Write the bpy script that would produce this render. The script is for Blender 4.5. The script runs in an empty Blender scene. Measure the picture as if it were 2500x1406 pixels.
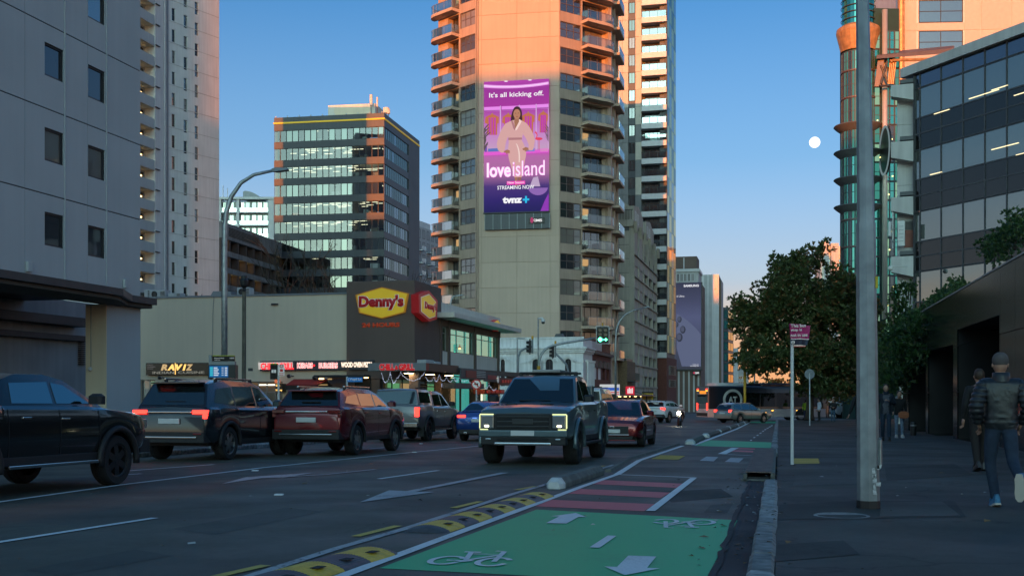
import bpy,bmesh,math,random
from mathutils import Vector,Matrix
R = math.radians
random.seed(7)
# ------------------------------------------------------------------ camera, sky, sun, exposure
FP,CX,HY,CAMH,SL = 2700.0,1250.0,963.0,1.22,0.011      # focal length in photo pixels, horizon row, eye height, street fall
SUN_AZ,SUN_EL = R(15.0),R(5.5)                               # sunlight travels this way: azimuth right of +Y, height of the sun
sc = bpy.context.scene
C = sc.collection
cam = bpy.data.cameras.new('camera')
camo = bpy.data.objects.new('camera',cam)
C.objects.link(camo)
camo.location = (0,0,CAMH)
camo.rotation_euler = (R(90),0,0)
cam.sensor_fit = 'HORIZONTAL'
cam.sensor_width = 36.0
cam.lens = 36.0 * FP / 2500.0
cam.shift_y = (HY - 703.0) / 2500.0
cam.clip_start = 0.1
cam.clip_end = 9000.0
sc.camera = camo
world = bpy.data.worlds.new('World')
sc.world = world
world.use_nodes = True
wn = world.node_tree.nodes
wl = world.node_tree.links
sky = wn.new('ShaderNodeTexSky')
sky.sky_type = 'NISHITA'
sky.sun_disc = False
sky.sun_elevation = SUN_EL
sky.sun_rotation = math.pi + SUN_AZ
sky.air_density = 0.65
sky.dust_density = 6.0
sky.ozone_density = 3.5
bg = wn['Background']
tcw = wn.new('ShaderNodeTexCoord')
sepw = wn.new('ShaderNodeSeparateXYZ')
rampw = wn.new('ShaderNodeValToRGB')
wl.new(tcw.outputs['Generated'],sepw.inputs[0])
wl.new(sepw.outputs['Z'],rampw.inputs[0])
cr = rampw.color_ramp
cr.elements[0].position = 0.0
cr.elements[0].color = (0.95,0.46,0.22,1)
cr.elements[1].position = 0.36
cr.elements[1].color = (0.0,0.0,0.0,1)
for p_,c_ in ((0.03,(0.98,0.46,0.20,1)),(0.065,(0.72,0.44,0.27,1)),(0.10,(0.44,0.36,0.30,1)),(0.135,(0.34,0.28,0.22,1)),(0.205,(0.16,0.16,0.12,1))):
    e_ = cr.elements.new(p_)
    e_.color = c_
tintw = wn.new('ShaderNodeMixRGB')
tintw.blend_type = 'MULTIPLY'
tintw.inputs[0].default_value = 1.0
tintw.inputs[2].default_value = (0.53,0.84,0.80,1)          # cool white balance of the whole sky
wl.new(sky.outputs[0],tintw.inputs[1])
mixw = wn.new('ShaderNodeMixRGB')
mixw.blend_type = 'ADD'
mixw.inputs[0].default_value = 1.0
scl = wn.new('ShaderNodeVectorMath')
scl.operation = 'SCALE'
scl.inputs['Scale'].default_value = 2.2                        # evening belt: the same all the way round the horizon
wl.new(rampw.outputs[0],scl.inputs[0])
wl.new(tintw.outputs[0],mixw.inputs[1])
wl.new(scl.outputs[0],mixw.inputs[2])
wl.new(mixw.outputs[0],bg.inputs[0])
bg.inputs[1].default_value = 0.15
sl = bpy.data.lights.new('sun','SUN')
sl.energy = 2.1
sl.angle = R(0.4)
sl.color = (1.0,0.215,0.0)
so = bpy.data.objects.new('sun',sl)
C.objects.link(so)
sd = Vector((math.sin(SUN_AZ) * math.cos(SUN_EL),math.cos(SUN_AZ) * math.cos(SUN_EL),-math.sin(SUN_EL)))
so.rotation_euler = sd.to_track_quat('-Z','Y').to_euler()
so.location = (-30,-120,60)
vs = sc.view_settings
vs.view_transform = 'Standard'
vs.look = 'None'
vs.exposure = 1.55
vs.gamma = 1.0
vs.use_curve_mapping = False
sc.render.engine = 'CYCLES'
cy = sc.cycles
cy.use_denoising = True
cy.max_bounces = 6
cy.diffuse_bounces = 2
cy.glossy_bounces = 3
cy.transmission_bounces = 4
cy.transparent_max_bounces = 10
cy.sample_clamp_indirect = 3.0
cy.caustics_reflective = False
cy.caustics_refractive = False

# ------------------------------------------------------------------ helpers
EXK = 2.0 ** -vs.exposure               # lamps and screens keep their look when the exposure changes
U = Vector((0.2341,0.9722,0.0))       # along the street, away from the camera
V = Vector((-0.9722,0.2341,0.0))      # across the street, to the left
TH = math.atan2(U.y,U.x)
WM = {}
I4 = Matrix.Identity(4)
T = Matrix.Translation

def RZ(a): return Matrix.Rotation(a,4,'Z')
def RX(a): return Matrix.Rotation(a,4,'X')
def RY(a): return Matrix.Rotation(a,4,'Y')
def gz(y): return -SL * y
def at(px,py,Y): return Vector(((px - CX) / FP * Y,Y,CAMH - (py - HY) / FP * Y))
def gnd(px,py,h=0.0):
    t = (CAMH - h) / ((py - HY) / FP - SL)
    return at(px,py,t)
def uv(u,v,z=0.0):
    p = U * u + V * v
    return Vector((p.x,p.y,gz(p.y) + z))

_mats = {}
def M(name,col=(0.5,0.5,0.5),rough=0.6,metal=0.0,var=0.12,scale=2.0,bump=0.0,bscale=30.0,emit=None,es=1.0,coat=0.0,spec=0.5,streak=0.0,rnd=0.0):
    """Procedural Principled material: noise-varied colour, optional bump, rain streaks, per-object shift, emission."""
    if name in _mats: return _mats[name]
    m = bpy.data.materials.new(name)
    m.use_nodes = True
    n,l = m.node_tree.nodes,m.node_tree.links
    b = n['Principled BSDF']
    b.inputs['Roughness'].default_value = rough
    b.inputs['Metallic'].default_value = metal
    b.inputs['Specular IOR Level'].default_value = spec
    if coat:
        b.inputs['Coat Weight'].default_value = coat
        b.inputs['Coat Roughness'].default_value = 0.05
    c4 = (col[0],col[1],col[2],1)
    b.inputs['Base Color'].default_value = c4
    tc = None
    if var or bump or streak:
        tc = n.new('ShaderNodeTexCoord')
    src = None
    if var:
        nz = n.new('ShaderNodeTexNoise')
        nz.inputs['Scale'].default_value = scale
        nz.inputs['Detail'].default_value = 5
        l.new(tc.outputs['Object'],nz.inputs['Vector'])
        rp = n.new('ShaderNodeMapRange')
        rp.inputs['From Min'].default_value = 0.3
        rp.inputs['From Max'].default_value = 0.7
        rp.inputs['To Min'].default_value = 1 - var
        rp.inputs['To Max'].default_value = 1 + var
        l.new(nz.outputs['Fac'],rp.inputs['Value'])
        src = rp.outputs[0]
    if streak:
        mp = n.new('ShaderNodeMapping')
        mp.inputs['Scale'].default_value = (2.2,2.2,0.12)
        l.new(tc.outputs['Object'],mp.inputs['Vector'])
        n2 = n.new('ShaderNodeTexNoise')
        n2.inputs['Scale'].default_value = 1.6
        n2.inputs['Detail'].default_value = 6
        l.new(mp.outputs[0],n2.inputs['Vector'])
        r2 = n.new('ShaderNodeMapRange')
        r2.inputs['From Min'].default_value = 0.35
        r2.inputs['From Max'].default_value = 0.75
        r2.inputs['To Min'].default_value = 1.0
        r2.inputs['To Max'].default_value = 1 - streak
        l.new(n2.outputs['Fac'],r2.inputs['Value'])
        if src is None: src = r2.outputs[0]
        else:
            mu = n.new('ShaderNodeMath'); mu.operation = 'MULTIPLY'
            l.new(src,mu.inputs[0]); l.new(r2.outputs[0],mu.inputs[1]); src = mu.outputs[0]
    if rnd:
        oi = n.new('ShaderNodeObjectInfo')
        r3 = n.new('ShaderNodeMapRange')
        r3.inputs['To Min'].default_value = 1 - rnd
        r3.inputs['To Max'].default_value = 1 + rnd
        l.new(oi.outputs['Random'],r3.inputs['Value'])
        if src is None: src = r3.outputs[0]
        else:
            mu = n.new('ShaderNodeMath'); mu.operation = 'MULTIPLY'
            l.new(src,mu.inputs[0]); l.new(r3.outputs[0],mu.inputs[1]); src = mu.outputs[0]
    if src is not None:
        vm = n.new('ShaderNodeVectorMath'); vm.operation = 'SCALE'
        vm.inputs[0].default_value = col[:3]
        l.new(src,vm.inputs['Scale'])
        l.new(vm.outputs[0],b.inputs['Base Color'])
    if bump:
        nb = n.new('ShaderNodeTexNoise')
        nb.inputs['Scale'].default_value = bscale
        nb.inputs['Detail'].default_value = 4
        l.new(tc.outputs['Object'],nb.inputs['Vector'])
        bp = n.new('ShaderNodeBump')
        bp.inputs['Strength'].default_value = bump
        bp.inputs['Distance'].default_value = 0.02
        l.new(nb.outputs['Fac'],bp.inputs['Height'])
        l.new(bp.outputs[0],b.inputs['Normal'])
    if emit:
        b.inputs['Emission Color'].default_value = (emit[0],emit[1],emit[2],1)
        b.inputs['Emission Strength'].default_value = es * EXK
    _mats[name] = m
    return m

def GL(name,tint,refl=0.35,rough=0.03,wob=0.0,wscale=0.5,back=None,rnd=0.3,gmax=1.0):
    """Window glass seen from the street: a reflecting pane over a dim room tone that differs from pane to pane."""
    if name in _mats: return _mats[name]
    m = bpy.data.materials.new(name)
    m.use_nodes = True
    n,l = m.node_tree.nodes,m.node_tree.links
    n.remove(n['Principled BSDF'])
    out = n['Material Output']
    df = n.new('ShaderNodeBsdfDiffuse')
    gl = n.new('ShaderNodeBsdfGlossy')
    gl.inputs['Roughness'].default_value = rough
    gl.inputs['Color'].default_value = (tint[0],tint[1],tint[2],1)
    bk = back or (0.03,0.035,0.04)
    oi = n.new('ShaderNodeObjectInfo')
    r3 = n.new('ShaderNodeMapRange')
    r3.inputs['To Min'].default_value = 1 - rnd
    r3.inputs['To Max'].default_value = 1 + rnd * 2
    l.new(oi.outputs['Random'],r3.inputs['Value'])
    vm = n.new('ShaderNodeVectorMath'); vm.operation = 'SCALE'
    vm.inputs[0].default_value = bk
    l.new(r3.outputs[0],vm.inputs['Scale'])
    l.new(vm.outputs[0],df.inputs['Color'])
    fr = n.new('ShaderNodeLayerWeight')
    fr.inputs['Blend'].default_value = 0.25
    mr = n.new('ShaderNodeMapRange')
    mr.inputs['To Min'].default_value = refl
    mr.inputs['To Max'].default_value = gmax
    l.new(fr.outputs['Fresnel'],mr.inputs['Value'])
    mx = n.new('ShaderNodeMixShader')
    l.new(mr.outputs[0],mx.inputs[0])
    l.new(df.outputs[0],mx.inputs[1])
    l.new(gl.outputs[0],mx.inputs[2])
    if wob:
        tc = n.new('ShaderNodeTexCoord')
        nb = n.new('ShaderNodeTexNoise')
        nb.inputs['Scale'].default_value = wscale
        nb.inputs['Detail'].default_value = 1
        l.new(tc.outputs['Object'],nb.inputs['Vector'])
        bp = n.new('ShaderNodeBump')
        bp.inputs['Strength'].default_value = wob
        bp.inputs['Distance'].default_value = 0.1
        l.new(nb.outputs['Fac'],bp.inputs['Height'])
        l.new(bp.outputs[0],gl.inputs['Normal'])
    l.new(mx.outputs[0],out.inputs[0])
    _mats[name] = m
    return m

def CLEAR(name,tint=(0.8,0.9,0.9),refl=0.12,rough=0.02):
    """See-through pane: transparent with a fresnel reflection."""
    if name in _mats: return _mats[name]
    m = bpy.data.materials.new(name)
    m.use_nodes = True
    n,l = m.node_tree.nodes,m.node_tree.links
    n.remove(n['Principled BSDF'])
    tr = n.new('ShaderNodeBsdfTransparent')
    tr.inputs[0].default_value = (tint[0],tint[1],tint[2],1)
    gl = n.new('ShaderNodeBsdfGlossy')
    gl.inputs['Roughness'].default_value = rough
    fr = n.new('ShaderNodeLayerWeight')
    fr.inputs['Blend'].default_value = 0.3
    mr = n.new('ShaderNodeMapRange')
    mr.inputs['To Min'].default_value = refl
    mr.inputs['To Max'].default_value = 0.9
    l.new(fr.outputs['Fresnel'],mr.inputs['Value'])
    mx = n.new('ShaderNodeMixShader')
    l.new(mr.outputs[0],mx.inputs[0])
    l.new(tr.outputs[0],mx.inputs[1])
    l.new(gl.outputs[0],mx.inputs[2])
    l.new(mx.outputs[0],n['Material Output'].inputs[0])
    _mats[name] = m
    return m

def E(name,col,s):
    return M(name,(0.02,0.02,0.02),rough=0.6,var=0,emit=col,es=s,spec=0.1)

class MB:
    """collects faces; build() links them as one mesh object"""
    def __init__(s):
        s.v = []; s.f = []; s.m = []
    def add(s,vs,fs,mi=0,X=None):
        o = len(s.v)
        s.v += [tuple(X @ Vector(p)) if X else tuple(p) for p in vs]
        s.f += [tuple(i + o for i in f) for f in fs]
        s.m += [mi] * len(fs)
        return s
    def box(s,x0,x1,y0,y1,z0,z1,mi=0,X=None):
        return s.add([(x0,y0,z0),(x1,y0,z0),(x1,y1,z0),(x0,y1,z0),(x0,y0,z1),(x1,y0,z1),(x1,y1,z1),(x0,y1,z1)],
                     [(3,2,1,0),(4,5,6,7),(0,1,5,4),(1,2,6,5),(2,3,7,6),(3,0,4,7)],mi,X)
    def cbox(s,x0,x1,y0,y1,z0,z1,c=0.02,mi=0,X=None):
        """box with chamfered vertical and top edges"""
        def ring(d,z):
            a,b,e,f = x0 + d,x1 - d,y0 + d,y1 - d
            return [(a + c,e,z),(b - c,e,z),(b,e + c,z),(b,f - c,z),(b - c,f,z),(a + c,f,z),(a,f - c,z),(a,e + c,z)]
        return s.loft([ring(0,z0),ring(0,z1 - c),ring(c,z1)],mi=mi,X=X)
    def quad(s,a,b,c,d,mi=0,X=None):
        return s.add([a,b,c,d],[(0,1,2,3)],mi,X)
    def poly(s,pts,mi=0,X=None):
        return s.add(pts,[tuple(range(len(pts)))],mi,X)
    def prism(s,pts,y0,y1,mi=0,X=None):
        """outline in (x, z), run from y0 (front) to y1"""
        n = len(pts)
        ar = sum(pts[i][0] * pts[(i + 1) % n][1] - pts[(i + 1) % n][0] * pts[i][1] for i in range(n))
        if ar < 0: pts = pts[::-1]
        vs = [(p[0],y0,p[1]) for p in pts] + [(p[0],y1,p[1]) for p in pts]
        fs = [tuple(range(n)),tuple(range(2 * n - 1,n - 1,-1))]
        fs += [((i + 1) % n,i,n + i,n + (i + 1) % n) for i in range(n)]
        return s.add(vs,fs,mi,X)
    def slab(s,pts,z0,z1,mi=0,X=None):
        """outline in (x, y), run up from z0 to z1"""
        n = len(pts)
        ar = sum(pts[i][0] * pts[(i + 1) % n][1] - pts[(i + 1) % n][0] * pts[i][1] for i in range(n))
        if ar < 0: pts = pts[::-1]
        vs = [(p[0],p[1],z0) for p in pts] + [(p[0],p[1],z1) for p in pts]
        fs = [tuple(range(n - 1,-1,-1)),tuple(range(n,2 * n))]
        fs += [(i,(i + 1) % n,n + (i + 1) % n,n + i) for i in range(n)]
        return s.add(vs,fs,mi,X)
    def loft(s,rings,mi=0,X=None,caps=True,closed=True):
        n = len(rings[0])
        vs = [p for r in rings for p in r]
        fs = []
        for k in range(len(rings) - 1):
            for i in range(n if closed else n - 1):
                a,b = k * n + i,k * n + (i + 1) % n
                fs.append((a,b,b + n,a + n))
        if caps and closed:
            fs.append(tuple(range(n - 1,-1,-1)))
            o = (len(rings) - 1) * n
            fs.append(tuple(range(o,o + n)))
        return s.add(vs,fs,mi,X)
    def tube(s,pts,r,n=8,mi=0,X=None,caps=True):
        pts = [Vector(p) for p in pts]
        rr = r if isinstance(r,(list,tuple)) else [r] * len(pts)
        rings = []
        up = None
        for i,p in enumerate(pts):
            d = (pts[min(i + 1,len(pts) - 1)] - pts[max(i - 1,0)])
            if d.length < 1e-9: d = Vector((0,0,1))
            d.normalize()
            if up is None:
                up = Vector((1,0,0)) if abs(d.x) < 0.8 else Vector((0,1,0))
            up = up - d * up.dot(d)
            if up.length < 1e-6: up = d.orthogonal()
            up.normalize()
            b = d.cross(up)
            rings.append([tuple(p + (up * math.cos(2 * math.pi * k / n) + b * math.sin(2 * math.pi * k / n)) * rr[i]) for k in range(n)])
        return s.loft(rings,mi,X,caps)
    def lathe(s,prof,n=16,mi=0,X=None,caps=True):
        """profile of (radius, z) turned about z"""
        return s.loft([[(r * math.cos(2 * math.pi * k / n),r * math.sin(2 * math.pi * k / n),z) for k in range(n)] for r,z in prof],mi,X,caps)
    def ball(s,c,r,n=10,mi=0,X=None,sq=(1,1,1)):
        rings = []
        for j in range(1,n // 2 + 1):
            a = math.pi * j / (n // 2 + 1)
            rings.append([(c[0] + sq[0] * r * math.sin(a) * math.cos(2 * math.pi * k / n),c[1] + sq[1] * r * math.sin(a) * math.sin(2 * math.pi * k / n),c[2] - sq[2] * r * math.cos(a)) for k in range(n)])
        return s.loft(rings,mi,X)
    def mesh(s,name,mats,smooth=False,bev=0.0):
        me = bpy.data.meshes.new(name)
        me.from_pydata(s.v,[],s.f)
        for m in (mats if isinstance(mats,(list,tuple)) else [mats]):
            me.materials.append(m)
        if isinstance(mats,(list,tuple)) and len(mats) > 1:
            me.polygons.foreach_set('material_index',s.m)
        if bev:
            bm = bmesh.new(); bm.from_mesh(me)
            bmesh.ops.remove_doubles(bm,verts=bm.verts,dist=1e-5)
            es = [e for e in bm.edges if len(e.link_faces) == 2 and e.calc_face_angle(0) > 0.5]
            bmesh.ops.bevel(bm,geom=es,offset=bev,segments=2,profile=0.6,affect='EDGES',clamp_overlap=True)
            bm.to_mesh(me); bm.free()
        if smooth:
            me.polygons.foreach_set('use_smooth',[True] * len(me.polygons))
            if smooth != 'all':
                me.set_sharp_from_angle(angle=R(smooth if smooth is not True else 40))
        me.update()
        return me
    def build(s,name,mats,parent=None,X=I4,smooth=False,bev=0.0):
        return inst(name,s.mesh(name,mats,smooth,bev),parent,X)

def inst(name,data,parent=None,X=I4):
    """an object of its own placed by its world matrix; shares the mesh it is given"""
    o = bpy.data.objects.new(name,data)
    C.objects.link(o)
    if parent is not None:
        o.parent = parent
        o.matrix_basis = WM[parent].inverted() @ X
    else:
        o.matrix_basis = X
    WM[o] = X.copy()
    return o

def tag(o,label,cat,group=None):
    o['label'] = label
    o['category'] = cat
    if group: o['group'] = group
    return o

def thing(name,label,cat,X=I4,group=None):
    o = inst(name,None,None,X)
    o.empty_display_size = 0.2
    return tag(o,label,cat,group)

def struct(o):
    o['kind'] = 'structure'
    return o

def stuff(o):
    o['kind'] = 'stuff'
    return o

class Face:
    """a vertical plane: local x runs to the right as seen from outside, y into the wall, z up"""
    def __init__(s,O,ang,zbase=None):
        s.O = Vector(O)
        if zbase is not None: s.O.z = zbase
        s.a = ang
        s.M = T(s.O) @ RZ(ang)
        s.Mi = s.M.inverted()
        s.n = Vector((math.sin(ang),-math.cos(ang),0))
    def px(s,px,py,y=0.0):
        d = Vector(((px - CX) / FP,1,-(py - HY) / FP))
        c = Vector((0,0,CAMH))
        o = s.O - s.n * y
        t = (o - c).dot(s.n) / d.dot(s.n)
        q = s.Mi @ (c + d * t)
        return q.x,q.z
    def x(s,px,y=0.0): return s.px(px,HY,y)[0]
    def z(s,px,py,y=0.0): return s.px(px,py,y)[1]
    def W(s,x=0,y=0,z=0): return s.M @ T((x,y,z))
    def g(s,x=0,y=0):
        """ground height in local z under local (x, y)"""
        p = s.M @ Vector((x,y,0))
        return gz(p.y) - s.O.z
    def side(s,x,ang=None,y=0.0):
        """plane through local (x, y), turned to run back into the building"""
        return Face(s.M @ Vector((x,y,0)),s.a + (math.pi / 2 if ang is None else ang))

def wall(mb,x0,x1,z0,z1,holes=(),depth=0.2,mi=0,mr=None,y=0.0):
    """a wall sheet at y with rectangular openings and real reveals going back by depth"""
    mr = mi if mr is None else mr
    hs = [(max(a,x0),min(b,x1),max(c,z0),min(d,z1)) for a,b,c,d in holes if b > x0 and a < x1 and d > z0 and c < z1]
    zs = sorted(set([z0,z1] + [h[2] for h in hs] + [h[3] for h in hs]))
    zs = [z for i,z in enumerate(zs) if i == 0 or z - zs[i - 1] > 1e-6]
    for k in range(len(zs) - 1):
        a,b = zs[k],zs[k + 1]
        zm = (a + b) / 2
        row = sorted([(h[0],h[1]) for h in hs if h[2] < zm < h[3]])
        x = x0
        for p,q in row + [(x1,x1)]:
            if p - x > 1e-6:
                mb.quad((x,y,a),(p,y,a),(p,y,b),(x,y,b),mi)
            x = max(x,q)
    for a,b,c,d in hs:
        e = y + depth
        mb.quad((a,y,c),(b,y,c),(b,e,c),(a,e,c),mr)
        mb.quad((a,e,d),(b,e,d),(b,y,d),(a,y,d),mr)
        mb.quad((a,y,c),(a,e,c),(a,e,d),(a,y,d),mr)
        mb.quad((b,e,c),(b,y,c),(b,y,d),(b,e,d),mr)
    return mb

_wc = {}
def window_mesh(w,h,nx=1,nz=1,fr=0.05,mats=None,key='',splits=None,tr=None):
    """one window: frame, mullions and a pane set back; origin lower left, mats (frame, glass)"""
    k = (round(w,2),round(h,2),nx,nz,fr,key)
    if k in _wc: return _wc[k]
    mb = MB()
    d = 0.06
    mb.box(0,fr,0,d,0,h); mb.box(w - fr,w,0,d,0,h)
    mb.box(fr,w - fr,0,d,0,fr); mb.box(fr,w - fr,0,d,h - fr,h)
    for i in range(1,nx):
        x = w * i / nx
        mb.box(x - fr * .4,x + fr * .4,.004,d - .004,fr,h - fr)
    zz = tr if tr else [h * j / nz for j in range(1,nz)]
    for z in zz:
        mb.box(fr,w - fr,.008,d - .008,z - fr * .4,z + fr * .4)
    mb.quad((fr * .5,d * .7,fr * .5),(w - fr * .5,d * .7,fr * .5),(w - fr * .5,d * .7,h - fr * .5),(fr * .5,d * .7,h - fr * .5),1)
    _wc[k] = mb.mesh('window',mats)
    return _wc[k]

_txc = {}
def text_mesh(txt,mat,w=None,h=None,depth=0.02,bold=0.0,shear=0.0,space=1.0,grow=0.0):
    """lettering as real raised letters; lies in x-z, scaled to width w and cap height h, origin lower left, front at y=0"""
    cu = bpy.data.curves.new('lettering','FONT')
    cu.body = txt
    cu.size = 1.0
    cu.offset = bold
    cu.shear = shear
    cu.space_character = space
    cu.extrude = 0.0
    cu.resolution_u = 3
    ob = bpy.data.objects.new('tmp_lettering',cu)
    me = bpy.data.meshes.new_from_object(ob)
    bpy.data.objects.remove(ob)
    xs = [v.co.x for v in me.vertices]; ys = [v.co.y for v in me.vertices]
    ax,bx,ay,by = min(xs),max(xs),min(ys),max(ys)
    sy = (h / (by - ay)) if h else None
    sx = (w / (bx - ax)) if w else None
    if sx is None: sx = sy
    if sy is None: sy = sx
    bm = bmesh.new(); bm.from_mesh(me)
    for v in bm.verts:
        v.co = Vector(((v.co.x - ax) * sx,0,(v.co.y - ay) * sy))
    bmesh.ops.recalc_face_normals(bm,faces=bm.faces)
    for f_ in bm.faces:
        if f_.normal.y > 0: f_.normal_flip()
    if depth:
        r = bmesh.ops.extrude_face_region(bm,geom=list(bm.faces))
        for e in r['geom']:
            if isinstance(e,bmesh.types.BMVert): e.co.y -= depth
    bm.to_mesh(me); bm.free()
    me.materials.clear(); me.materials.append(mat)
    me.name = 'lettering'
    return me
def letters(txt,mat,parent,X,w=None,h=None,name='lettering',**k):
    return inst(name,text_mesh(txt,mat,w,h,**k),parent,X)

def ring_pts(cx,cz,r,n=16,a0=0,a1=2 * math.pi,rz=None):
    rz = rz or r
    full = abs(a1 - a0 - 2 * math.pi) < 1e-6
    m = n if full else n + 1
    return [(cx + r * math.cos(a0 + (a1 - a0) * i / n),cz + rz * math.sin(a0 + (a1 - a0) * i / n)) for i in range(m)]
# ------------------------------------------------------------------ ground materials
def asphalt(name,col,patch=0.3,crack=0.0,rough=0.62):
    if name in _mats: return _mats[name]
    m = M(name,col,rough=rough,var=0)
    n,l = m.node_tree.nodes,m.node_tree.links
    b = n['Principled BSDF']
    tc = n.new('ShaderNodeTexCoord')
    def noise(s,d=6,st=(1,1,1)):
        mp = n.new('ShaderNodeMapping'); mp.inputs['Scale'].default_value = st
        mp.inputs['Rotation'].default_value = (0,0,-TH)
        l.new(tc.outputs['Object'],mp.inputs['Vector'])
        z = n.new('ShaderNodeTexNoise'); z.inputs['Scale'].default_value = s; z.inputs['Detail'].default_value = d
        l.new(mp.outputs[0],z.inputs['Vector'])
        return z.outputs['Fac']
    def rng(src,a,b_,c,d):
        r = n.new('ShaderNodeMapRange')
        r.inputs[1].default_value = a; r.inputs[2].default_value = b_; r.inputs[3].default_value = c; r.inputs[4].default_value = d
        l.new(src,r.inputs[0]); return r.outputs[0]
    def mul(a,b_):
        q = n.new('ShaderNodeMath'); q.operation = 'MULTIPLY'; l.new(a,q.inputs[0]); l.new(b_,q.inputs[1]); return q.outputs[0]
    big = rng(noise(0.35,5),0.35,0.65,1 - patch,1 + patch)
    tyre = rng(noise(1.1,3,(0.04,1,1)),0.35,0.7,1.12,0.82)
    fine = rng(noise(160,2),0.3,0.7,0.62,1.38)
    mid = rng(noise(9,6),0.3,0.7,0.88,1.12)
    f = mul(mul(big,tyre),mul(fine,mid))
    if crack:
        vo = n.new('ShaderNodeTexVoronoi'); vo.feature = 'DISTANCE_TO_EDGE'; vo.inputs['Scale'].default_value = 0.33
        wp = n.new('ShaderNodeVectorMath'); wp.operation = 'ADD'
        nz = n.new('ShaderNodeTexNoise'); nz.inputs['Scale'].default_value = 1.7; nz.inputs['Detail'].default_value = 5
        l.new(tc.outputs['Object'],nz.inputs['Vector'])
        l.new(tc.outputs['Object'],wp.inputs[0]); l.new(nz.outputs['Color'],wp.inputs[1])
        l.new(wp.outputs[0],vo.inputs['Vector'])
        f = mul(f,rng(vo.outputs['Distance'],0.0,0.012,1 - crack,1.0))
    vm = n.new('ShaderNodeVectorMath'); vm.operation = 'SCALE'; vm.inputs[0].default_value = col
    l.new(f,vm.inputs['Scale']); l.new(vm.outputs[0],b.inputs['Base Color'])
    bp = n.new('ShaderNodeBump'); bp.inputs['Strength'].default_value = 0.5; bp.inputs['Distance'].default_value = 0.006
    l.new(noise(120,3),bp.inputs['Height']); l.new(bp.outputs[0],b.inputs['Normal'])
    l.new(rng(noise(0.8,4),0.3,0.7,rough - 0.1,rough + 0.12),b.inputs['Roughness'])
    return m

def paint(name,col,wear=0.4,scale=40):
    """road paint worn through to the asphalt in specks"""
    if name in _mats: return _mats[name]
    m = M(name,col,rough=0.55,var=0)
    n,l = m.node_tree.nodes,m.node_tree.links
    b = n['Principled BSDF']
    tc = n.new('ShaderNodeTexCoord')
    a = n.new('ShaderNodeTexNoise'); a.inputs['Scale'].default_value = scale; a.inputs['Detail'].default_value = 6
    c = n.new('ShaderNodeTexNoise'); c.inputs['Scale'].default_value = 1.3; c.inputs['Detail'].default_value = 5
    l.new(tc.outputs['Object'],a.inputs['Vector']); l.new(tc.outputs['Object'],c.inputs['Vector'])
    ad = n.new('ShaderNodeMath'); ad.operation = 'ADD'
    l.new(a.outputs['Fac'],ad.inputs[0]); l.new(c.outputs['Fac'],ad.inputs[1])
    r = n.new('ShaderNodeMapRange')
    r.inputs[1].default_value = 1.05; r.inputs[2].default_value = 1.45; r.inputs[3].default_value = 0.0; r.inputs[4].default_value = wear * 2
    l.new(ad.outputs[0],r.inputs[0])
    mx = n.new('ShaderNodeMixRGB')
    mx.inputs[1].default_value = (col[0],col[1],col[2],1); mx.inputs[2].default_value = (0.04,0.043,0.046,1)
    l.new(r.outputs[0],mx.inputs[0]); l.new(mx.outputs[0],b.inputs['Base Color'])
    return m

m_road = asphalt('road_asphalt',(0.082,0.079,0.060),0.30,0.28)
m_foot = asphalt('footpath_asphalt',(0.050,0.048,0.038),0.38,0.6,0.7)
m_gutter = asphalt('gutter_asphalt',(0.026,0.027,0.028),0.4,0.5,0.75)
m_ground = asphalt('ground_paving',(0.09,0.09,0.088),0.3)
m_white = paint('white_paint',(0.74,0.76,0.76),0.22)
m_wornw = paint('worn_white_paint',(0.38,0.40,0.41),0.7,26)
m_yel = paint('yellow_paint',(0.60,0.42,0.05),0.5,60)
m_green = paint('green_surfacing',(0.014,0.47,0.19),0.12,30)
m_red = paint('red_surfacing',(0.68,0.12,0.13),0.08,30)
m_stone = M('kerb_basalt',(0.26,0.26,0.25),rough=0.8,var=0.45,scale=9,bump=0.5,bscale=30,rnd=0.3)
m_conc = M('concrete',(0.17,0.17,0.15),rough=0.85,var=0.22,scale=5,bump=0.25,bscale=60,streak=0.25)

def sheet(name,u0,u1,v0,v1,z,mat,parent=None):
    p = [uv(u0,v0,z),uv(u1,v0,z),uv(u1,v1,z),uv(u0,v1,z)]
    if (p[1] - p[0]).cross(p[2] - p[0]).z < 0: p.reverse()
    return MB().poly(p).build(name,mat,parent)
def upm(pts):
    n = len(pts)
    ar = sum(pts[i][0] * pts[(i + 1) % n][1] - pts[(i + 1) % n][0] * pts[i][1] for i in range(n))
    return pts if ar > 0 else pts[::-1]
def gpoly(name,pix,z,mat,parent):
    return MB().poly(upm([tuple(gnd(a,b,z)) for a,b in pix])).build(name,mat,parent)
def strip_pts(pts,w,z):
    """a band of width w along ground points"""
    L,Rr = [],[]
    for i,p in enumerate(pts):
        d = pts[min(i + 1,len(pts) - 1)] - pts[max(i - 1,0)]
        d = Vector((d.x,d.y,0)).normalized()
        s = Vector((-d.y,d.x,0)) * w / 2
        for q,o in ((p + s,L),(p - s,Rr)):
            o.append((q.x,q.y,gz(q.y) + z))
    return L,Rr
def gstrip(name,pix,w,z,mat,parent,world=False):
    pts = pix if world else [gnd(a,b,z) for a,b in pix]
    L,Rr = strip_pts(pts,w,z)
    mb = MB()
    for i in range(len(L) - 1):
        mb.poly(upm([L[i],Rr[i],Rr[i + 1],L[i + 1]]))
    return mb.build(name,mat,parent)

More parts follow.
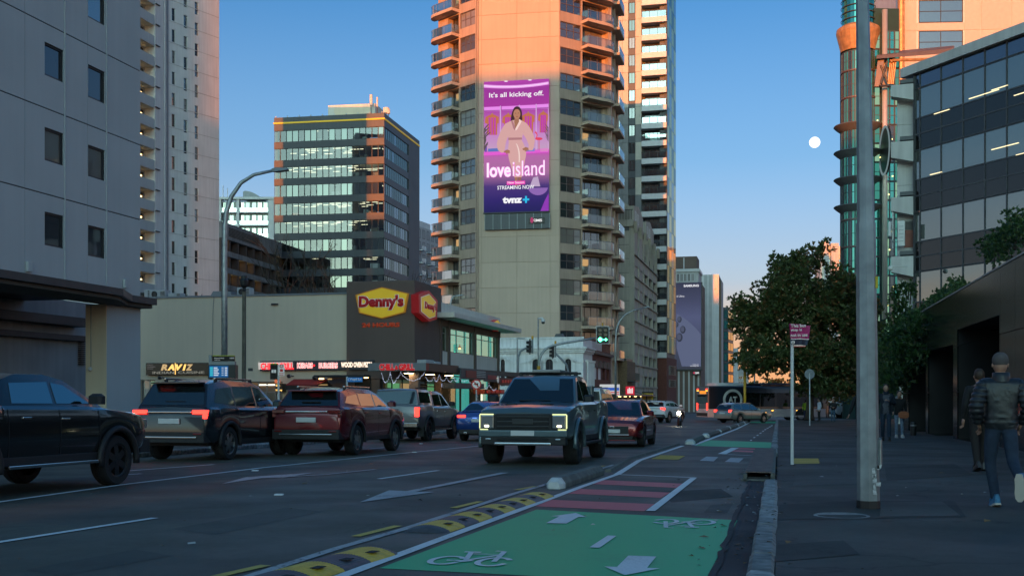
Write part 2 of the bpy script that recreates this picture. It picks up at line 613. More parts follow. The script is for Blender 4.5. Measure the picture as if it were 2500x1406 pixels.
# ------------------------------------------------------------------ ground, road, footpaths
S = 3200
ground = struct(MB().poly([(-S,-600,gz(-600) - .03),(S,-600,gz(-600) - .03),(S,5200,gz(5200) - .03),(-S,5200,gz(5200) - .03)]).build('ground',m_ground))
road = struct(sheet('road',-60,420,0.0,15.0,0.0,m_road))
xroad = struct(MB().poly([(-160,92,gz(92) + .004),(160,108,gz(108) + .004),(160,124,gz(124) + .004),(-160,108,gz(108) + .004)]).build('cross_road',m_road))
lane = struct(sheet('side_lane',40,62,15.0,70,-.012,m_road))
foot = MB()
def fslab(u0,u1,v0,v1,z=0.10):
    p = [uv(u0,v0,z),uv(u1,v0,z),uv(u1,v1,z),uv(u0,v1,z)]
    q = [uv(u0,v0,-.1),uv(u1,v0,-.1),uv(u1,v1,-.1),uv(u0,v1,-.1)]
    if (p[1] - p[0]).cross(p[2] - p[0]).z < 0: p.reverse(); q.reverse()
    mb = MB()
    mb.poly(p)
    for i in range(4):
        mb.poly([q[i],q[(i + 1) % 4],p[(i + 1) % 4],p[i]])
    return mb
footpath = struct(fslab(-50,97,-40,0.02).build('footpath',m_foot))
fleft = struct(fslab(-50,78,15.0,70).build('footpath',m_foot))
ffar = struct(fslab(117,330,15.0,90).build('footpath',m_foot))
ffar2 = struct(fslab(122,330,-70,-1.0).build('footpath',m_foot))
gutter = struct(sheet('gutter',-20,30,0.19,0.45,0.004,m_gutter))
# crumbling edge of the gutter strip
random.seed(3)
pts = []
u = 4.0
while u < 27:
    pts.append(uv(u,0.45 + random.uniform(-.025,.025),0.014))
    u += random.uniform(.18,.4)
struct(gstrip('tar_crack',pts,0.05,0.014,m_gutter,None,True))

# kerb: basalt blocks, each its own piece
kerb = struct(sheet('kerb_bed',-10,98,0.0,0.205,0.02,m_gutter))
u = 3.0
km = []
for k in range(5):
    mb = MB()
    ln = 0.5 + 0.22 * k
    r0 = []
    for x_,s_ in ((0.012,.012),(0.03,0),(ln - 0.03,0),(ln - 0.012,.012)):
        r0.append([(x_,0.004 + s_ + random.uniform(-.012,.012),0),(x_,.0 + s_ + random.uniform(-.012,.012),.10 - s_ + random.uniform(-.012,.008)),(x_,.03 + s_,.125 - s_ + random.uniform(-.01,.01)),(x_,.16 - s_,.125 - s_ + random.uniform(-.012,.012)),(x_,.186 - s_ + random.uniform(-.012,.006),.10),(x_,.186 - s_,0)])
    mb.loft(r0)
    km.append((ln,mb.mesh('kerb_stone',m_stone)))
KX = lambda u,v: T(uv(u,v)) @ RZ(TH)
while u < 95:
    ln,me = random.choice(km)
    if not (18.5 < u + ln and u < 27.3):
        inst('kerb_stone',me,kerb,KX(u,0.015 + random.uniform(-.008,.008)) @ RX(random.uniform(-.03,.03)))
    u += ln + 0.01
kl = struct(sheet('kerb_bed',-10,78,14.9,15.1,0.02,m_gutter))
for k in range(70):
    inst('kerb_stone',km[4][1],kl,KX(2 + k * 1.39,14.88))
# patched and reinstated areas
m_patch = asphalt('patch_asphalt',(0.037,0.038,0.033),0.25,0.3,0.8)
m_patch2 = asphalt('pale_patch_asphalt',(0.075,0.072,0.062),0.25,0.3,0.75)
m_patch3 = asphalt('road_patch',(0.062,0.066,0.055),0.25,0.4,0.7)
def gp(pix,z,m_,par): gpoly('asphalt_patch',pix,z,m_,par)
gp([(1905,1230),(2094,1222),(2330,1222),(2360,1262),(1890,1268)],.104,m_patch,footpath)
gp([(2150,1225),(2300,1223),(2345,1258),(2148,1260)],.108,m_patch2,footpath)
gp([(1880,1330),(2060,1318),(2100,1352),(1868,1372)],.104,m_patch,footpath)
gp([(1945,1160),(2090,1155),(2094,1180),(1935,1186)],.104,m_patch2,footpath)
gp([(2160,1140),(2330,1132),(2380,1160),(2165,1172)],.104,m_patch,footpath)
gp([(1610,1200),(1760,1192),(1790,1212),(1640,1226)],.002,m_patch,road)
gp([(1735,1232),(1790,1228),(1775,1252),(1718,1250)],.002,m_patch2,road)
gp([(420,1290),(700,1238),(790,1248),(520,1306)],.002,m_patch3,road)
gp([(60,1390),(330,1340),(420,1356),(150,1406)],.002,m_patch3,road)
gp([(1130,1120),(1330,1092),(1360,1097),(1165,1127)],.002,m_patch3,road)
# steel drain cover laid over the kerb channel
dr = struct(thing('drain_channel','','',T(uv(18.6,0.1)) @ RZ(TH)))
for k_ in ('label','category'): del dr[k_]
m_rust = M('rusty_steel_plate',(0.20,0.15,0.13),rough=0.75,metal=0.4,var=0.3,scale=6,bump=0.2)
mb = MB()
mb.box(0,8.4,-.05,.02,0,.135); mb.box(0,8.4,.40,.46,0,.115); mb.box(0,.35,-.05,.5,.0,.03)
mb.build('channel_wall',m_conc,dr,WM[dr])
mb = MB()
mb.box(.06,8.3,.0,.43,.136,.15)
for k in range(9):
    mb.box(.06,8.3,.02 + k * .046,.04 + k * .046,.15,.157)
mb.build('cover_plate',m_rust,dr,WM[dr])
MB().box(.1,8.2,.03,.39,.02,.06).build('channel_floor',m_gutter,dr,WM[dr])

# ------------------------------------------------------------------ painted markings
Z1,Z2,Z3 = 0.004,0.008,0.012
gpoly('green_surfacing',[(1310,1243),(1801,1269),(1716,1425),(926,1386)],Z1,m_green,road)
c4 = lambda l_: [(1440 + .224 * a,980 + .224 * b) for a,b in l_]
gpoly('green_surfacing',c4([(1140,480),(1310,420),(2095,448),(2040,508)]),Z1,m_green,road)
gpoly('green_surfacing',[(1833,1028.6),(1932,1028.6),(1928,1033),(1826,1032)],Z1,m_green,road)
gpoly('red_stripe',[(1471,1171),(1671,1180),(1652,1190),(1446,1181)],Z1,m_red,road)
gpoly('red_stripe',[(1416,1192.5),(1637,1201.5),(1612,1214.5),(1387,1204)],Z1,m_red,road)
gpoly('red_stripe',[(1345.6,1219),(1599,1229.6),(1572,1247),(1306,1235)],Z1,m_red,road)
gpoly('red_stripe',c4([(1590,503),(2055,515),(2045,527),(1560,515)]),Z1,m_red,road)
gpoly('red_stripe',c4([(1545,525),(2040,545),(2030,563),(1525,543)]),Z1,m_red,road)
gstrip('edge_line',[(700,1455),(846,1400),(1000,1343),(1300,1232),(1420,1187),(1507,1157)],0.11,Z2,m_white,road)
gstrip('edge_line',[(1507,1157),(1561,1123),(1667,1087.5)],0.13,Z2,m_white,road)
gstrip('edge_line',[(1693,1086),(1731,1072),(1798,1047),(1832,1030)],0.16,Z2,m_white,road)
gstrip('edge_line',[(500,1446),(606,1406),(823,1337),(980,1292),(1255,1204),(1300,1191),(1500,1133.5)],0.10,Z2,m_wornw,road)
gstrip('box_line',[(1507,1157.5),(1700,1165)],0.09,Z3,m_white,road)
gstrip('box_line',[(1693,1166),(1588,1246)],0.11,Z3,m_white,road)
gstrip('box_line',c4([(1440,569),(1585,502)]),0.22,Z3,m_white,road)
gstrip('box_line',c4([(1440,571),(2010,598)]),0.09,Z3,m_white,road)
for a in ([(526,1406),(649,1378)],[(868,1308),(972,1282)],[(1106,1239),(1173,1223)],[(1260,1195),(1308,1186)],[(1445,1142),(1475,1136)]):
    gstrip('yellow_dash',a,0.10,Z2,m_yel,road)
for a in ([(-60,1331),(378,1263)],[(925,1168),(1070,1147.5)],[(300,1149.5),(523,1133)],[(860,1099),(937,1092)],[(270,1160),(345,1155.5)]):
    gstrip('lane_dash',a,0.10,Z2,m_white,road)
gstrip('centre_line',[(-200,1251),(0,1224),(300,1182),(640,1141),(1000,1104),(1180,1087),(1330,1073),(1560,1051)],0.10,Z2,m_white,road)
# straight arrow and curved arrow in the lanes
gpoly('arrow_marking',[(878,1225),(950,1196),(1015,1199)],Z2,m_wornw,road)
gpoly('arrow_marking',[(878,1225),(1015,1199),(1062,1200)],Z2,m_wornw,road)
gstrip('arrow_shaft',[(985,1202),(1232,1153)],0.16,Z3,m_wornw,road)
gpoly('arrow_marking',[(540,1180.5),(600,1164),(765,1153),(690,1166),(640,1166)],Z2,m_wornw,road)
gstrip('arrow_shaft',[(640,1166),(715,1162),(800,1157),(915,1145)],0.10,Z3,m_wornw,road)
# cats-eye and road studs
for a,b in ((681,1208),(623,1149),(1012,1104),(1028,1083)):
    p = gnd(a,b)
    struct(MB().cbox(-.06,.06,-.05,.05,0,.018,.006).build('road_stud',m_white,None,T(p)))
# bicycle symbols
def bike(cx_,cy_,flip):
    c = gnd(cx_,cy_)
    W_,H_ = 0.64,1.12
    def P(x,y):
        a,b = (x - .5) * W_,(y - .45) * H_
        if flip: a,b = -a,-b
        q = c - V * a + U * b
        return Vector((q.x,q.y,gz(q.y)))
    o = None
    def st(l_,w=.045,nm='bicycle_symbol'):
        return gstrip(nm,[P(*q) for q in l_],w,Z3,m_white,road,True)
    for cx2 in (.2,.8):
        st(ring_pts(cx2,.24,.185,20,0.5,0.5 + 5.4,.20),.05)
    st([(.2,.24),(.43,.26),(.30,.68)]); st([(.43,.26),(.74,.62),(.37,.6)]); st([(.8,.24),(.70,.78),(.58,.80)])
    st([(.20,.70),(.42,.70)],.06); st([(.36,.20),(.5,.28)],.09)
bike(1167,1362,False)
bike(1665,1281,True)
def garrow(cx_,cy_,L_,W_,flip,mat=m_white):
    c = gnd(cx_,cy_)
    s = -1 if flip else 1
    def P(a,b):
        q = c - V * a + U * b * s
        return (q.x,q.y,gz(q.y) + Z3)
    w = W_ * .27
    MB().poly(upm([P(-w,-L_ / 2),P(w,-L_ / 2),P(w,L_ * .12),P(W_ / 2,L_ * .12),P(0,L_ / 2),P(-W_ / 2,L_ * .12),P(-w,L_ * .12)])).build('arrow_marking',mat,road)
garrow(1383,1266,1.15,.40,False)
garrow(1548,1382,1.05,.42,True)
gpoly('lane_dash',[(1439,1335),(1484,1306),(1505,1307),(1464,1336)],Z3,m_white,road)
for l_ in ([(1195,643),(1270,597),(1400,602),(1350,650)],[(1470,655),(1535,610),(1675,617),(1625,662)],[(1800,672),(1820,625),(1963,630),(1950,677)]):
    gpoly('crossing_square',c4(l_),Z2,m_wornw,road)
for a,b in ((1757,420),(1792,390),(1828,366),(1860,343),(1888,322),(1912,304),(1937,290),(1960,275),(1982,262)):
    gpoly('lane_dot',c4([(a - 14,b + 5),(a - 4,b - 5),(a + 14,b - 5),(a + 6,b + 5)]),Z2,m_white,road)
m_tact = M('yellow_tactile',(0.52,0.36,0.08),rough=0.7,var=0.15)
def tactile(name,pix,z,parent,nx,ny):
    a,b,c,d = [gnd(x_,y_,z) for x_,y_ in pix]
    mb = MB()
    mb.poly(upm([tuple(p + Vector((0,0,.006))) for p in (a,b,c,d)]))
    for i in range(nx):
        for j in range(ny):
            s,t = (i + .5) / nx,(j + .5) / ny
            p = (a * (1 - s) + d * s) * (1 - t) + (b * (1 - s) + c * s) * t
            mb.box(p.x - .02,p.x + .02,p.y - .09,p.y + .09,p.z + .006,p.z + .016)
    return mb.build(name,m_tact,parent)
tactile('tactile_pad',c4([(665,627),(780,583),(1040,593),(960,637)]),Z1,road,12,3)
tactile('tactile_pad',[(1938,1132),(1938,1119),(1997,1119),(2000,1131.5)],0.10,footpath,10,3)
m_iron = M('cast_iron',(0.05,0.05,0.05),rough=0.7,metal=0.6,var=0.3)
mh = struct(MB().lathe([(0.02,.0),(.24,.0),(.25,.004),(.27,.006),(.285,.0)],24,caps=False).build('manhole_cover',m_stone,None,T(gnd(2055,1258,.103))))
struct(MB().lathe([(0.30,.0),(.305,.006),(.33,.006),(.335,.0)],28,caps=False).build('manhole_ring',m_conc,None,T(gnd(1845,1158,.002))))
# small litter and fallen leaves along the kerb
mb = MB()
for k in range(320):
    if k < 230: p = uv(random.uniform(6,22),random.choice((random.gauss(.28,.06),random.gauss(.05,.06),random.gauss(.6,.08),random.uniform(-6,0))),0)
    else: p = uv(random.uniform(6,24),random.uniform(.3,11),0)
    h = .104 if (p.dot(V) < 0.02) else (.13 if p.dot(V) < .2 else .008)
    a = random.uniform(0,6.28); s = random.uniform(.006,.028) if k % 9 else .045
    X = T((p.x,p.y,gz(p.y) + h + .004)) @ RZ(a) @ RX(random.uniform(-.5,.5))
    mb.add([(-s,-s * .4,0),(s,-s * .3,.004),(s * 1.3,s * .2,0),(-s * .3,s * .6,.006)],[(0,1,2,3)],random.choice((0,0,1,2)),X)
lit = stuff(mb.build('fallen_leaves',[M('dry_leaf',(.20,.12,.05),.8),M('pale_litter',(.45,.45,.42),.7),M('dark_leaf',(.05,.035,.02),.8)]))

# ------------------------------------------------------------------ lane separators
m_hy = M('hump_yellow_rubber',(0.66,0.42,0.035),rough=0.5,var=0.2,scale=14)
m_hk = M('hump_grey_rubber',(0.07,0.068,0.075),rough=0.5,var=0.25,scale=14)
m_hpocket = M('hump_pocket',(0.015,0.015,0.016),rough=0.8)
def hump_profile(w,h,n=18):
    out = []
    for i in range(n * 2 + 1):
        t = i / (n * 2)
        z = h * (math.sin(math.pi * min(max(t,0),1)) ** .62)
        out.append((-w / 2 + w * t,max(z - (0.004 if i % 2 and 1 < i < 2 * n - 1 else 0),0)))
    return out
def hump_seg(l_,w,h,end=False,key={}):
    k = (l_,w,h,end)
    if k in key: return key[k]
    mb = MB()
    pr = hump_profile(w,h)
    rings = []
    for x_,s_ in ([(0,1),(l_,1)] if not end else [(0,1),(l_ * .4,.9),(l_ * .75,.6),(l_,.06)]):
        rings.append([(x_,y_ * (1 if not end else .35 + .65 * s_ ** .5),z_ * s_) for y_,z_ in pr] + [(x_,w / 2,-.002),(x_,-w / 2,-.002)])
    mb.loft(rings)
    if not end:
        for sx in (.5,):
            mb.box(l_ * sx - .06,l_ * sx + .06,-w * .27 - .035,-w * .27 + .035,h * .82,h * .90,1)
    key[k] = mb
    return mb
def hump(p0,p1,label,endn=True,endf=True,first=0):
    d = p1 - p0
    ang = math.atan2(d.y,d.x)
    L_ = d.length
    X = T(p0) @ RZ(ang) @ RY(math.asin(-d.z / L_))
    t = thing('lane_separator',label,'lane separator',X,'rubber lane separators')
    n = max(2,round((L_ - .3) / .46))
    sl_ = (L_ - .3) / n
    w,h = .45,.065
    for k in range(n):
        yl = (k + first) % 2 == 0
        hump_seg(sl_ - .004,w,h).build('segment',[m_hy if yl else m_hk,m_hpocket],t,X @ T((.15 + k * sl_,0,.004)),smooth=30)
    if endn: hump_seg(.15,w,h,True).build('end_cap',m_hk,t,X @ T((.15,0,.004)) @ RZ(math.pi),smooth=30)
    if endf: hump_seg(.15,w,h,True).build('end_cap',m_hk,t,X @ T((L_ - .15,0,.004)),smooth=30)
hump(gnd(588,1446),gnd(925,1348),'yellow and black striped rubber hump, the nearer one cut by the photo edge',False,True,1)
hump(gnd(1033,1301),gnd(1320,1210),'yellow and black striped rubber hump, the farther one touching the concrete block',True,True)
m_wcap = M('white_painted_concrete',(0.62,0.62,0.60),rough=0.6,var=0.15,scale=8)
def block(p0,p1,label,caps=(True,False),w=.27,h=.165):
    d = p1 - p0
    L_ = d.length
    X = T(p0) @ RZ(math.atan2(d.y,d.x)) @ RY(math.asin(-d.z / L_))
    t = thing('concrete_separator',label,'kerb block',X,'concrete lane separators')
    def ring(x,s=1.0,dz=0):
        return [(x,-w / 2 * s,0),(x,w / 2 * s,0),(x,w / 2 * s,h * .5),(x,w * .27 * s,h * (1 - dz)),(x,-w * .27 * s,h * (1 - dz)),(x,-w / 2 * s,h * .5)]
    c = .22
    a,b = (c if caps[0] else 0.02),(L_ - c if caps[1] else L_ - .02)
    MB().loft([ring(a),ring(b)]).build('block',m_conc,t,X,bev=.012)
    if caps[0]: MB().loft([ring(0,.62,.35),ring(.10,.96,.05),ring(a - .001)]).build('white_end',m_wcap,t,X,bev=.01)
    if caps[1]: MB().loft([ring(b + .001),ring(L_ - .1,.96,.05),ring(L_,.62,.35)]).build('white_end',m_wcap,t,X,bev=.01)
block(gnd(1352,1194),gnd(1458,1158),'single concrete separator with white nose between hump and red stripes')
lst = [(1684,1085),(1710,1072),(1722,1068),(1750,1058),(1753,1057),(1775,1049),(1777,1048),(1796,1041.5),(1798,1041),(1812,1035.5),(1814,1035),(1826,1030)]
nm = ['nearest white-nosed block of the far separator row, beside the green paint','second white-nosed block of the far separator row','third block of the far separator row','fourth block of the far separator row','fifth block of the far separator row','last block of the far separator row, by the yellow post']
for k in range(6):
    block(gnd(*lst[2 * k]),gnd(*lst[2 * k + 1]),nm[k],(True,False),w=.34,h=.17)
# low kerbs beside the crossing
def lowkerb(pix,w,h,label):
    pts = [gnd(a,b) for a,b in pix]
    L,Rr = strip_pts(pts,w,0)
    rings = []
    for a,b in zip(L,Rr):
        a,b = Vector(a),Vector(b)
        up = Vector((0,0,h)); m_ = (a - b) * .18
        rings.append([tuple(b),tuple(a),tuple(a - m_ + up),tuple(b + m_ + up)])
    return tag(MB().loft(rings).build('low_kerb',m_conc,None),label,'kerb')
lowkerb([(1485,1152),(1538,1121),(1655,1086)],.14,.055,'low bent concrete kerb along the white line, between the separators')
# ------------------------------------------------------------------ building materials
m_panel = M('blue_grey_panel',(0.52,0.55,0.54),rough=0.7,var=0.05,scale=0.4,streak=0.05)
m_wht = M('white_render',(0.78,0.77,0.74),rough=0.8,var=0.06,scale=0.4,streak=0.14)
m_pale = M('pale_concrete',(0.58,0.57,0.54),rough=0.8,var=0.1,scale=0.6,streak=0.2)
m_beige = M('beige_render',(0.88,0.74,0.53),rough=0.85,var=0.05,scale=0.3,streak=0.05)
m_cream = M('cream_board',(0.84,0.78,0.66),rough=0.75,var=0.06,scale=0.6,streak=0.1)
m_brown = M('dark_brown_render',(0.18,0.125,0.10),rough=0.85,var=0.08,scale=0.4,streak=0.06)
m_taupe = M('taupe_panel',(0.58,0.44,0.33),rough=0.78,var=0.05,scale=0.3,streak=0.08,rnd=0.04)
m_taupe2 = M('taupe_band',(0.50,0.37,0.28),rough=0.78,var=0.08,scale=0.5,streak=0.2)
m_tan = M('tan_concrete',(0.52,0.475,0.39),rough=0.85,var=0.12,scale=0.5,streak=0.3)
m_dkconc = M('weathered_concrete',(0.40,0.38,0.35),rough=0.9,var=0.2,scale=0.5,streak=0.4)
m_slate = M('slate_spandrel',(0.075,0.082,0.09),rough=0.5,var=0.08,scale=0.3,streak=0.15)
m_slate2 = M('slate_panel',(0.12,0.128,0.135),rough=0.6,var=0.08,scale=0.3,streak=0.15)
m_brick = M('red_brick',(0.17,0.06,0.045),rough=0.9,var=0.3,scale=6,bump=0.3,bscale=20)
m_brick2 = M('brown_brick',(0.20,0.13,0.075),rough=0.9,var=0.35,scale=6,bump=0.3,bscale=20)
m_victor = M('white_stucco',(0.84,0.84,0.82),rough=0.8,var=0.06,scale=1.2,streak=0.25)
m_dark = M('dark_frame',(0.03,0.031,0.033),rough=0.5,var=0.1)
m_alu = M('aluminium_frame',(0.30,0.29,0.28),rough=0.4,metal=0.4,var=0.1)
m_bronze = M('bronze_frame',(0.16,0.12,0.11),rough=0.45,metal=0.3,var=0.1)
m_steel = M('galvanised_steel',(0.38,0.41,0.42),rough=0.42,metal=0.7,var=0.2,scale=7,streak=0.25)
m_greyp = M('grey_painted_steel',(0.25,0.27,0.28),rough=0.5,metal=0.2,var=0.12)
m_black = M('black_plastic',(0.018,0.018,0.019),rough=0.45,var=0.1)
m_whitep = M('white_paintwork',(0.68,0.68,0.66),rough=0.5,var=0.06)
m_void = M('dark_interior',(0.02,0.02,0.02),rough=0.9,var=0)
m_room = M('room_wall',(0.30,0.27,0.22),rough=0.9,var=0.2,scale=0.7)
m_ceil = M('office_ceiling',(0.40,0.40,0.36),rough=0.9,var=0.08)
g_dark = GL('dark_glass',(0.75,0.8,0.85),0.10,0.03,0.05,0.6)
g_mid = GL('grey_glass',(0.8,0.84,0.86),0.28,0.03,0.08,0.5,(0.05,0.05,0.048))
g_curt = GL('curtained_glass',(0.8,0.84,0.86),0.12,0.05,0.05,0.5,(0.15,0.13,0.11),0.5)
g_sky = GL('sky_glass',(0.62,0.66,0.62),0.22,0.03,0.06,0.35,(0.04,0.045,0.045))
g_teal = GL('teal_glass',(0.25,0.75,0.62),0.5,0.04,0.06,0.5,(0.01,0.10,0.08),0.6)
g_glow = GL('glow_tint_glass',(1.0,0.80,0.5),0.55,0.05,0.05,0.5,(0.2,0.14,0.08))  # yellow evening reflection put into the glass colour
c_office = CLEAR('clear_office_glass',(0.55,0.62,0.60),0.11)
c_shop = CLEAR('clear_shop_glass',(0.75,0.82,0.8),0.10)
c_bal = CLEAR('balustrade_glass',(0.72,0.80,0.80),0.22)
e_warm = E('warm_lamp',(1.0,0.62,0.25),5.0)
e_warm2 = E('warm_room_glow',(1.0,0.6,0.25),0.55)
e_cool = E('office_light_panel',(1.0,0.90,0.62),2.6)
e_white = E('white_light',(1.0,0.93,0.82),4.0)
e_lamp = E('soffit_lamp',(1.0,0.70,0.36),26.0)

def win(parent,F,x0,x1,z0,z1,nx=1,nz=1,y=0.12,fr=0.05,frame=None,glass=None,tr=None):
    frame = frame or m_dark
    glass = glass or random.choice((g_dark,g_dark,g_mid,g_curt))
    me = window_mesh(x1 - x0,z1 - z0,nx,nz,fr,[frame,glass],frame.name + glass.name + str(tr),None,tr)
    return inst('window',me,parent,F.W(x0,y,z0))
def bldg(name,label,F,x=0.0,cat='building'):
    p = F.M @ Vector((x,0,0)); p.z = gz(p.y)
    return thing(name,label,cat,T(p) @ RZ(F.a))
def body(parent,F,x0,x1,y0,y1,z0,z1,mat,name='wall'):
    return MB().box(x0,x1,y0,y1,z0,z1).build(name,mat,parent,F.M)

# ------------------------------------------------------------------ hotel at far left
HF = Face(V * 21.5,TH)
xe = HF.x(343)
x_n = HF.x(-420)
hotel = bldg('hotel_building','blue-grey panelled hotel block with small windows and dark canopy, nearest at left',HF,xe)
zc = HF.z(343,728)
rows = [HF.z(343,q) for q in (-187,-6,175,355,537)]
fl = rows[0] - rows[1]
cols = [(HF.x(109),HF.x(155)),(HF.x(215),HF.x(256))]
dx = cols[1][0] - cols[0][0]
wz = [HF.z(109,q) for q in (102,182,310,391,516,598)]
holes = []
wl_ = []
for ci,(a,b) in enumerate(cols):
    p0,p1 = (109,215)[ci],None
    base = [(102,183),(310,391),(516,598),(-105,-24)] if ci == 0 else [(157,237),(353,430),(549,624),(-38,42)]
    for t_,b_ in base:
        z1_,z0_ = HF.z(p0,t_),HF.z(p0,b_)
        for sh in (0,):
            holes.append((a + sh,b + sh,z0_,z1_)); wl_.append((a + sh,b + sh,z0_,z1_))
ztop = HF.z(343,-260)
# facade panels between the recessed joints, each panel a piece of its own
joints = [x_n,cols[0][0] - dx * 1.15 - .15,cols[0][0] - .9,HF.x(158),HF.x(214),HF.x(260),xe]
zj = [zc] + rows[::-1] + [ztop]
zj = sorted(set(zj))
for i in range(len(joints) - 1):
    for j in range(len(zj) - 1):
        a,b,c,d = joints[i] + .008,joints[i + 1] - .008,zj[j] + .018,zj[j + 1] - .018
        mb = MB()
        wall(mb,a,b,c,d,holes,0.16)
        mb.quad((a,0,d),(b,0,d),(b,.03,d),(a,.03,d)); mb.quad((a,.03,c),(b,.03,c),(b,0,c),(a,0,c))
        mb.quad((b,0,c),(b,.03,c),(b,.03,d),(b,0,d)); mb.quad((a,.03,c),(a,0,c),(a,0,d),(a,.03,d))
        mb.build('panel',m_panel,hotel,HF.M)
mb = MB()
wall(mb,x_n,xe,zc,ztop,holes,0.2,y=.03)
mb.box(x_n,xe,.22,18,zc,ztop)
mb.build('wall',m_dark,hotel,HF.M)
for k,h in enumerate(wl_):
    win(hotel,HF,h[0],h[1],h[2],h[3],1,1,.05,.06,m_dark,(g_dark,g_curt,g_dark,g_mid)[k % 4])
for xx in (HF.x(157),HF.x(259)):
    MB().box(xx,xx + .035,-.03,0,zc,ztop).build('downpipe',m_panel,hotel,HF.M)
for q,w_ in (((299,690),.12),((62,648),.14)):
    a,b = HF.px(*q)
    MB().box(a,a + w_ * 1.5,-.1,0,b - .18,b + .12).build('wall_box',m_panel,hotel,HF.M,bev=.02)
# canopy with kinked fascia
zcan = HF.z(343,735)
m_canopy = M('canopy_fascia',(0.055,0.052,0.052),rough=0.5,var=0.15,scale=2,streak=0.2)
mb = MB()
pts = [(x_n,-1.5),(HF.x(150) + 1.0,-1.5),(HF.x(262) + .6,-.55),(xe + .15,-.55),(xe + .15,.3),(x_n,.3)]
mb.slab(pts,zcan - .14,zcan + .08)
mb.build('canopy',m_canopy,hotel,HF.M)
mb = MB(); mb.slab([(a,b + (.18 if b < 0 else -.02)) for a,b in pts],zcan - .26,zcan - .14)
mb.build('canopy_soffit',M('soffit',(0.10,0.095,0.085),rough=.8,var=.15),hotel,HF.M)
# corner pillar, recessed undercroft
x260 = HF.x(261)
p_ = HF.M @ Vector((x260,0,0))
dp = (p_.x + .3852 * p_.y) / (.9722 - .0902)
MB().box(x260 + .004,xe,0.0,dp,HF.g(xe) - .3,zcan - .26).build('pillar',m_panel,hotel,HF.M)
MB().box(x260 - .03,x260 + .002,0.006,dp - .006,HF.g(xe) - .3,zcan - .27).build('pillar_cladding',m_beige,hotel,HF.M)
zg = HF.g(x_n)
mb = MB(); mb.box(x_n,HF.x(228,4.6),4.6,5.0,zg - 1,zcan + .3)
mb.build('undercroft_wall',M('undercroft_render',(0.40,0.42,0.42),rough=.85,var=.12,scale=.7,streak=.2),hotel,HF.M)
for k,(za,zb,ya) in enumerate(((.10,.42,3.9),(.75,.95,4.2))):
    MB().box(x_n,HF.x(222,ya),ya,4.6,zcan - .26 - zb,zcan - .26 - za).build('beam',m_canopy,hotel,HF.M)
a,b = HF.x(193,4.55),HF.x(209,4.55)
for k in range(14):
    z_ = HF.z(200,890,4.5) + k * (HF.z(200,820,4.5) - HF.z(200,890,4.5)) / 14
    MB().box(a,b,4.48,4.6,z_,z_ + .03).build('louvre',m_dark,hotel,HF.M)
q = HF.px(258,900)
MB().ball((0,0,0),.075,10).build('wall_lamp',m_whitep,hotel,HF.W(x260 - .1,dp * .72,q[1]),smooth='all')
MB().tube([(0,0,0),(0,0,zcan - .3 - q[1])],.012,6).build('conduit',m_greyp,hotel,HF.W(x260 - .05,dp * .72,q[1]))

# ------------------------------------------------------------------ white apartment tower behind the hotel
WA = math.atan2(2700,1750)
wo = at(409,HY,143); wo.z = 0
WF = Face(wo,WA)
wt = bldg('apartment_tower','tall white apartment tower with three columns of slit windows, behind the hotel',WF)
xr = WF.x(535)
ztop = WF.z(409,-150)
fh = WF.z(424,100) - WF.z(424,151.6)
holes = []
for pa,pb,off in ((419.5,427.5,123),(448.5,457,139),(475.5,484,156)):
    a,b = WF.x(pa),WF.x(pb)
    zt = WF.z(pa,off); hh = WF.z(pa,off) - WF.z(pa,off + 31)
    for k in range(-6,14):
        z1_ = zt - k * fh
        if z1_ - hh < WF.z(409,745): continue
        holes.append((a,b,z1_ - hh,z1_))
mb = MB()
wall(mb,0,xr,WF.z(409,780),ztop,holes,.25)
mb.box(0.01,xr - .01,.4,14,WF.z(409,780),ztop)
mb.box(xr - .01,xr,0,14,WF.z(409,780),ztop)
mb.build('wall',m_wht,wt,WF.M)
for h in holes:
    win(wt,WF,h[0],h[1],h[2],h[3],1,2,.14,.07,m_dark,random.choice((g_dark,g_mid,g_curt)))
for k in range(20):
    z_ = WF.z(409,102) + (8 - k) * fh
    if WF.z(409,780) < z_ < ztop:
        MB().box(0,xr,-.035,0,z_,z_ + .07).build('floor_band',m_pale,wt,WF.M)
# balcony stack on its left flank
BF = Face(wo - U * 9.0,TH)
xb = 9.0
a,b = BF.x(338),BF.x(377)
MB().box(a - 3,xb,1.4,12,WF.z(409,780),ztop).build('wall',m_pale,wt,BF.M)
MB().box(b,xb,-.1,1.39,WF.z(409,780),ztop).build('fin',m_wht,wt,BF.M)
MB().box(xb - .45,xb - .05,-.16,-.1,WF.z(409,780),ztop).build('pipe_chase',m_greyp,wt,BF.M)
MB().tube([(xb - 1.0,-.2,WF.z(409,780)),(xb - 1.0,-.2,ztop)],.06,6).build('downpipe',m_whitep,wt,BF.M)
z0_ = BF.z(360,152); fb = BF.z(360,101) - z0_
for k in range(-4,13):
    z_ = z0_ - k * fb
    if z_ < WF.z(409,760): continue
    MB().box(a - 2,b,-.05,1.4,z_ - .18,z_).build('balcony_slab',m_pale,wt,BF.M)
    MB().box(a - 2,b - .02,-.05,.08,z_ + .002,z_ + 1.1).build('parapet',m_panel,wt,BF.M)
    MB().box(b,b + .9,-.3,-.1,z_ - .05,z_ + .05).build('ledge',m_dark,wt,BF.M)
    for px_ in (348,366):
        x_ = BF.x(px_)
        MB().box(x_ - .2,x_ + .2,1.25,1.39,z_ + 1.6,z_ + 1.78).build('lamp',e_warm,wt,BF.M)
    MB().box(a - 2,b - .3,1.36,1.4,z_ + .1,z_ + 2.2).build('window',g_dark,wt,BF.M)

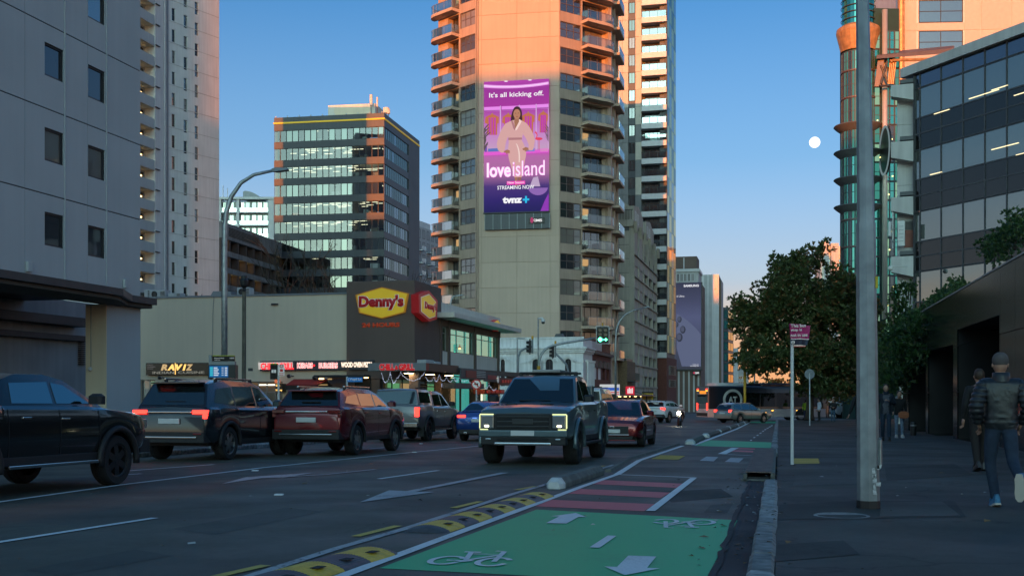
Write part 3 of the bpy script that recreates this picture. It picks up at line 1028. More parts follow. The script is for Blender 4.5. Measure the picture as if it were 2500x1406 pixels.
# ------------------------------------------------------------------ cream block far behind, concrete block beside it
CF = Face((at(533,HY,245).x,245,0),R(0))
cb = bldg('apartment_block','pale cream balcony block with curved rooftop hood, far behind the street lamp',CF)
x1_,zt,zb = CF.x(668),CF.z(600,487),CF.z(600,620)
MB().box(0,x1_,1.0,12,zb - 40,zt - .3).build('wall',M('pale_green_wall',(.42,.46,.42),.8),cb,CF.M)
for px_ in (533,577,655):
    a = CF.x(px_); MB().box(a,a + (.6 if px_ < 650 else 1.2),0,1.0,zb - 40,zt).build('pier',m_wht,cb,CF.M)
MB().box(-.3,x1_ + .2,-.3,2,zt,zt + .5).build('cornice',m_wht,cb,CF.M)
for k in range(8):
    z_ = zt - 2.85 * (k + 1)
    MB().box(0.05,x1_ - .05,.05,1.0,z_ - .12,z_ + .12).build('floor_band',m_wht,cb,CF.M)
    for px_ in (537,557,583,596,612,626,640):
        a = CF.x(px_)
        win(cb,CF,a,a + 1.05,z_ + .2,z_ + 2.4,1,1,.95,.08,m_wht,random.choice((g_mid,g_curt,g_sky)))
    MB().box(.7,x1_ - 1.3,.3,.34,z_ + .15,z_ + 1.0).build('balustrade',c_bal,cb,CF.M)
    for px_ in (560,588,614):
        MB().box(CF.x(px_),CF.x(px_) + .9,.5,.9,z_ + .15,z_ + .9).build('air_conditioner',m_wht,cb,CF.M)
mb = MB(); mb.prism([(CF.x(588),zt + .5),(CF.x(588),zt + 2.1)] + [(CF.x(593 + 42 * t),zt + .5 + 1.75 * math.cos(t * 1.5)) for t in [i / 8 for i in range(9)]],2,7)
mb.build('roof_hood',m_greyp,cb,CF.M)
for px_,py_ in ((536,447),(547,454)):
    MB().tube([(CF.x(px_),3,zt),(CF.x(px_),3,CF.z(px_,py_))],.09,6).build('mast',m_whitep,cb,CF.M)
DA = math.atan2(2700,450)
do_ = at(540,HY,178); do_.z = 0
DF = Face(do_,DA)
db = bldg('concrete_building','weathered concrete office block with deep-set lit windows, left of the dark office',DF)
xr = DF.x(690)
MB().box(0,xr,1.6,14,-20,DF.z(548,560)).build('wall',m_dkconc,db,DF.M)
MB().box(-.1,xr,-.2,1.7,DF.z(548,583),DF.z(548,543)).build('parapet',m_dkconc,db,DF.M)
for k in range(7):
    z_ = DF.z(548,574) + k * .22
    MB().box(DF.x(556),DF.x(630),-.26,-.2,z_,z_ + .1).build('louvre',m_dark,db,DF.M)
fd = 2.75
for k in range(5):
    z_ = DF.z(548,583) - .95 - k * fd
    MB().box(-.1,xr,-.1,1.7,z_ - fd + .98,z_ - .9).build('spandrel',m_dkconc,db,DF.M)
    for j in range(8):
        a = j * (xr / 8)
        win(db,DF,a + .2,a + xr / 8 - .2,z_ - .9,z_ + .95,3,1,1.1,.07,m_dark,random.choice((g_dark,c_office,g_curt)))
        if random.random() < .6:
            MB().box(a + .5,a + xr / 8 - .5,1.3,1.34,z_ + .2,z_ + .5).build('ceiling_light',e_warm,db,DF.M)
for j in range(9):
    a = j * (xr / 8)
    MB().box(a - .2,a + .2,-.04,1.69,-20,DF.z(548,584)).build('column',m_brown,db,DF.M)
x_ = DF.x(541)
mb = MB()
for k in range(30): mb.box(-.4,.4,-.03,.03,k * .45,k * .45 + .06)
mb.box(-.45,-.4,-.04,.04,0,14); mb.box(.4,.45,-.04,.04,0,14)
mb.build('fire_ladder',m_steel,db,DF.W(.5,-.5,DF.z(548,700)))

# ------------------------------------------------------------------ dark office with the yellow cornice line
oc = at(938,HY,200); oc.z = 0
OF = Face(oc,R(-10)); OS = Face(oc,math.atan2(2700,550))
off = bldg('office_building','dark banded office block with yellow cornice line and lit ceilings',OF)
xl,xs,xw = OF.x(669),OS.x(1024),OS.x(998)
zr = OF.z(938,276)
rowsY = [(309,337),(353.5,382.5),(399,428),(444,473),(489.5,519),(535,564),(580.5,609),(625.5,654.5),(671,700),(716,745)]
bz = [(OF.z(938,b),OF.z(938,a)) for a,b in rowsY]
zs_ = [zr] + [z for p in bz for z in (p[1],p[0])]
MB().box(xl + .2,-7,6.5,14,-12,zr - .5).build('core',m_room,off,OF.M)
prev = zr
for k,(a,b) in enumerate(bz + [(-20,-20)]):
    MB().box(xl,-.003,0,.5,b,prev).build('spandrel',m_slate,off,OF.M)
    MB().box(0,xw,0.003,.5,b,prev).build('spandrel',m_slate,off,OS.M)
    MB().box(xl + .3,-.5,.5,16,prev - .5,prev - .02).build('floor_slab',m_ceil,off,OF.M)
    prev = a
n = 18
for k,(a,b) in enumerate(bz):
    w_ = -xl / n
    for j in range(n):
        win(off,OF,xl + j * w_ + .01,xl + (j + 1) * w_ - .01,a,b,1,1,.12,.06,m_dark,c_office if (k in (1,2,4,5,7) or j in (0,1)) else random.choice((g_sky,c_office)))
    for j in range(12):
        w2 = xw / 12
        win(off,OS,j * w2 + .01,(j + 1) * w2 - .01,a,b,1,1,.12,.06,m_dark,g_sky if random.random() < .75 else g_mid)
    if k in (1,2,4,5,0,3,7):
        for q_ in range({1: 22,2: 30,4: 22,5: 20,0: 3,3: 2,7: 5}[k]):
            lx = random.uniform(xl + 2,-1.5); ly = random.choice((1.2,2.6,4.0,5.4))
            MB().box(lx - .6,lx + .6,ly - .15,ly + .15,b - .06,b - .015).build('light_panel',e_cool,off,OF.M)
        for q_ in range(4):
            lx = random.uniform(1.5,xw - 1)
            MB().box(lx - .6,lx + .6,.7,.76,b - .5,b - .38).build('light_panel',e_cool,off,OS.M)
    for q_ in range(7):
        lx = random.uniform(xl + 1,-2)
        MB().box(lx,lx + random.uniform(.5,1.6),1.2,2.0,a - .02,a + random.uniform(.5,1.0)).build('furniture',random.choice((m_wht,m_room,m_dark)),off,OF.M)
MB().box(xw,xs,-.02,6,-12,zr - .02).build('stair_wall',m_slate2,off,OS.M)
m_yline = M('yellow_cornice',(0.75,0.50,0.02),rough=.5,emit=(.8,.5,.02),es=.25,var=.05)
z_ = OF.z(938,292)
MB().box(xl - .1,.12,-.14,0,z_,z_ + .28).build('yellow_line',m_yline,off,OF.M)
MB().box(.12,xs,-.14,0,z_ - .03,z_ + .25).build('yellow_line',m_yline,off,OS.M)
for j in range(10):
    MB().ball((xl + .4 + j * (-xl - .8) / 9,-.1,zr + .12),.13,8).build('roof_light',m_whitep,off,OF.M)
pa,pb = OF.x(801,5),OF.x(916,5)
MB().box(pa,pb,5,11,zr - .5,OF.z(850,256,5)).build('plant_room',m_cream,off,OF.M)
MB().box(pa + 1.2,pb - 1,4.93,5,zr,OF.z(850,263,5)).build('plant_panel',m_beige,off,OF.M)
for px_,y0,y1,r_ in ((906,275,232,.16),(921,277,238,.09),(943,285,264,.35),(948,285,268,.2)):
    MB().tube([(OF.x(px_,4),4,zr - .3),(OF.x(px_,4),4,OF.z(px_,(y0 + y1) / 2,4))],.08,6).build('mast',m_dark,off,OF.M)
    MB().tube([(OF.x(px_,4),4,OF.z(px_,(y0 * .6 + y1 * .4),4)),(OF.x(px_,4),4,OF.z(px_,y1,4))],r_ * 1.7,8).build('antenna',m_cream,off,OF.M)
MB().box(-xl * 0 + xl + .01,xl + .5,.5,16,-12,zr - .01).build('wall',m_slate,off,OF.M)
MB().box(xl,0,.5,15.9,zr - .4,zr - .03).build('roof',m_slate2,off,OF.M)

# ------------------------------------------------------------------ balcony flats between office and billboard tower
fo = at(1018,HY,275); fo.z = 0
FF = Face(fo,R(70))
fb_ = bldg('apartment_block','small grey balcony flats squeezed between dark office and billboard tower',FF)
xr = FF.x(1085)
zt = FF.z(1024,553)
MB().box(0,xr,0,14,-20,zt).build('wall',m_pale,fb_,FF.M)
MB().box(FF.x(1034),FF.x(1068),2,10,zt,zt + 2.2).build('penthouse',m_wht,fb_,FF.M)
for k in range(6):
    z_ = zt - 3.1 * (k + 1) + .3
    for j in range(6):
        a = .6 + j * (xr - 1) / 6
        win(fb_,FF,a,a + 1.5,z_,z_ + 2.2,2,1,-.03,.1,m_dark,random.choice((g_dark,g_mid,g_curt)))
        if j % 2 == 0 and k:
            MB().box(a - .2,a + 2.0,-1.3,0,z_ - .25,z_ - .05).build('balcony_slab',m_wht,fb_,FF.M)
            MB().box(a - .2,a + 2.0,-1.3,-1.26,z_,z_ + .95).build('balustrade',c_bal,fb_,FF.M)
# ------------------------------------------------------------------ apartment tower that carries the billboard
tcn = at(1366,HY,126); tcn.z = 0
TC = Face(tcn,R(-9))                                   # middle wall, origin at its right edge
TR = Face(tcn,R(36))                                   # right wing
xL = TC.x(1162)
TL = TC.side(xL,R(-37))                                # left wing, runs back to the left (x negative)
tow = bldg('apartment_tower','tan apartment tower with stacked curved balconies, carrying the big billboard',TC)
ztop = TC.z(1262,-130)
zbot = -3.0
xR = TR.x(1491)
xLL = TL.x(1070)
# middle wall: separate panels over a backing wall
MB().box(xL - .02,.02,.06,14,zbot,ztop).build('wall',m_taupe2,tow,TC.M)
cx_ = [xL,TC.x(1175),TC.x(1262),TC.x(1343),0]
sy = [826,764,702,640,577,516,455,394,334,274,214,154,94,34,-26,-86,-130]
for j in range(len(sy) - 1):
    za,zb = TC.z(1262,sy[j]) + .02,TC.z(1262,sy[j + 1]) - .02
    for i in range(4):
        MB().box(cx_[i] + .02,cx_[i + 1] - .02,0,.06,za,zb).build('panel',m_taupe,tow,TC.M)
for px_ in (1163,1167):
    MB().tube([(TC.x(px_),-.12,zbot),(TC.x(px_),-.12,ztop)],.07,6).build('downpipe',m_taupe2,tow,TC.M)
def wing(F,xin,xout,sgn,slabs,wx,rx,bx,tag_):
    """one wing: bands, window groups wx, balcony recess rx, balcony from bx; slabs = row of each balcony slab at its middle"""
    pm = 1455 if sgn > 0 else 1095
    zz = [F.z(pm,q) for q in slabs]
    lo,hi = min(xin,xout),max(xin,xout)
    holes = []
    for z_ in zz:
        holes.append((min(wx),max(wx),z_ + .55,z_ + 2.35))
        holes.append((min(rx),max(rx),z_ + .02,z_ + 2.35))
    mb = MB()
    wall(mb,lo,hi,zbot,ztop,holes,.9)
    mb.box(lo,hi,.92,9,zbot,ztop)
    mb.build('wall',m_taupe2,tow,F.M)
    a0,a1 = sorted(wx); r0,r1 = sorted(rx)
    # balcony slab outline: straight inner end, rounded outer end
    b0,b1 = bx
    nn = 8
    outl = [(b0,0.0)]
    if sgn > 0:
        outl += [(b0,-1.25)] + [(b1 - 1.3 + 1.5 * math.sin(t * math.pi / 2 / nn),-1.25 + 1.0 * (1 - math.cos(t * math.pi / 2 / nn))) for t in range(nn + 1)] + [(b1 + .2,0.0)]
    else:
        outl = [(b0,0.0),(b0,-1.25)] + [(b1 + 1.3 - 1.5 * math.sin(t * math.pi / 2 / nn),-1.25 + 1.0 * (1 - math.cos(t * math.pi / 2 / nn))) for t in range(nn + 1)] + [(b1 - .2,0.0)]
    slab = MB().slab(outl,-.34,0).mesh('balcony_slab',m_taupe)
    mb = MB()
    edge = outl[1:-1]
    g_ = .07
    for i in range(len(edge) - 1):
        (xa,ya),(xb_,yb_) = edge[i],edge[i + 1]
        mb.quad((xa,ya + g_,.06),(xb_,yb_ + g_,.06),(xb_,yb_ + g_,1.0),(xa,ya + g_,1.0))
    if sgn > 0: mb.quad((b0 + g_,-.02,.06),(b0 + g_,-1.2,.06),(b0 + g_,-1.2,1.0),(b0 + g_,-.02,1.0))
    else: mb.quad((b0 - g_,-1.2,.06),(b0 - g_,-.02,.06),(b0 - g_,-.02,1.0),(b0 - g_,-1.2,1.0))
    glass = mb.mesh('balustrade',c_bal)
    mr = MB()
    mr.tube([(x_,y_ + g_,1.02) for x_,y_ in edge],.03,6)
    L_ = abs(b1 - b0)
    for t in (0.02,.33,.66):
        xx = b0 + (b1 - b0) * t
        mr.box(xx - .025,xx + .025,-1.19,-1.14,0,1.02)
    rail = mr.mesh('rail',m_greyp)
    for k,z_ in enumerate(zz):
        win(tow,F,a0,a1,z_ + .55,z_ + 2.35,3,2,.1,.09,m_bronze,random.choice((g_dark,g_mid,g_curt,g_curt)),[.95])
        win(tow,F,r0,r1,z_ + .03,z_ + 2.33,4,1,.78,.08,m_bronze,random.choice((g_dark,g_curt,g_mid)))
        if random.random() < .18:
            MB().box(r0 + .6,r0 + 1.5,.74,.77,z_ + 1.2,z_ + 2.0).build('lit_pane',e_warm2,tow,F.M)
        inst('balcony_slab',slab,tow,F.W(0,0,z_))
        inst('balustrade',glass,tow,F.W(0,0,z_))
        inst('rail',rail,tow,F.W(0,0,z_))
        MB().box((b0 + b1) / 2 - .06,(b0 + b1) / 2 + .06,-.6,-.48,z_ - .40,z_ - .34).build('soffit_light',m_whitep,tow,F.M)
        if random.random() < .5:
            xx = b0 + (b1 - b0) * random.uniform(.2,.6)
            MB().box(xx,xx + .7,-.7,-.1,z_,z_ + random.uniform(.4,.8)).build('balcony_furniture',random.choice((m_whitep,m_dark,m_room,m_brick2)),tow,F.M)
        win_b = F.z(pm,0)
    return zz
wing(TR,0.02,xR,1,[859 - 61.4 * k for k in range(16)],(TR.x(1368),TR.x(1419)),(TR.x(1422),TR.x(1484)),(TR.x(1419),TR.x(1489)),'r')
wing(TL,-.02,xLL,-1,[804 - 59.2 * k for k in range(16)],(TL.x(1123),TL.x(1160)),(TL.x(1094),TL.x(1120)),(TL.x(1122),TL.x(1064)),'l')
# street flank with columns and little balconies
TS = TR.side(xR,TH - R(36))
xs = TS.x(1508)
MB().box(0,xs,.5,8,zbot,ztop).build('wall',m_taupe2,tow,TS.M)
for a in (0.0,xs * .5,xs - .5):
    MB().box(a + .01,a + .8,-.05,.49,zbot,ztop).build('column',m_taupe,tow,TS.M)
for k in range(16):
    z_ = TS.z(1500,880 - 61.4 * k)
    MB().box(xs * .3,xs + .3,-.8,.48,z_,z_ + .3).build('balcony_slab',m_taupe,tow,TS.M)
    MB().box(xs * .3,xs + .3,-.8,-.75,z_ + .3,z_ + 1.2).build('balustrade',c_bal,tow,TS.M)
    win(tow,TS,xs * .55,xs * .9,z_ + .5,z_ + 2.1,1,1,.42,.08,m_bronze,g_dark)

# ------------------------------------------------------------------ the billboard
def grad_mat(name,stops,axis,lo,hi,strength):
    """emissive screen print: colours by height"""
    m = bpy.data.materials.new(name); m.use_nodes = True
    n,l = m.node_tree.nodes,m.node_tree.links
    b = n['Principled BSDF']
    tc = n.new('ShaderNodeTexCoord'); sp = n.new('ShaderNodeSeparateXYZ')
    l.new(tc.outputs['Object'],sp.inputs[0])
    mr = n.new('ShaderNodeMapRange'); mr.inputs[1].default_value = lo; mr.inputs[2].default_value = hi
    l.new(sp.outputs[axis],mr.inputs[0])
    cr_ = n.new('ShaderNodeValToRGB')
    while len(cr_.color_ramp.elements) < len(stops): cr_.color_ramp.elements.new(0.5)
    for e,(p,c) in zip(cr_.color_ramp.elements,stops):
        e.position = p; e.color = (c[0],c[1],c[2],1)
    l.new(mr.outputs[0],cr_.inputs[0])
    l.new(cr_.outputs[0],b.inputs['Emission Color'])
    b.inputs['Emission Strength'].default_value = strength * EXK
    b.inputs['Base Color'].default_value = (.01,.01,.01,1)
    b.inputs['Specular IOR Level'].default_value = 0.1
    return m
SB = Face(TC.M @ Vector((0,-.5,0)),TC.a)
cp = lambda a,b: (1160 + .2845 * a,170 + .2845 * b)
def S(a,b): return SB.px(*cp(a,b))
bbd = thing('billboard_screen','tall lit purple screen with woman in pink, reading love island','billboard',SB.W(S(75,1230)[0],0,S(75,1230)[1]))
z0_,z1_ = S(350,1225)[1],S(350,92)[1]
m_scr = grad_mat('screen_print',[(0,(.012,.006,.10)),(.10,(.03,.012,.16)),(.20,(.07,.03,.20)),(.30,(.42,.16,.36)),(.42,(.50,.14,.42)),(.455,(.62,.06,.52)),(.48,(.60,.36,.58)),(.62,(.60,.22,.62)),(.80,(.42,.03,.36)),(.93,(.36,.03,.34)),(1,(.50,.05,.45))],2,z0_,z1_,.9)
MB().prism([S(75,108),S(632,80),S(632,1215),S(75,1230)],0,.35).build('screen',[m_scr],bbd,SB.M)
MB().prism([S(70,1230),S(638,1214),S(638,1222),S(70,1238)],-.05,.4).build('frame',m_black,bbd,SB.M)
ep = {}
def EP(col,s=1.0):
    k = (col,s)
    if k not in ep: ep[k] = E('print_%02d' % len(ep),col,s)
    return ep[k]
def pr(name,pts,col,lay,s=1.0):
    return MB().prism([S(*p) for p in pts],-.02 - .02 * lay,-.02 * lay).build(name,EP(col,s),bbd,SB.M)
def arc(a,b,c,n=10): return [(a[0] * (1 - t) ** 2 + 2 * b[0] * t * (1 - t) + c[0] * t * t,a[1] * (1 - t) ** 2 + 2 * b[1] * t * (1 - t) + c[1] * t * t) for t in [i / n for i in range(n + 1)]]
pr('light_arc',arc((76,130),(350,155),(631,105)) + arc((631,130),(350,180),(76,157)),(.85,.35,.85),1)
pr('light_arc',arc((76,139),(350,165),(631,114)) + arc((631,120),(350,171),(76,146)),(.95,.72,.98),2)
for a,b in ((265,103),(470,92)): pr('downlight',ring_pts(a,b,16,10,rz=5),(1,.9,1),1)
for a,b,yy in ((77,213,325),(228,375,318),(378,520,310),(530,631,302)):
    pr('locker',[(a,yy),(b,yy - 6),(b,yy + 34),(a,yy + 36)],(.80,.25,.82),1)
    pr('locker_rail',[(a,yy + 28),(b,yy + 24),(b,yy + 32),(a,yy + 36)],(.35,.08,.36),2)
    pr('locker_post',[(b,yy - 12),(b + 9,yy - 12),(b + 9,690),(b,690)] if b < 600 else [(626,300),(631,300),(631,690),(626,690)],(.62,.38,.66),2)
def jersey(x0,x1,y0,y1):
    w = x1 - x0
    pr('jersey',[(x0,y0 + 22),(x0 + w * .35,y0),(x0 + w * .65,y0),(x1,y0 + 20),(x1 - 2,y0 + 75),(x1 - w * .12,y0 + 75),(x1 - w * .14,y1),(x0 + w * .12,y1),(x0 + w * .14,y0 + 80),(x0 - 6,y0 + 70)],(.52,.15,.06),3)
    for t in (.3,.5,.7):
        pr('jersey_stripe',[(x0 + w * t - 7,y0 + 25),(x0 + w * t + 7,y0 + 25),(x0 + w * t + 6,y1),(x0 + w * t - 6,y1)],(.50,.035,.40),4)
    pr('hanger',[(x0 + w * .4,y0),(x0 + w * .5,y0 - 18),(x0 + w * .6,y0)],(.45,.2,.08),3)
jersey(90,205,390,563); jersey(238,332,387,560); jersey(402,512,378,550); jersey(545,626,368,543)
pr('shelf',[(76,712),(631,688),(631,712),(76,740)],(.75,.10,.62),3)
for a,b,c in ((112,218,(.10,.16,.48)),(425,512,(.22,.20,.60)),(560,628,(.70,.22,.55))):
    pr('towel',[(a,682),(b,676),(b,704),(a,708)],c,4)
pr('bottle',[(84,662),(102,662),(102,708),(84,710)],(.16,.06,.40),4)
for k in range(14):
    x_ = 76 + random.random() * 45; y_ = 470 + k * 14
    pr('palm_leaf',[(76,y_ + 40),(x_ + 10,y_),(x_ + 16,y_ + 3),(78,y_ + 55)],(.10,.07,.08),5)
    if k < 9: pr('palm_leaf',[(631,y_ + 30),(632 - x_ * .35,y_ - 10),(632 - x_ * .33,y_ - 5),(631,y_ + 42)],(.10,.07,.08),5)
pr('flamingo',arc((548,690),(545,640),(548,605)) + [(552,605),(552,690)],(.65,.05,.10),5)
pr('flamingo',ring_pts(548,597,32,12,rz=12),(.75,.04,.10),5)
pr('flamingo',arc((520,590),(540,560),(512,545)) + arc((520,532),(548,560),(528,592)),(.75,.05,.12),6)
skin,pink,pinkd = (.36,.15,.085),(.66,.36,.35),(.42,.18,.20)
pr('hair',arc((305,458),(312,330),(362,322)) + arc((362,322),(412,335),(406,462)),(.045,.012,.02),6)
pr('leg',[(340,915),(366,915),(364,1004),(346,1004)],skin,5); pr('leg',[(370,915),(398,915),(392,1004),(372,1004)],(.28,.11,.07),5)
pr('skirt',[(290,606),(402,606)] + arc((402,610),(445,690),(438,740)) + [(402,926),(338,928)] + arc((300,800),(276,730),(290,640)),pink,7)
pr('skirt_shine',arc((360,640),(395,700),(385,800)) + arc((375,800),(380,700),(352,640)),(.85,.62,.58),8)
pr('sleeve',arc((262,468),(205,540),(188,640)) + arc((196,690),(225,730),(250,712)) + arc((258,680),(262,620),(292,565)),pink,7)
pr('sleeve',arc((440,462),(500,530),(514,612)) + arc((500,690),(480,705),(458,690)) + arc((462,650),(440,590),(412,560)),pink,7)
pr('jacket',[(322,440),(262,468),(285,560),(288,612),(402,612),(412,555),(442,464),(384,432)],pink,8)
pr('lapel',[(322,436),(312,452),(330,510),(346,530),(348,500)],pinkd,10); pr('lapel',[(382,430),(402,450),(362,520),(346,530),(350,500)],(.88,.62,.58),10)
pr('belt',[(287,590),(404,588),(404,606),(287,610)],pinkd,10)
pr('neck',[(342,420),(380,420),(378,455),(348,512),(338,455)],skin,11)
pr('face',ring_pts(361,388,30,20,rz=43),(.46,.20,.115),12)
pr('eye',ring_pts(350,382,5,8,rz=2.5),(.03,.01,.01),13); pr('eye',ring_pts(374,380,5,8,rz=2.5),(.03,.01,.01),13)
pr('mouth',ring_pts(362,411,8,10,rz=3),(.30,.05,.05),13); pr('nose',[(361,383),(365,399),(358,399)],(.36,.14,.08),13)
pr('fringe',arc((330,400),(330,340),(364,338)) + arc((366,322),(320,322),(318,420)),(.05,.014,.022),14)
pr('fringe',arc((364,338),(398,345),(394,420)) + arc((406,430),(412,330),(366,322)),(.05,.014,.022),14)
for hx,hy_,s_ in ((248,700,1),(408,678,1)):
    for k in range(4):
        pr('finger',[(hx + 12 + k * 10,hy_ + 4),(hx + 21 + k * 10,hy_ + 2),(hx + 30 + k * 8,hy_ + 30 - k * 3),(hx + 24 + k * 8,hy_ + 32 - k * 3)],skin,12)
    pr('hand',[(hx,hy_ + 8),(hx + 30,hy_ - 8),(hx + 55,hy_ + 2),(hx + 40,hy_ + 16),(hx + 8,hy_ + 20)],skin,13)
pr('beach_ball',ring_pts(540,1000,88,20,.2,2.9,rz=80),(.26,.12,.42),5)
pr('beach_ball',[(500,930),(540,920),(560,1005),(470,1005)],(.50,.36,.55),6)
pr('glow',[(560,1215),(632,1212),(632,1060),(600,1120)],(.26,.03,.42),1)
def bt(txt,x0,y0,x1,y1,col,lay=16,s=1.0,slope=-.04,**k):
    a,b = S(x0,y1); c,d = S(x1,y0); e,f_ = S(x1,y1)
    me = text_mesh(txt,EP(col,s),c - a,d - f_,depth=.04,**k)
    return inst('lettering',me,bbd,SB.W(a,-.02 * lay,b))
bt("It's all kicking off.",125,208,590,262,(.95,.90,.95),bold=.012)
bt('love',103,806,312,935,(1.0,.25,.85),15,bold=.05); bt('love',105,808,310,932,(.98,.86,.98),17,bold=.022)
bt('island',325,790,602,922,(1.0,.25,.85),15,bold=.022); bt('island',327,792,600,920,(.98,.86,.98),17,bold=-.004)
pr('pill',[(275,964),(432,959),(432,989),(275,996)],(.85,.04,.45),15)
bt('New Season',284,966,424,986,(.95,.8,.92),17); bt('STREAMING NOW',195,1004,510,1036,(.92,.9,.95),16,bold=.01)
bt('tvnz',240,1098,406,1154,(.95,.95,.97),16,bold=.05)
pr('plus',[(432,1090),(448,1090),(448,1112),(468,1111),(468,1127),(448,1128),(448,1149),(432,1150),(432,1129),(412,1130),(412,1114),(432,1113)],(.02,.50,.80),16)
# louvred box below with the small media sign
lv = thing('louvre_panel','dark louvred vent panel below the lit billboard','vent panel',SB.W(*[S(85,1370)[0],0,S(85,1370)[1]]))
MB().prism([S(83,1242),S(640,1226),S(640,1358),S(83,1375)],.1,.45).build('backing',m_slate,lv,SB.M)
for k in range(9):
    a = S(83 + k * 69.5,1300)
    MB().box(a[0] - .04,a[0] + .04,.04,.1,S(300,1370)[1],S(300,1236)[1]).build('mullion',m_greyp,lv,SB.M)
sg = thing('media_sign','small black sign with pink waves reading QMS, under the screen','sign',SB.W(*[S(460,1318)[0],0,S(460,1318)[1]]))
MB().prism([S(460,1272),S(597,1268),S(597,1316),S(460,1320)],-.05,.04).build('board',m_black,sg,SB.M)
a,b = S(525,1306); c,d = S(575,1282)
letters('MS',EP((.9,.9,.9)),sg,SB.W(a,-.055,b),c - a,d - b,bold=.03)
a,b = S(503,1308); letters('Q',EP((.9,.9,.9)),sg,SB.W(a,-.055,b),S(522,1300)[0] - a,d - b + .02,bold=.02)
for k in range(3):
    MB().prism([S(*p) for p in ring_pts(508,1294,10 + 9 * k,8,2.2,4.1)] + [S(*p) for p in ring_pts(508,1294,14 + 9 * k,8,2.2,4.1)][::-1],-.09,-.06).build('wave_mark',EP((.75,.03,.22)),sg,SB.M)

# ------------------------------------------------------------------ second tower, mid block and neighbours along the left side
t2 = at(1628,HY,178); t2.z = 0
GA = TH - math.pi / 2
T2 = Face(t2,GA); T2S = Face(t2,TH - R(3))
tw2 = bldg('apartment_tower','slim white and charcoal tower with white-edged balconies, behind the billboard tower',T2)
ztop = T2.z(1600,-140); xl = T2.x(1500)
zpod = T2.z(1620,872)
MB().box(xl,0,1.2,14,zpod,ztop).build('wall',m_slate2,tw2,T2.M)
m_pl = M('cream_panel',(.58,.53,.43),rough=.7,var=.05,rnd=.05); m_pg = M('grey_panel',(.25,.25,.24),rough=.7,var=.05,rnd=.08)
fh = T2.z(1600,402) - T2.z(1600,445)
zb0 = T2.z(1600,861)
for k in range(24):
    z_ = zb0 + k * fh
    if z_ > ztop: break
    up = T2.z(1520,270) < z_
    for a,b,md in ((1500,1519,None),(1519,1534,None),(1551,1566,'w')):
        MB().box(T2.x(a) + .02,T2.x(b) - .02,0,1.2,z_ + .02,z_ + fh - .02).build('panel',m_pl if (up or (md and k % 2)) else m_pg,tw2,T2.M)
    MB().box(T2.x(1534),T2.x(1551),.1,1.2,z_,z_ + fh * .35).build('panel',m_slate,tw2,T2.M)
    win(tw2,T2,T2.x(1535),T2.x(1550),z_ + fh * .36,z_ + fh,2,1,.12,.08,m_dark,random.choice((g_sky,g_mid,g_curt)))
    MB().box(T2.x(1567),-.02,-.5,1.2,z_ - .85,z_ + .02).build('balcony_edge',m_whitep,tw2,T2.M)
    win(tw2,T2,T2.x(1572),T2.x(1614),z_ + .1,z_ + fh - .9,4,1,1.1,.07,m_dark,random.choice((g_dark,g_mid)))
    MB().box(T2.x(1614),-.3,1.08,1.19,z_ + .02,z_ + fh - .9).build('panel',m_pale,tw2,T2.M)
    MB().box(T2.x(1568),-.05,-.44,-.4,z_ + .05,z_ + 1.0).build('balustrade',c_bal,tw2,T2.M)
    mb = MB(); mb.box(T2.x(1567),-.03,-.46,-.38,z_ + 1.0,z_ + 1.07)
    for t in (1567.5,1586,1606,1626.5): mb.box(T2.x(t),T2.x(t) + .07,-.46,-.38,z_,z_ + 1.0)
    mb.build('rail',m_dark,tw2,T2.M)
    # flank cladding
    xs_ = T2S.x(1650)
    for j in range(4):
        a = .3 + j * (xs_ - .3) / 4
        MB().box(a + .05,a + (xs_ - .3) / 4 - .05,0,.3,z_ + .03,z_ + fh - .03).build('flank_panel',(g_glow,g_sky,g_glow,g_mid)[(j + k) % 4],tw2,T2S.M)
MB().box(0.02,.28,-.05,.4,zpod,ztop).build('corner_post',m_dark,tw2,T2S.M)
MB().box(.3,T2S.x(1650),.3,1.2,zpod,ztop).build('wall',m_slate2,tw2,T2S.M)
# red brick podium
xa = T2.x(1596)
holes = [(T2.x(1601),T2.x(1617),T2.z(1610,q1),T2.z(1610,q0)) for q0,q1 in ((884,912),(918,944),(950,985))]
mb = MB(); wall(mb,xa,0,-4,zpod,holes,.5); mb.box(xa,0,.55,12,-4,zpod)
mb.build('podium',m_brick,tw2,T2.M)
for h in holes: win(tw2,T2,*h,2,1,.35,.1,m_dark,g_dark)
MB().box(0,T2S.x(1652),.02,1.5,-4,zpod).build('podium',m_brick,tw2,T2S.M)
for j in range(5):
    a = 2 + j * (T2S.x(1650) - 3) / 5
    for q0,q1 in ((890,915),(925,945)):
        win(tw2,T2S,a,a + 2.5,T2.z(1628,q1),T2.z(1628,q0),2,1,-.03,.12,m_dark,g_dark)

mo = at(1545,HY,148.6); mo.z = 0
MF = Face(mo,GA); MS = Face(mo,TH)
mid = bldg('concrete_building','grey concrete block with gridded street front and gabled attic, below the slim tower',MF)
zt = MF.z(1545,553); xl = MF.x(1500); xr = MS.x(1601)
MB().box(xl,0,.05,12,-4,zt).build('wall',m_tan,mid,MF.M)
for k in range(13):
    za,zb = MF.z(1530,563 + 34.2 * (k + 1)),MF.z(1530,563 + 34.2 * k)
    MB().box(xl,-.02,0,.05,za + .03,zb - .03).build('panel',m_tan,mid,MF.M)
MB().box(xl,.1,-.3,12,zt,zt + .9).build('cornice',m_tan,mid,MF.M)
mb = MB(); mb.box(xl,0,-.1,-.06,zt + 2.2,zt + 2.3)
for k in range(12): mb.box(xl + k * (-xl) / 12,xl + k * (-xl) / 12 + .06,-.1,-.04,zt + .9,zt + 2.2)
mb.build('railing',m_dark,mid,MF.M)
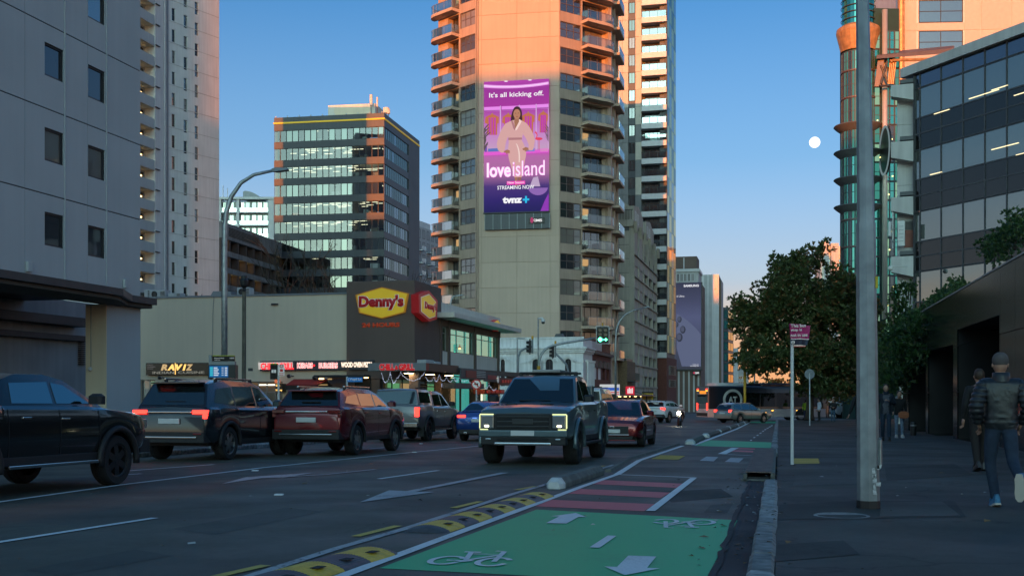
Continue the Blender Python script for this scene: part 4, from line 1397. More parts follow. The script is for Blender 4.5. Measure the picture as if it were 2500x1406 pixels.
MB().prism([(xl,zt + .9),(-.8,zt + .9),(-.8,zt + 3.2),(xl,zt + 4.4)],2.5,9).build('attic',m_tan,mid,MF.M)
for a in (0.8,xr * .52):
    MB().prism([(a,zt + .6),(a + xr * .36,zt + .6),(a + xr * .36,zt + 2.6),(a + xr * .18,zt + 3.6),(a,zt + 2.9)],-.05,5).build('gable',m_tan,mid,MS.M)
    for j in range(2):
        win(mid,MS,a + 1 + j * 2.6,a + 2.6 + j * 2.6,zt + 1.0,zt + 2.4,2,1,-.08,.1,m_whitep,g_mid)
MB().box(.02,xr,.5,11,-4,zt + .6).build('wall',m_slate2,mid,MS.M)
fl_ = MF.z(1545,597) - MF.z(1545,652)
for k in range(9):
    z_ = MS.z(1545,620 + 54 * k)
    MB().box(.02,xr,-.1,.5,z_ - 1.35,z_ - .05).build('spandrel',m_tan,mid,MS.M)
    MB().box(.02,xr,-.35,.52,z_ - .05,z_ + .1).build('ledge',m_tan,mid,MS.M)
    for j in range(5):
        w_ = xr / 5
        win(mid,MS,j * w_ + .3,(j + 1) * w_ - .3,z_ + .12,z_ + fl_ - 1.37,2,1,.3,.12,m_dark,random.choice((g_dark,g_curt)))
for j in range(6):
    MB().box(j * xr / 5 - (.25 if j else -.03),j * xr / 5 + .25,-.2,.49,-4,zt + .4).build('fin',m_tan,mid,MS.M)
    MB().prism([(j * xr / 5 - .8,zt + .6),(j * xr / 5 + .8,zt + .6),(j * xr / 5,zt - .9)],-.6,-.2).build('bracket',m_tan,mid,MS.M)
# narrow brick shop with steel balcony
bo = at(1509,HY,136); bo.z = 0
BK = Face(bo,GA); BKS = Face(at(1531,HY,136) * Vector((1,1,0)) if False else Vector((at(1531,HY,136).x,136,0)),TH)
bk = bldg('brick_shop','narrow brown brick shop with black steel balcony, between the two big blocks',BK)
zt = BK.z(1520,880)
MB().box(0,BK.x(1531),0,8,-3,zt).build('wall',m_brick2,bk,BK.M)
MB().box(.02,BKS.x(1546),.1,6,-3,zt + .3).build('wall',m_dark,bk,BKS.M)
for z_ in (zt - 2.6,zt - 5.4):
    MB().box(.2,4.4,-1.0,.1,z_,z_ + .15).build('balcony_slab',m_dark,bk,BKS.M)
    mb = MB(); mb.box(.2,4.4,-1.0,-.96,z_ + 1.05,z_ + 1.1)
    for k in range(10): mb.box(.2 + k * .46,.24 + k * .46,-1,-.96,z_ + .15,z_ + 1.05)
    mb.build('railing',m_dark,bk,BKS.M)
    win(bk,BKS,.8,3.6,z_ + .2,z_ + 2.2,3,1,.03,.08,m_dark,g_mid)

# ------------------------------------------------------------------ white Victorian corner building and its red neighbour
vo = uv(0,19.0); 
def on_v(px_,v_):
    k = (px_ - CX) / FP
    Y = v_ / (V.x * k + V.y)
    return Vector((k * Y,Y,0))
vc = on_v(1424,19.0)
VF = Face(vc,GA); VS = Face(vc,TH)
vic = bldg('victorian_building','white stucco Victorian corner building with arched windows, behind the traffic lights',VF)
xl,xr = VF.x(1206),VS.x(1446)
zp,zcor,zw0,zw1 = VF.z(1400,826),VF.z(1400,851),VF.z(1340,920),VF.z(1340,876)
def arched(mb,F_,a,b,z0,z1,n=8):
    r_ = (b - a) / 2
    return [(a,z0),(b,z0)] + [(a + r_ + r_ * math.cos(math.pi * i / n),z1 - r_ + r_ * math.sin(math.pi * i / n)) for i in range(n + 1)]
ws = [(VF.x(a),VF.x(b)) for a,b in ((1222,1232.5),(1299.5,1318),(1331.5,1350),(1379,1394.5))]
zlow = zw0 - .9
holes = [(a,b,zlow,zw1) for a,b in ws]
mb = MB(); wall(mb,xl,0,-4,zp,holes,.35); mb.box(xl,-.01,.4,12,-4,zp)
mb.build('wall',m_victor,vic,VF.M)
for a,b in ws:
    r_ = (b - a) / 2; c_ = (a + b) / 2
    MB().quad((a,.25,zlow),(b,.25,zlow),(b,.25,zw1),(a,.25,zw1)).build('window',g_dark,vic,VF.M)
    mb = MB(); mb.box(a,b,.18,.25,zlow + 1.1,zlow + 1.18); mb.box(c_ - .03,c_ + .03,.18,.25,zlow,zw1)
    mb.box(a,a + .08,.17,.26,zlow,zw1); mb.box(b - .08,b,.17,.26,zlow,zw1); mb.build('sash',m_dark,vic,VF.M)
    # spandrels that round the head, hood mould and keystone
    for s_ in (-1,1):
        p = [(c_ + s_ * r_,zw1 - r_),(c_ + s_ * r_,zw1 + .02)] + [(c_ + s_ * r_ * math.sin(t * math.pi / 12),zw1 - r_ + r_ * math.cos(t * math.pi / 12)) for t in range(0,7)]
        MB().prism(p,.0,.2).build('arch_spandrel',m_victor,vic,VF.M)
    o1 = [(c_ + (r_ + .38) * math.cos(math.pi * i / 12),zw1 - r_ + (r_ + .38) * math.sin(math.pi * i / 12)) for i in range(13)]
    o2 = [(c_ + (r_ + .16) * math.cos(math.pi * i / 12),zw1 - r_ + (r_ + .16) * math.sin(math.pi * i / 12)) for i in range(13)]
    MB().prism(o1 + o2[::-1],-.14,0).build('hood_mould',m_victor,vic,VF.M)
    for s_ in (-1,1):
        x_ = c_ + s_ * (r_ + .3)
        MB().box(x_ - .14,x_ + .14,-.08,0,zlow,zw1 - r_).build('pilaster',m_victor,vic,VF.M)
        MB().box(x_ - .2,x_ + .2,-.14,0,zw1 - r_,zw1 - r_ + .18).build('capital',m_victor,vic,VF.M)
z_ = VF.z(1340,886)
gaps = [xl] + [q for a,b in ws for q in (a - .6,b + .6)] + [0]
for k in range(0,len(gaps),2):
    if gaps[k + 1] - gaps[k] > .2: MB().box(gaps[k],gaps[k + 1],-.08,0,z_,z_ + .12).build('string_course',m_victor,vic,VF.M)
for k,(a,b,o) in enumerate(((0.0,.18,.45),(-.24,-.02,.3),(-.42,-.26,.18))):
    MB().box(xl,o,-o,.0 if k else .3,zcor + a,zcor + b).build('cornice',m_victor,vic,VF.M)
    MB().box(0.002,xr,-o,-.001,zcor + a,zcor + b).build('cornice',m_victor,vic,VS.M)
MB().box(xl,.06,-.08,.25,zp,zp + .16).build('coping',m_victor,vic,VF.M)
MB().prism([(VF.x(1352),zp + .17),(VF.x(1374),zp + .17),(VF.x(1370),zp + .5),(VF.x(1356),zp + .5)],.2,1.2).build('roof_vent',m_slate,vic,VF.M)
# street front: arcade of narrow arches
holes = []
n = 6
for j in range(n):
    a = .8 + j * (xr - 1.2) / n
    holes.append((a,a + (xr - 1.2) / n * .62,zlow,zw1 + .1))
mb = MB(); wall(mb,0.001,xr,-4,zp - .01,holes,.4); mb.box(.6,xr,.45,8,-4,zp - .02)
mb.build('wall',m_victor,vic,VS.M)
for a,b,c,d in holes:
    MB().quad((a,.3,c),(b,.3,c),(b,.3,d),(a,.3,d)).build('window',g_dark,vic,VS.M)
    r_ = (b - a) / 2
    for s_ in (-1,1):
        p = [((a + b) / 2 + s_ * r_,d - r_),((a + b) / 2 + s_ * r_,d + .02)] + [((a + b) / 2 + s_ * r_ * math.sin(t * math.pi / 12),d - r_ + r_ * math.cos(t * math.pi / 12)) for t in range(7)]
        MB().prism(p,.0,.3).build('arch_spandrel',m_victor,vic,VS.M)
    MB().tube([(b + .25,-.2,c),(b + .25,-.2,d - .4)],.13,8).build('column',m_victor,vic,VS.M)
    MB().box(b + .05,b + .45,-.38,0,d - .4,d - .2).build('capital',m_victor,vic,VS.M)
ro = VS.M @ Vector((xr + .02,0,0)); RF = Face(ro,TH)
red = bldg('brick_building','dark red brick Victorian shop with arched windows, joined to the white corner building',RF)
xr2 = RF.x(1491); zt = RF.z(1446,852)
holes = []
for j in range(4):
    a = .8 + j * (xr2 - 1) / 4
    holes.append((a,a + (xr2 - 1) / 4 * .6,RF.z(1446,925),RF.z(1446,893)))
mb = MB(); wall(mb,0,xr2,-4,zt,holes,.3); mb.box(0,xr2,.35,8,-4,zt); mb.build('wall',m_brick,red,RF.M)
for a,b,c,d in holes:
    win(red,RF,a,b,c,d,1,2,.2,.08,m_brick,g_dark)
    MB().prism([(a - .2,d - .1),(b + .2,d - .1),(b + .1,d + .45),((a + b) / 2,d + .7),(a - .1,d + .45)],-.18,0).build('hood_mould',m_brown,red,RF.M)
MB().box(0,xr2 + .2,-.35,.3,zt - .5,zt - .2).build('cornice',m_brown,red,RF.M)
mb = MB(); mb.box(0,xr2,-.02,.1,zt + .9,zt + 1.05)
for k in range(24): mb.box(k * xr2 / 24,k * xr2 / 24 + .1,0,.08,zt,zt + .9)
mb.build('balustrade',m_brick,red,RF.M)

# ------------------------------------------------------------------ far end of the street, left side
so_ = at(1713,HY,236); so_.z = 0
SF = Face(so_,GA); 
sb = bldg('tall_building','brown-topped building with dark ribbed base behind the phone billboard',SF)
xl = SF.x(1640)
MB().box(xl,-.2,.3,14,-6,SF.z(1680,690)).build('wall',m_brown,sb,SF.M)
MB().box(xl,SF.x(1705),.3,10,SF.z(1680,690),SF.z(1680,662)).build('glazed_storey',m_pale,sb,SF.M)
for k in range(5): win(sb,SF,SF.x(1651 + k * 9),SF.x(1658.5 + k * 9),SF.z(1680,687),SF.z(1680,667),2,1,.22,.1,m_whitep,g_curt)
MB().box(xl,SF.x(1708),0,10,SF.z(1680,663),SF.z(1680,656)).build('floor_band',m_whitep,sb,SF.M)
MB().box(xl,SF.x(1700),1.5,9,SF.z(1680,656),SF.z(1680,624)).build('plant_room',m_brown,sb,SF.M)
MB().box(SF.x(1667),SF.x(1669.5),1.4,1.5,SF.z(1680,654),SF.z(1680,627)).build('vent_pipe',m_whitep,sb,SF.M)
for px_ in (1655,1667,1680,1692,1703):
    MB().box(SF.x(px_),SF.x(px_) + .35,.05,.3,-5,SF.z(1680,906)).build('rib',m_pale,sb,SF.M)
ph = thing('phone_billboard','blue-grey billboard reading SAMSUNG with phone cameras, beyond the slim tower','billboard',SF.W(SF.x(1652),0,SF.z(1680,903)))
z0_,z1_ = SF.z(1680,901),SF.z(1680,690)
m_ph = grad_mat('phone_print',[(0,(.055,.065,.10)),(.3,(.085,.10,.18)),(.6,(.13,.15,.30)),(.8,(.085,.095,.19)),(1,(.055,.06,.12))],2,z0_,z1_,.6)
MB().box(SF.x(1640),SF.x(1712),-.35,0,z0_,z1_).build('screen',m_ph,ph,SF.M)
MB().box(SF.x(1640),SF.x(1715),-.42,.1,z0_ - .3,z0_ - .01).build('frame',m_dark,ph,SF.M); MB().box(SF.x(1712.2),SF.x(1715),-.42,.1,z0_,z1_).build('frame',m_dark,ph,SF.M)
q3 = lambda a,b: SF.px(1640 + a * .313,600 + b * .313)
MB().prism([q3(40,540)] + [q3(*p) for p in arc((40,530),(150,590),(228,690))] + [q3(228,940),q3(80,940),q3(40,800)],-.42,-.36).build('phone_body',EP((.16,.19,.33),.6),ph,SF.M)
for a,b,r_ in ((62,575,24),(88,655,30),(62,715,34),(40,615,20)):
    MB().prism([q3(*p) for p in ring_pts(a,b,r_ * .72,14,rz=r_)],-.56,-.43).build('camera_lens',EP((.03,.035,.06),.9),ph,SF.M)
    MB().prism([q3(*p) for p in ring_pts(a - 3,b - 3,r_ * .5,14,rz=r_ * .72)],-.6,-.57).build('camera_lens',EP((.075,.085,.14),.9),ph,SF.M)
def pt(txt,x0,y0,x1,y1,lay=.62,**k):
    a,b = q3(x0,y1); c,d = q3(x1,y0)
    letters(txt,EP((.8,.8,.85)),ph,SF.W(a,-lay,b),c - a,d - q3(x1,y1)[1],**k)
pt('SAMSUNG',95,306,213,324,bold=.04); pt('6 Ultra',40,388,100,403); pt('Order now',165,922,212,930); pt('samsung.com',146,934,212,943)
sg = thing('media_sign','small black QMS sign under the phone billboard','sign',SF.W(SF.x(1690),0,SF.z(1695,915)))
MB().box(SF.x(1690),SF.x(1709),-.5,-.2,SF.z(1695,916),SF.z(1695,905)).build('board',m_black,sg,SF.M)
letters('QMS',EP((.8,.8,.8)),sg,SF.W(SF.x(1697),-.52,SF.z(1695,913)),SF.x(1707) - SF.x(1697),.45,bold=.03)
MB().prism([(SF.x(1692),SF.z(1695,910)),(SF.x(1696),SF.z(1695,913)),(SF.x(1696),SF.z(1695,907))],-.53,-.5).build('wave_mark',EP((.7,.03,.1)),sg,SF.M)
yo = at(1755,HY,262); yo.z = 0
YF = Face(yo,GA); YS = Face(yo,TH)
yb = bldg('office_building','olive and white ribbed office block beside the phone billboard',YF)
zt = YF.z(1740,675)
MB().box(YF.x(1713),0,.4,12,-6,zt).build('wall',M('olive_panel',(.20,.165,.06),.8,var=.15),yb,YF.M)
for a,b in ((1714,1719),(1727,1730),(1738,1755.2)):
    MB().box(YF.x(a),YF.x(b) - .01,0,.4,-6,zt + .5).build('rib',m_wht,yb,YF.M)
for k in range(9):
    z_ = YF.z(1722,705 + 30.5 * k)
    for a,b in ((1719.5,1726.5),(1730.5,1737.5)):
        win(yb,YF,YF.x(a),YF.x(b),z_,z_ + 1.3,1,1,.36,.06,m_dark,random.choice((g_mid,g_dark,g_curt)))
    MB().box(YF.x(1743),YF.x(1749),-.25,0,z_ - .1,z_ + .12).build('bracket',m_wht,yb,YF.M)
MB().box(.01,YS.x(1766),0.02,8,-6,zt + .45).build('wall',m_pale,yb,YS.M)
go = at(1766,HY,300); go.z = 0
GF = Face(go,GA); GS = Face(at(1778,HY,300) - Vector((0,0,at(1778,HY,300).z)),R(70))
gb = bldg('office_building','low dark green glass office, farthest of the left side',GF)
zt = GF.z(1770,750)
MB().box(0,GF.x(1778),0.1,10,-6,zt).build('wall',m_slate,gb,GF.M)
MB().box(0,GS.x(1791),0.1,10,-6,zt).build('wall',m_bronze,gb,GS.M)
for k in range(8):
    z_ = zt - 3.0 - k * 2.9
    win(gb,GF,.1,GF.x(1778) - .1,z_,z_ + 2.3,1,1,.02,.12,m_dark,g_teal)
    win(gb,GS,.1,GS.x(1791) - .1,z_,z_ + 2.3,2,1,.02,.12,m_dark,g_glow)
lo_ = at(1788,HY,330); lo_.z = 0
LF = Face(lo_,R(-5))
lb = bldg('white_building','plain white low building partly behind the tree',LF)
MB().box(0,LF.x(1802),0,10,-6,LF.z(1795,850)).build('wall',m_wht,lb,LF.M)
MB().box(LF.x(1802),LF.x(1830),2,10,-6,LF.z(1795,900)).build('wing',m_pale,lb,LF.M)
for k in range(3): win(lb,LF,LF.x(1804),LF.x(1826),LF.z(1810,925 + k * 14),LF.z(1810,917 + k * 14),4,1,1.93,.1,m_wht,g_dark)
# ------------------------------------------------------------------ corner restaurant block on the left side
kc = on_v(1016,19.0)
KF = Face(kc,GA); KS = Face(kc,TH)                    # front towards the camera, flank along the street
res = bldg('restaurant_building','low beige and brown corner restaurant block with glazed upper dining room',KF)
xb_ = KF.x(850); xl = KF.x(318)
ztw = KF.z(1000,685); zbe = KF.z(850,718)
gl = min(KF.g(xl),KF.g(0)) - .3
zsh = KF.z(600,935)                                    # head of the shopfronts
# beige wall with shopfront openings
op = [(KF.x(343),KF.x(379),gl,KF.z(360,927)),(KF.x(396),KF.x(590),KF.z(500,962),KF.z(500,933)),(KF.x(606),KF.x(690),gl,KF.z(640,931)),(KF.x(708),KF.x(838),gl,KF.z(760,930))]
mb = MB(); wall(mb,xl,xb_,gl,zbe,op,.35); mb.box(xl,xb_,3.2,12,gl,zbe - .02)
mb.build('wall',m_beige,res,KF.M)
MB().box(xl,xb_,-.06,.3,zbe,zbe + .1).build('coping',m_greyp,res,KF.M)
mb = MB(); mb.box(xl,xb_,3.0,3.2,gl,zbe - .1); mb.box(xl,xb_,.36,3,gl - .1,gl + .1); mb.box(xl,xb_,.36,3.2,zbe - .4,zbe - .02)
mb.build('interior',m_room,res,KF.M)
MB().tube([(KF.x(519),-.02,gl + 3),(KF.x(520),-.02,zbe - 1),(KF.x(522.5),-.02,zbe)],.012,5).build('cable',m_greyp,res,KF.M)
MB().box(KF.x(664),KF.x(679),-.12,0,KF.z(670,745),KF.z(670,741)).build('wall_vent',m_dark,res,KF.M)
for (a,b,c,d),nx in zip(op,(2,4,4,4)):
    win(res,KF,a,b,max(c,gl + .3),d,nx,1,.18,.06,m_alu,c_shop,[max(d - max(c,gl + .3) - .6,.4)])
for px_,w_ in ((362,.9),(640,1.6),(770,2.2),(480,2.0)):
    MB().box(KF.x(px_) - w_ / 2,KF.x(px_) + w_ / 2,1.2,1.5,zsh - .12,zsh - .06).build('ceiling_light',e_warm2 if px_ != 640 else e_white,res,KF.M)
# brown tower
MB().box(xb_,0,-.25,4.6,KF.z(930,925),ztw).build('brown_tower',m_brown,res,KF.M,bev=.03)
MB().box(xb_,KF.x(911),-.2,.3,gl,KF.z(930,925) - .01).build('pier',m_brown,res,KF.M)
MB().box(KF.x(911),KF.x(931),-.24,.6,gl,KF.z(930,925) - .01).build('pier',m_brown,res,KF.M)
xe_ = KS.x(1222)
e_teal0 = E('teal_strip',(.1,.7,.6),1.0)
c_din = CLEAR('dining_glass',(.6,.8,.76),.22)
# cream dining room along the street
xa = KS.x(1075)
zr0 = KS.z(1075.5,737); zev = KS.z(1085,775); zw1 = KS.z(1085,797); zw0 = KS.z(1085,858); zaw = KS.z(1085,900)
MB().box(xa,xe_ - .02,3.5,11,gl,zr0 - .1).build('wall',m_cream,res,KS.M)
MB().box(xa + .01,xe_ + .05,.02,3.5,zev + .02,zr0).build('parapet',m_cream,res,KS.M)
MB().box(xa - 1.0,xe_ + 1.6,-1.15,.3,zev - .12,zev + .18).build('eave',m_cream,res,KS.M,bev=.03)
MB().box(xa,xe_,0.0,.3,zw1,zev - .12).build('head_beam',m_brown,res,KS.M)
bays = [(KS.x(p_),KS.x(q_),n_) for p_,q_,n_ in ((1078,1093,1),(1098,1157,3),(1162,1214,3))]
for j,(a,b,n_) in enumerate(bays):
    MB().box(a,b,.02,.28,zaw - .3,zw0).build('panel',m_cream,res,KS.M)
    win(res,KS,a,b,zw0,zw1,n_,1,.1,.06,m_alu,c_din,[(zw1 - zw0) * .74])
    MB().box(a + .4,b - .2,2.2,2.3,zw1 - .5,zw1 - .44).build('neon_strip',E('blue_neon',(.05,.3,1.0),3) if j == 1 else e_teal0,res,KS.M)
    for t_ in (.25,.75):
        MB().lathe([(.02,.25),(.05,.1),(.2,0),(.0,.0)],10).build('pendant_lamp',m_dark,res,KS.W(a + t_ * (b - a),1.5,zw1 - .9))
        MB().ball((0,0,0),.09,8).build('pendant_bulb',e_warm,res,KS.W(a + t_ * (b - a),1.5,zw1 - .92))
for p_ in (1075.5,1095.5,1159.5,1216.5):
    MB().box(KS.x(p_) - .15,KS.x(p_) + .2,-.06,.35,gl,zev - .12).build('post',m_brown,res,KS.M)
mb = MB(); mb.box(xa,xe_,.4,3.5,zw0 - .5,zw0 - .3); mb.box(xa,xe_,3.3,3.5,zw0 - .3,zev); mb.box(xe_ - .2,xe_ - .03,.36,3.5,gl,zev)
mb.build('dining_floor',M('teal_glow_room',(.10,.22,.20),.8,emit=(.10,.60,.52),es=.8),res,KS.M)  # teal light put into the floor and walls as a glow
# ground floor shop glazing under the verandah
gf = zaw - .35
for j in range(8):
    w_ = (xe_ - .3) / 8
    lit = (g_dark,c_shop,c_shop,c_shop,c_shop,g_dark,c_shop,g_dark)[j]
    win(res,KS,.3 + j * w_ + .05,.3 + (j + 1) * w_ - .05,gl + .3,gf,1,1,.25,.08,m_dark,lit,[gf - gl - 1.0])
    if lit is c_shop:
        MB().box(.3 + j * w_ + .2,.3 + (j + 1) * w_ - .2,2.6,2.65,gl + 1.6,gf - .5).build('menu_board',(e_warm2,E('green_glow',(.25,.8,.35),.5),e_warm2)[j % 3],res,KS.M)
MB().box(0,xe_,3.2,3.4,gl,gf).build('interior',m_room,res,KS.M)
win(res,KF,KF.x(932),-.2,gl + .3,KF.z(970,914),3,1,-.05,.08,m_dark,c_shop,[1.6])
MB().box(KF.x(945),KF.x(1010),2.0,2.05,gl + 1.4,gl + 2.2).build('counter_glow',e_warm2,res,KF.M)
for px_,c_ in ((1158,(1.0,.75,.15)),(1176,(1,.9,.6))):
    MB().box(KS.x(px_),KS.x(px_) + (.5 if px_ < 1170 else .12),-.02,.06,KS.z(px_,990),KS.z(px_,955)).build('light_box',E('lightbox%d' % px_,c_,1.6),res,KS.M)
# verandah over the footpath
kv = on_v(1040,17.2)
AF = Face(kv,GA); AS = Face(kv,TH)
zv0,zv1 = AF.z(1000,905.5),AF.z(1000,886)
va = thing('verandah','dark footpath verandah wrapping the restaurant corner, hung with lamps','awning',AF.W(0,0,AF.g(0)))
xv = AF.x(898)
MB().box(xv,0,0,.18,zv0,zv1).build('front_fascia',m_greyp,va,AF.M)
xve = AS.x(1292)
MB().box(.005,AS.x(1047),-.003,.18,zv0,zv1).build('red_fascia',M('red_fascia',(.30,.02,.02),.5),va,AS.M)
MB().box(AS.x(1047),AS.x(1120),0,.18,zv0,zv1).build('side_fascia',m_black,va,AS.M)
MB().box(AS.x(1120),xve,0,.18,zv0,zv1 - .1).build('side_fascia',m_brown,va,AS.M)
d_ = 1.75
MB().box(.18,xve,.18,2.2,zv0 + .12,zv1 - .12).build('roof',M('verandah_soffit',(.22,.20,.16),.8,var=.15),va,AS.M)
mb = MB(); mb.slab([(xv,.18),(-.02,.18),(-.02,5),(xv,4.5)],zv0 + .1,zv1 - .14); mb.build('roof',M('verandah_soffit'),va,AF.M)
MB().box(.6,1.1,3.5,3.8,AF.g(0) - .1,zv0 + .1,X=None).build('post',m_brown,va,AF.W(-1.6,-3.2,0))
for k,(px_,py_) in enumerate(((998,912),(1050,921),(1096,928),(1138,929),(1178,940),(1210,945),(1243,950),(1254,955))):
    y_ = 1.0
    x_ = AS.x(px_,y_)
    lp = tag(thing('x','x','x',AS.W(x_,y_,zv0 + .12)),'glowing conical lamp under the verandah, %s from the corner sign' % ('first','second','third','fourth','fifth','sixth','seventh','eighth')[k],'lamp','verandah soffit lamps')
    lp.name = 'soffit_lamp'
    MB().lathe([(.05,0),(.17,-.05),(.27,-.22),(.25,-.23)],14,caps=False).build('shade',m_alu,lp,WM[lp])
    MB().lathe([(.0,-.20),(.25,-.205),(.25,-.235),(.0,-.24)],14,caps=False).build('bulb',e_lamp,lp,WM[lp])
# fairy lights looped below the fascia
def fairy(F_,pts,label,y_):
    f0 = thing('fairy_lights',label,'fairy lights',F_.W(F_.x(pts[0][0],y_),y_,F_.z(pts[0][0],pts[0][1],y_)),'strings of fairy lights')
    P = []
    for i in range(len(pts) - 1):
        a,b = pts[i],pts[i + 1]
        for t in [j / 7 for j in range(7)]:
            px_ = a[0] * (1 - t) + b[0] * t + random.uniform(-.7,.7); py_ = a[1] * (1 - t) + b[1] * t + random.uniform(-1,1) + 3 * math.sin(math.pi * t)
            q = F_.px(px_,py_,y_); P.append((q[0],y_,q[1]))
    MB().tube(P,.006,4).build('wire',m_dark,f0,F_.M)
    mb = MB()
    for p in P: mb.box(p[0] - .011,p[0] + .011,p[1] - .011,p[1] + .011,p[2] - .012,p[2] + .012)
    stuff(mb.build('bulbs',E('fairy_bulb',(.62,.72,1.0),1.1),f0,F_.M))
fairy(AF,[(931,906),(936,926),(942,933),(952,916),(953,908),(958,930),(962,934),(968,924),(979,908)],'string of white fairy lights in deep loops, left end of the fascia',.3)
fairy(AF,[(979,908),(990,921),(1003,927),(1018,926),(1030,916),(1037,907)],'shallow loop of white fairy lights under the fascia corner',.3)
fairy(AS,[(1040,920),(1047,930),(1060,921),(1066,931),(1072,914),(1080,930),(1090,920),(1100,932),(1108,920),(1113,930),(1122,921),(1133,930),(1140,925),(1150,935)],'string of fairy lights along the street side of the verandah',.3)
fairy(AS,[(1180,940),(1188,948),(1194,936),(1200,946),(1206,952),(1212,945)],'short string of fairy lights at the far end of the verandah',.3)

# ------------------------------------------------------------------ signs on the restaurant block
m_sy = M('sign_yellow',(.72,.50,.03),rough=.4,var=.03,emit=(.75,.5,.03),es=.28)
m_so = M('sign_orange_rim',(.60,.27,.03),rough=.4,var=.03,emit=(.6,.25,.02),es=.2)
m_sr = M('sign_red',(.42,.012,.015),rough=.4,var=.03,emit=(.45,.012,.015),es=.15)
m_sw = M('sign_white',(.75,.74,.70),rough=.4,var=.02,emit=(.7,.7,.66),es=.15)
def badge(F_,hexp,rim,label,txt,tb,side=None,dp=.35):
    """six-sided shop sign: box, rim, face, raised lettering"""
    a = F_.px(*hexp[3])
    t = thing('diner_sign',label,'sign',F_.W(a[0],0,a[1]),'diner signs')
    pts = [F_.px(p[0],p[1],-dp) for p in hexp]
    cx0 = sum(p[0] for p in pts) / 6; cz0 = sum(p[1] for p in pts) / 6
    sc_ = lambda k: [(cx0 + (p[0] - cx0) * k,cz0 + (p[1] - cz0) * k) for p in pts]
    MB().prism(pts,-dp,-.02).build('casing',rim,t,F_.M)
    if side: MB().prism(sc_(.80),-dp - .012,-dp).build('white_border',m_sw,t,F_.M)
    MB().prism(sc_(.93 if not side else .75),-dp - .025,-dp - .012 if side else -dp).build('face',m_sy,t,F_.M)
    x0,z0 = F_.px(tb[0],tb[3],-dp); x1,z1 = F_.px(tb[2],tb[1],-dp)
    zz1 = F_.z(tb[0],tb[1],-dp)
    for mt,bo,dd,l_ in ((m_sw,.10,.02,.03),(m_sr,.05,.03,.052)):
        me = text_mesh(txt,mt,(x1 - x0) * (1.04 if bo > .08 else 1),(zz1 - z0) * (1.06 if bo > .08 else 1),depth=dd,bold=bo)
        ob = inst('lettering',me,t,F_.W(x0 - ((x1 - x0) * .02 if bo > .08 else 0),-dp - l_ + .005,z0 - ((zz1 - z0) * .03 if bo > .08 else 0)))
    return t
c5 = lambda l_: [(840 + .256 * a,660 + .256 * b) for a,b in l_]
badge(KF,c5([(107,235),(360,160),(616,220),(582,400),(360,460),(142,405)]),m_so,"yellow six-sided Denny's sign with red letters, facing the camera","Denny's",(877,722,986,758))
badge(KS,c5([(712,230),(810,195),(893,290),(885,465),(815,488),(715,405)]),m_sr,"red-rimmed Denny's sign on the street face of the brown tower","Denny's",(1035,735,1064,757),True,.45)
badge(KS,c5([(1430,490),(1465,470),(1494,510),(1490,560),(1468,580),(1432,545)]),m_sr,"small Denny's sign at the far end of the roof parapet","Denny's",(1211,788,1221,797),False,.35)
hs = thing('hours_lettering','red letters 24 HOURS below the yellow diner sign','lettering',KF.W(KF.x(888),0,KF.z(930,800)))
letters('24 HOURS',M('red_letter',(.42,.05,.01),.5,emit=(.5,.05,.01),es=.25),hs,KF.W(KF.x(888),-.26,KF.z(888,800)),KF.x(980) - KF.x(888),KF.z(930,788) - KF.z(930,799),bold=.05)
m_sb = M('sign_black_face',(.012,.011,.011),rough=.25,var=.05)
def strip(F_,x0,x1,y0,y1,label,name='shop_sign',mat=None,y=-.2,fr=True):
    a,b = F_.px(x0,y1,y); c,d = F_.px(x1,y0,y)
    z1 = F_.z(x0,y0,y)
    t = thing(name,label,'sign',F_.W(a,0,b))
    MB().box(a,c,y,-.02,b,z1).build('board',mat or m_sb,t,F_.M,bev=.02)
    return t
def stx(t,F_,txt,x0,x1,y0,y1,mat,y=-.205,**k):
    a,b = F_.px(x0,y1,y); c,d = F_.px(x1,y0,y)
    z1 = F_.z(x0,y0,y)
    return letters(txt,mat,t,F_.W(a,y,b),c - a,z1 - b,**k)
rv = strip(KF,356,512,886,915.5,'black illuminated sign reading RAVIZ INDIAN CUISINE')
e_gold = E('gold_backlit_letter',(1.0,.58,.16),1.5); e_gold2 = E('gold_dim_letter',(.75,.52,.25),.8); e_sil = E('silver_letter',(.42,.42,.36),.55)
for txt,a,b,mt in (('R',393,409,e_gold2),('A',409,426,e_gold),('V',429,446,e_gold),('I',446,455,e_gold),('Z',454,471,e_gold2)):
    stx(rv,KF,txt,a,b,889,904,mt,bold=.05,shear=.25)
stx(rv,KF,'INDIAN',373,425,906.5,912.5,e_sil,bold=.0); stx(rv,KF,'CUISINE',435,499,906,912,e_sil)
a = KF.x(432); MB().box(a,a + .04,-.23,-.2,KF.z(432,914),KF.z(432,886)).build('gold_bar',e_gold,rv,KF.M)
for k,s_ in enumerate(('FULLY','LICENSED','B.Y.O.W')): stx(rv,KF,s_,360.5,374 + 5 * (k == 1),889.5 + 4.6 * k,892 + 4.6 * k,E('dim_letter',(.25,.25,.25),.5))
cs = strip(KF,634,720,881,905.5,'red neon striped sign reading CHILL & GRILL, left of the kebabs panel',mat=m_slate)
e_neon = E('red_neon',(1.0,.02,.03),2.0); e_neonw = E('white_neon',(1.0,.9,.85),1.5)
for k in range(6):
    z_ = KF.z(676,900.5 - 2.9 * k); MB().box(KF.x(635),KF.x(718.5),-.215,-.2,z_,z_ + .02).build('neon_line',e_neonw,cs,KF.M)
stx(cs,KF,'CHILL&GRILL',637,717,885.5,902,e_neon,y=-.235,bold=.04)
kb = strip(KF,721,850,880,904,'dark sign panel reading KEBABS and BURGERS in red-white neon',mat=m_slate)
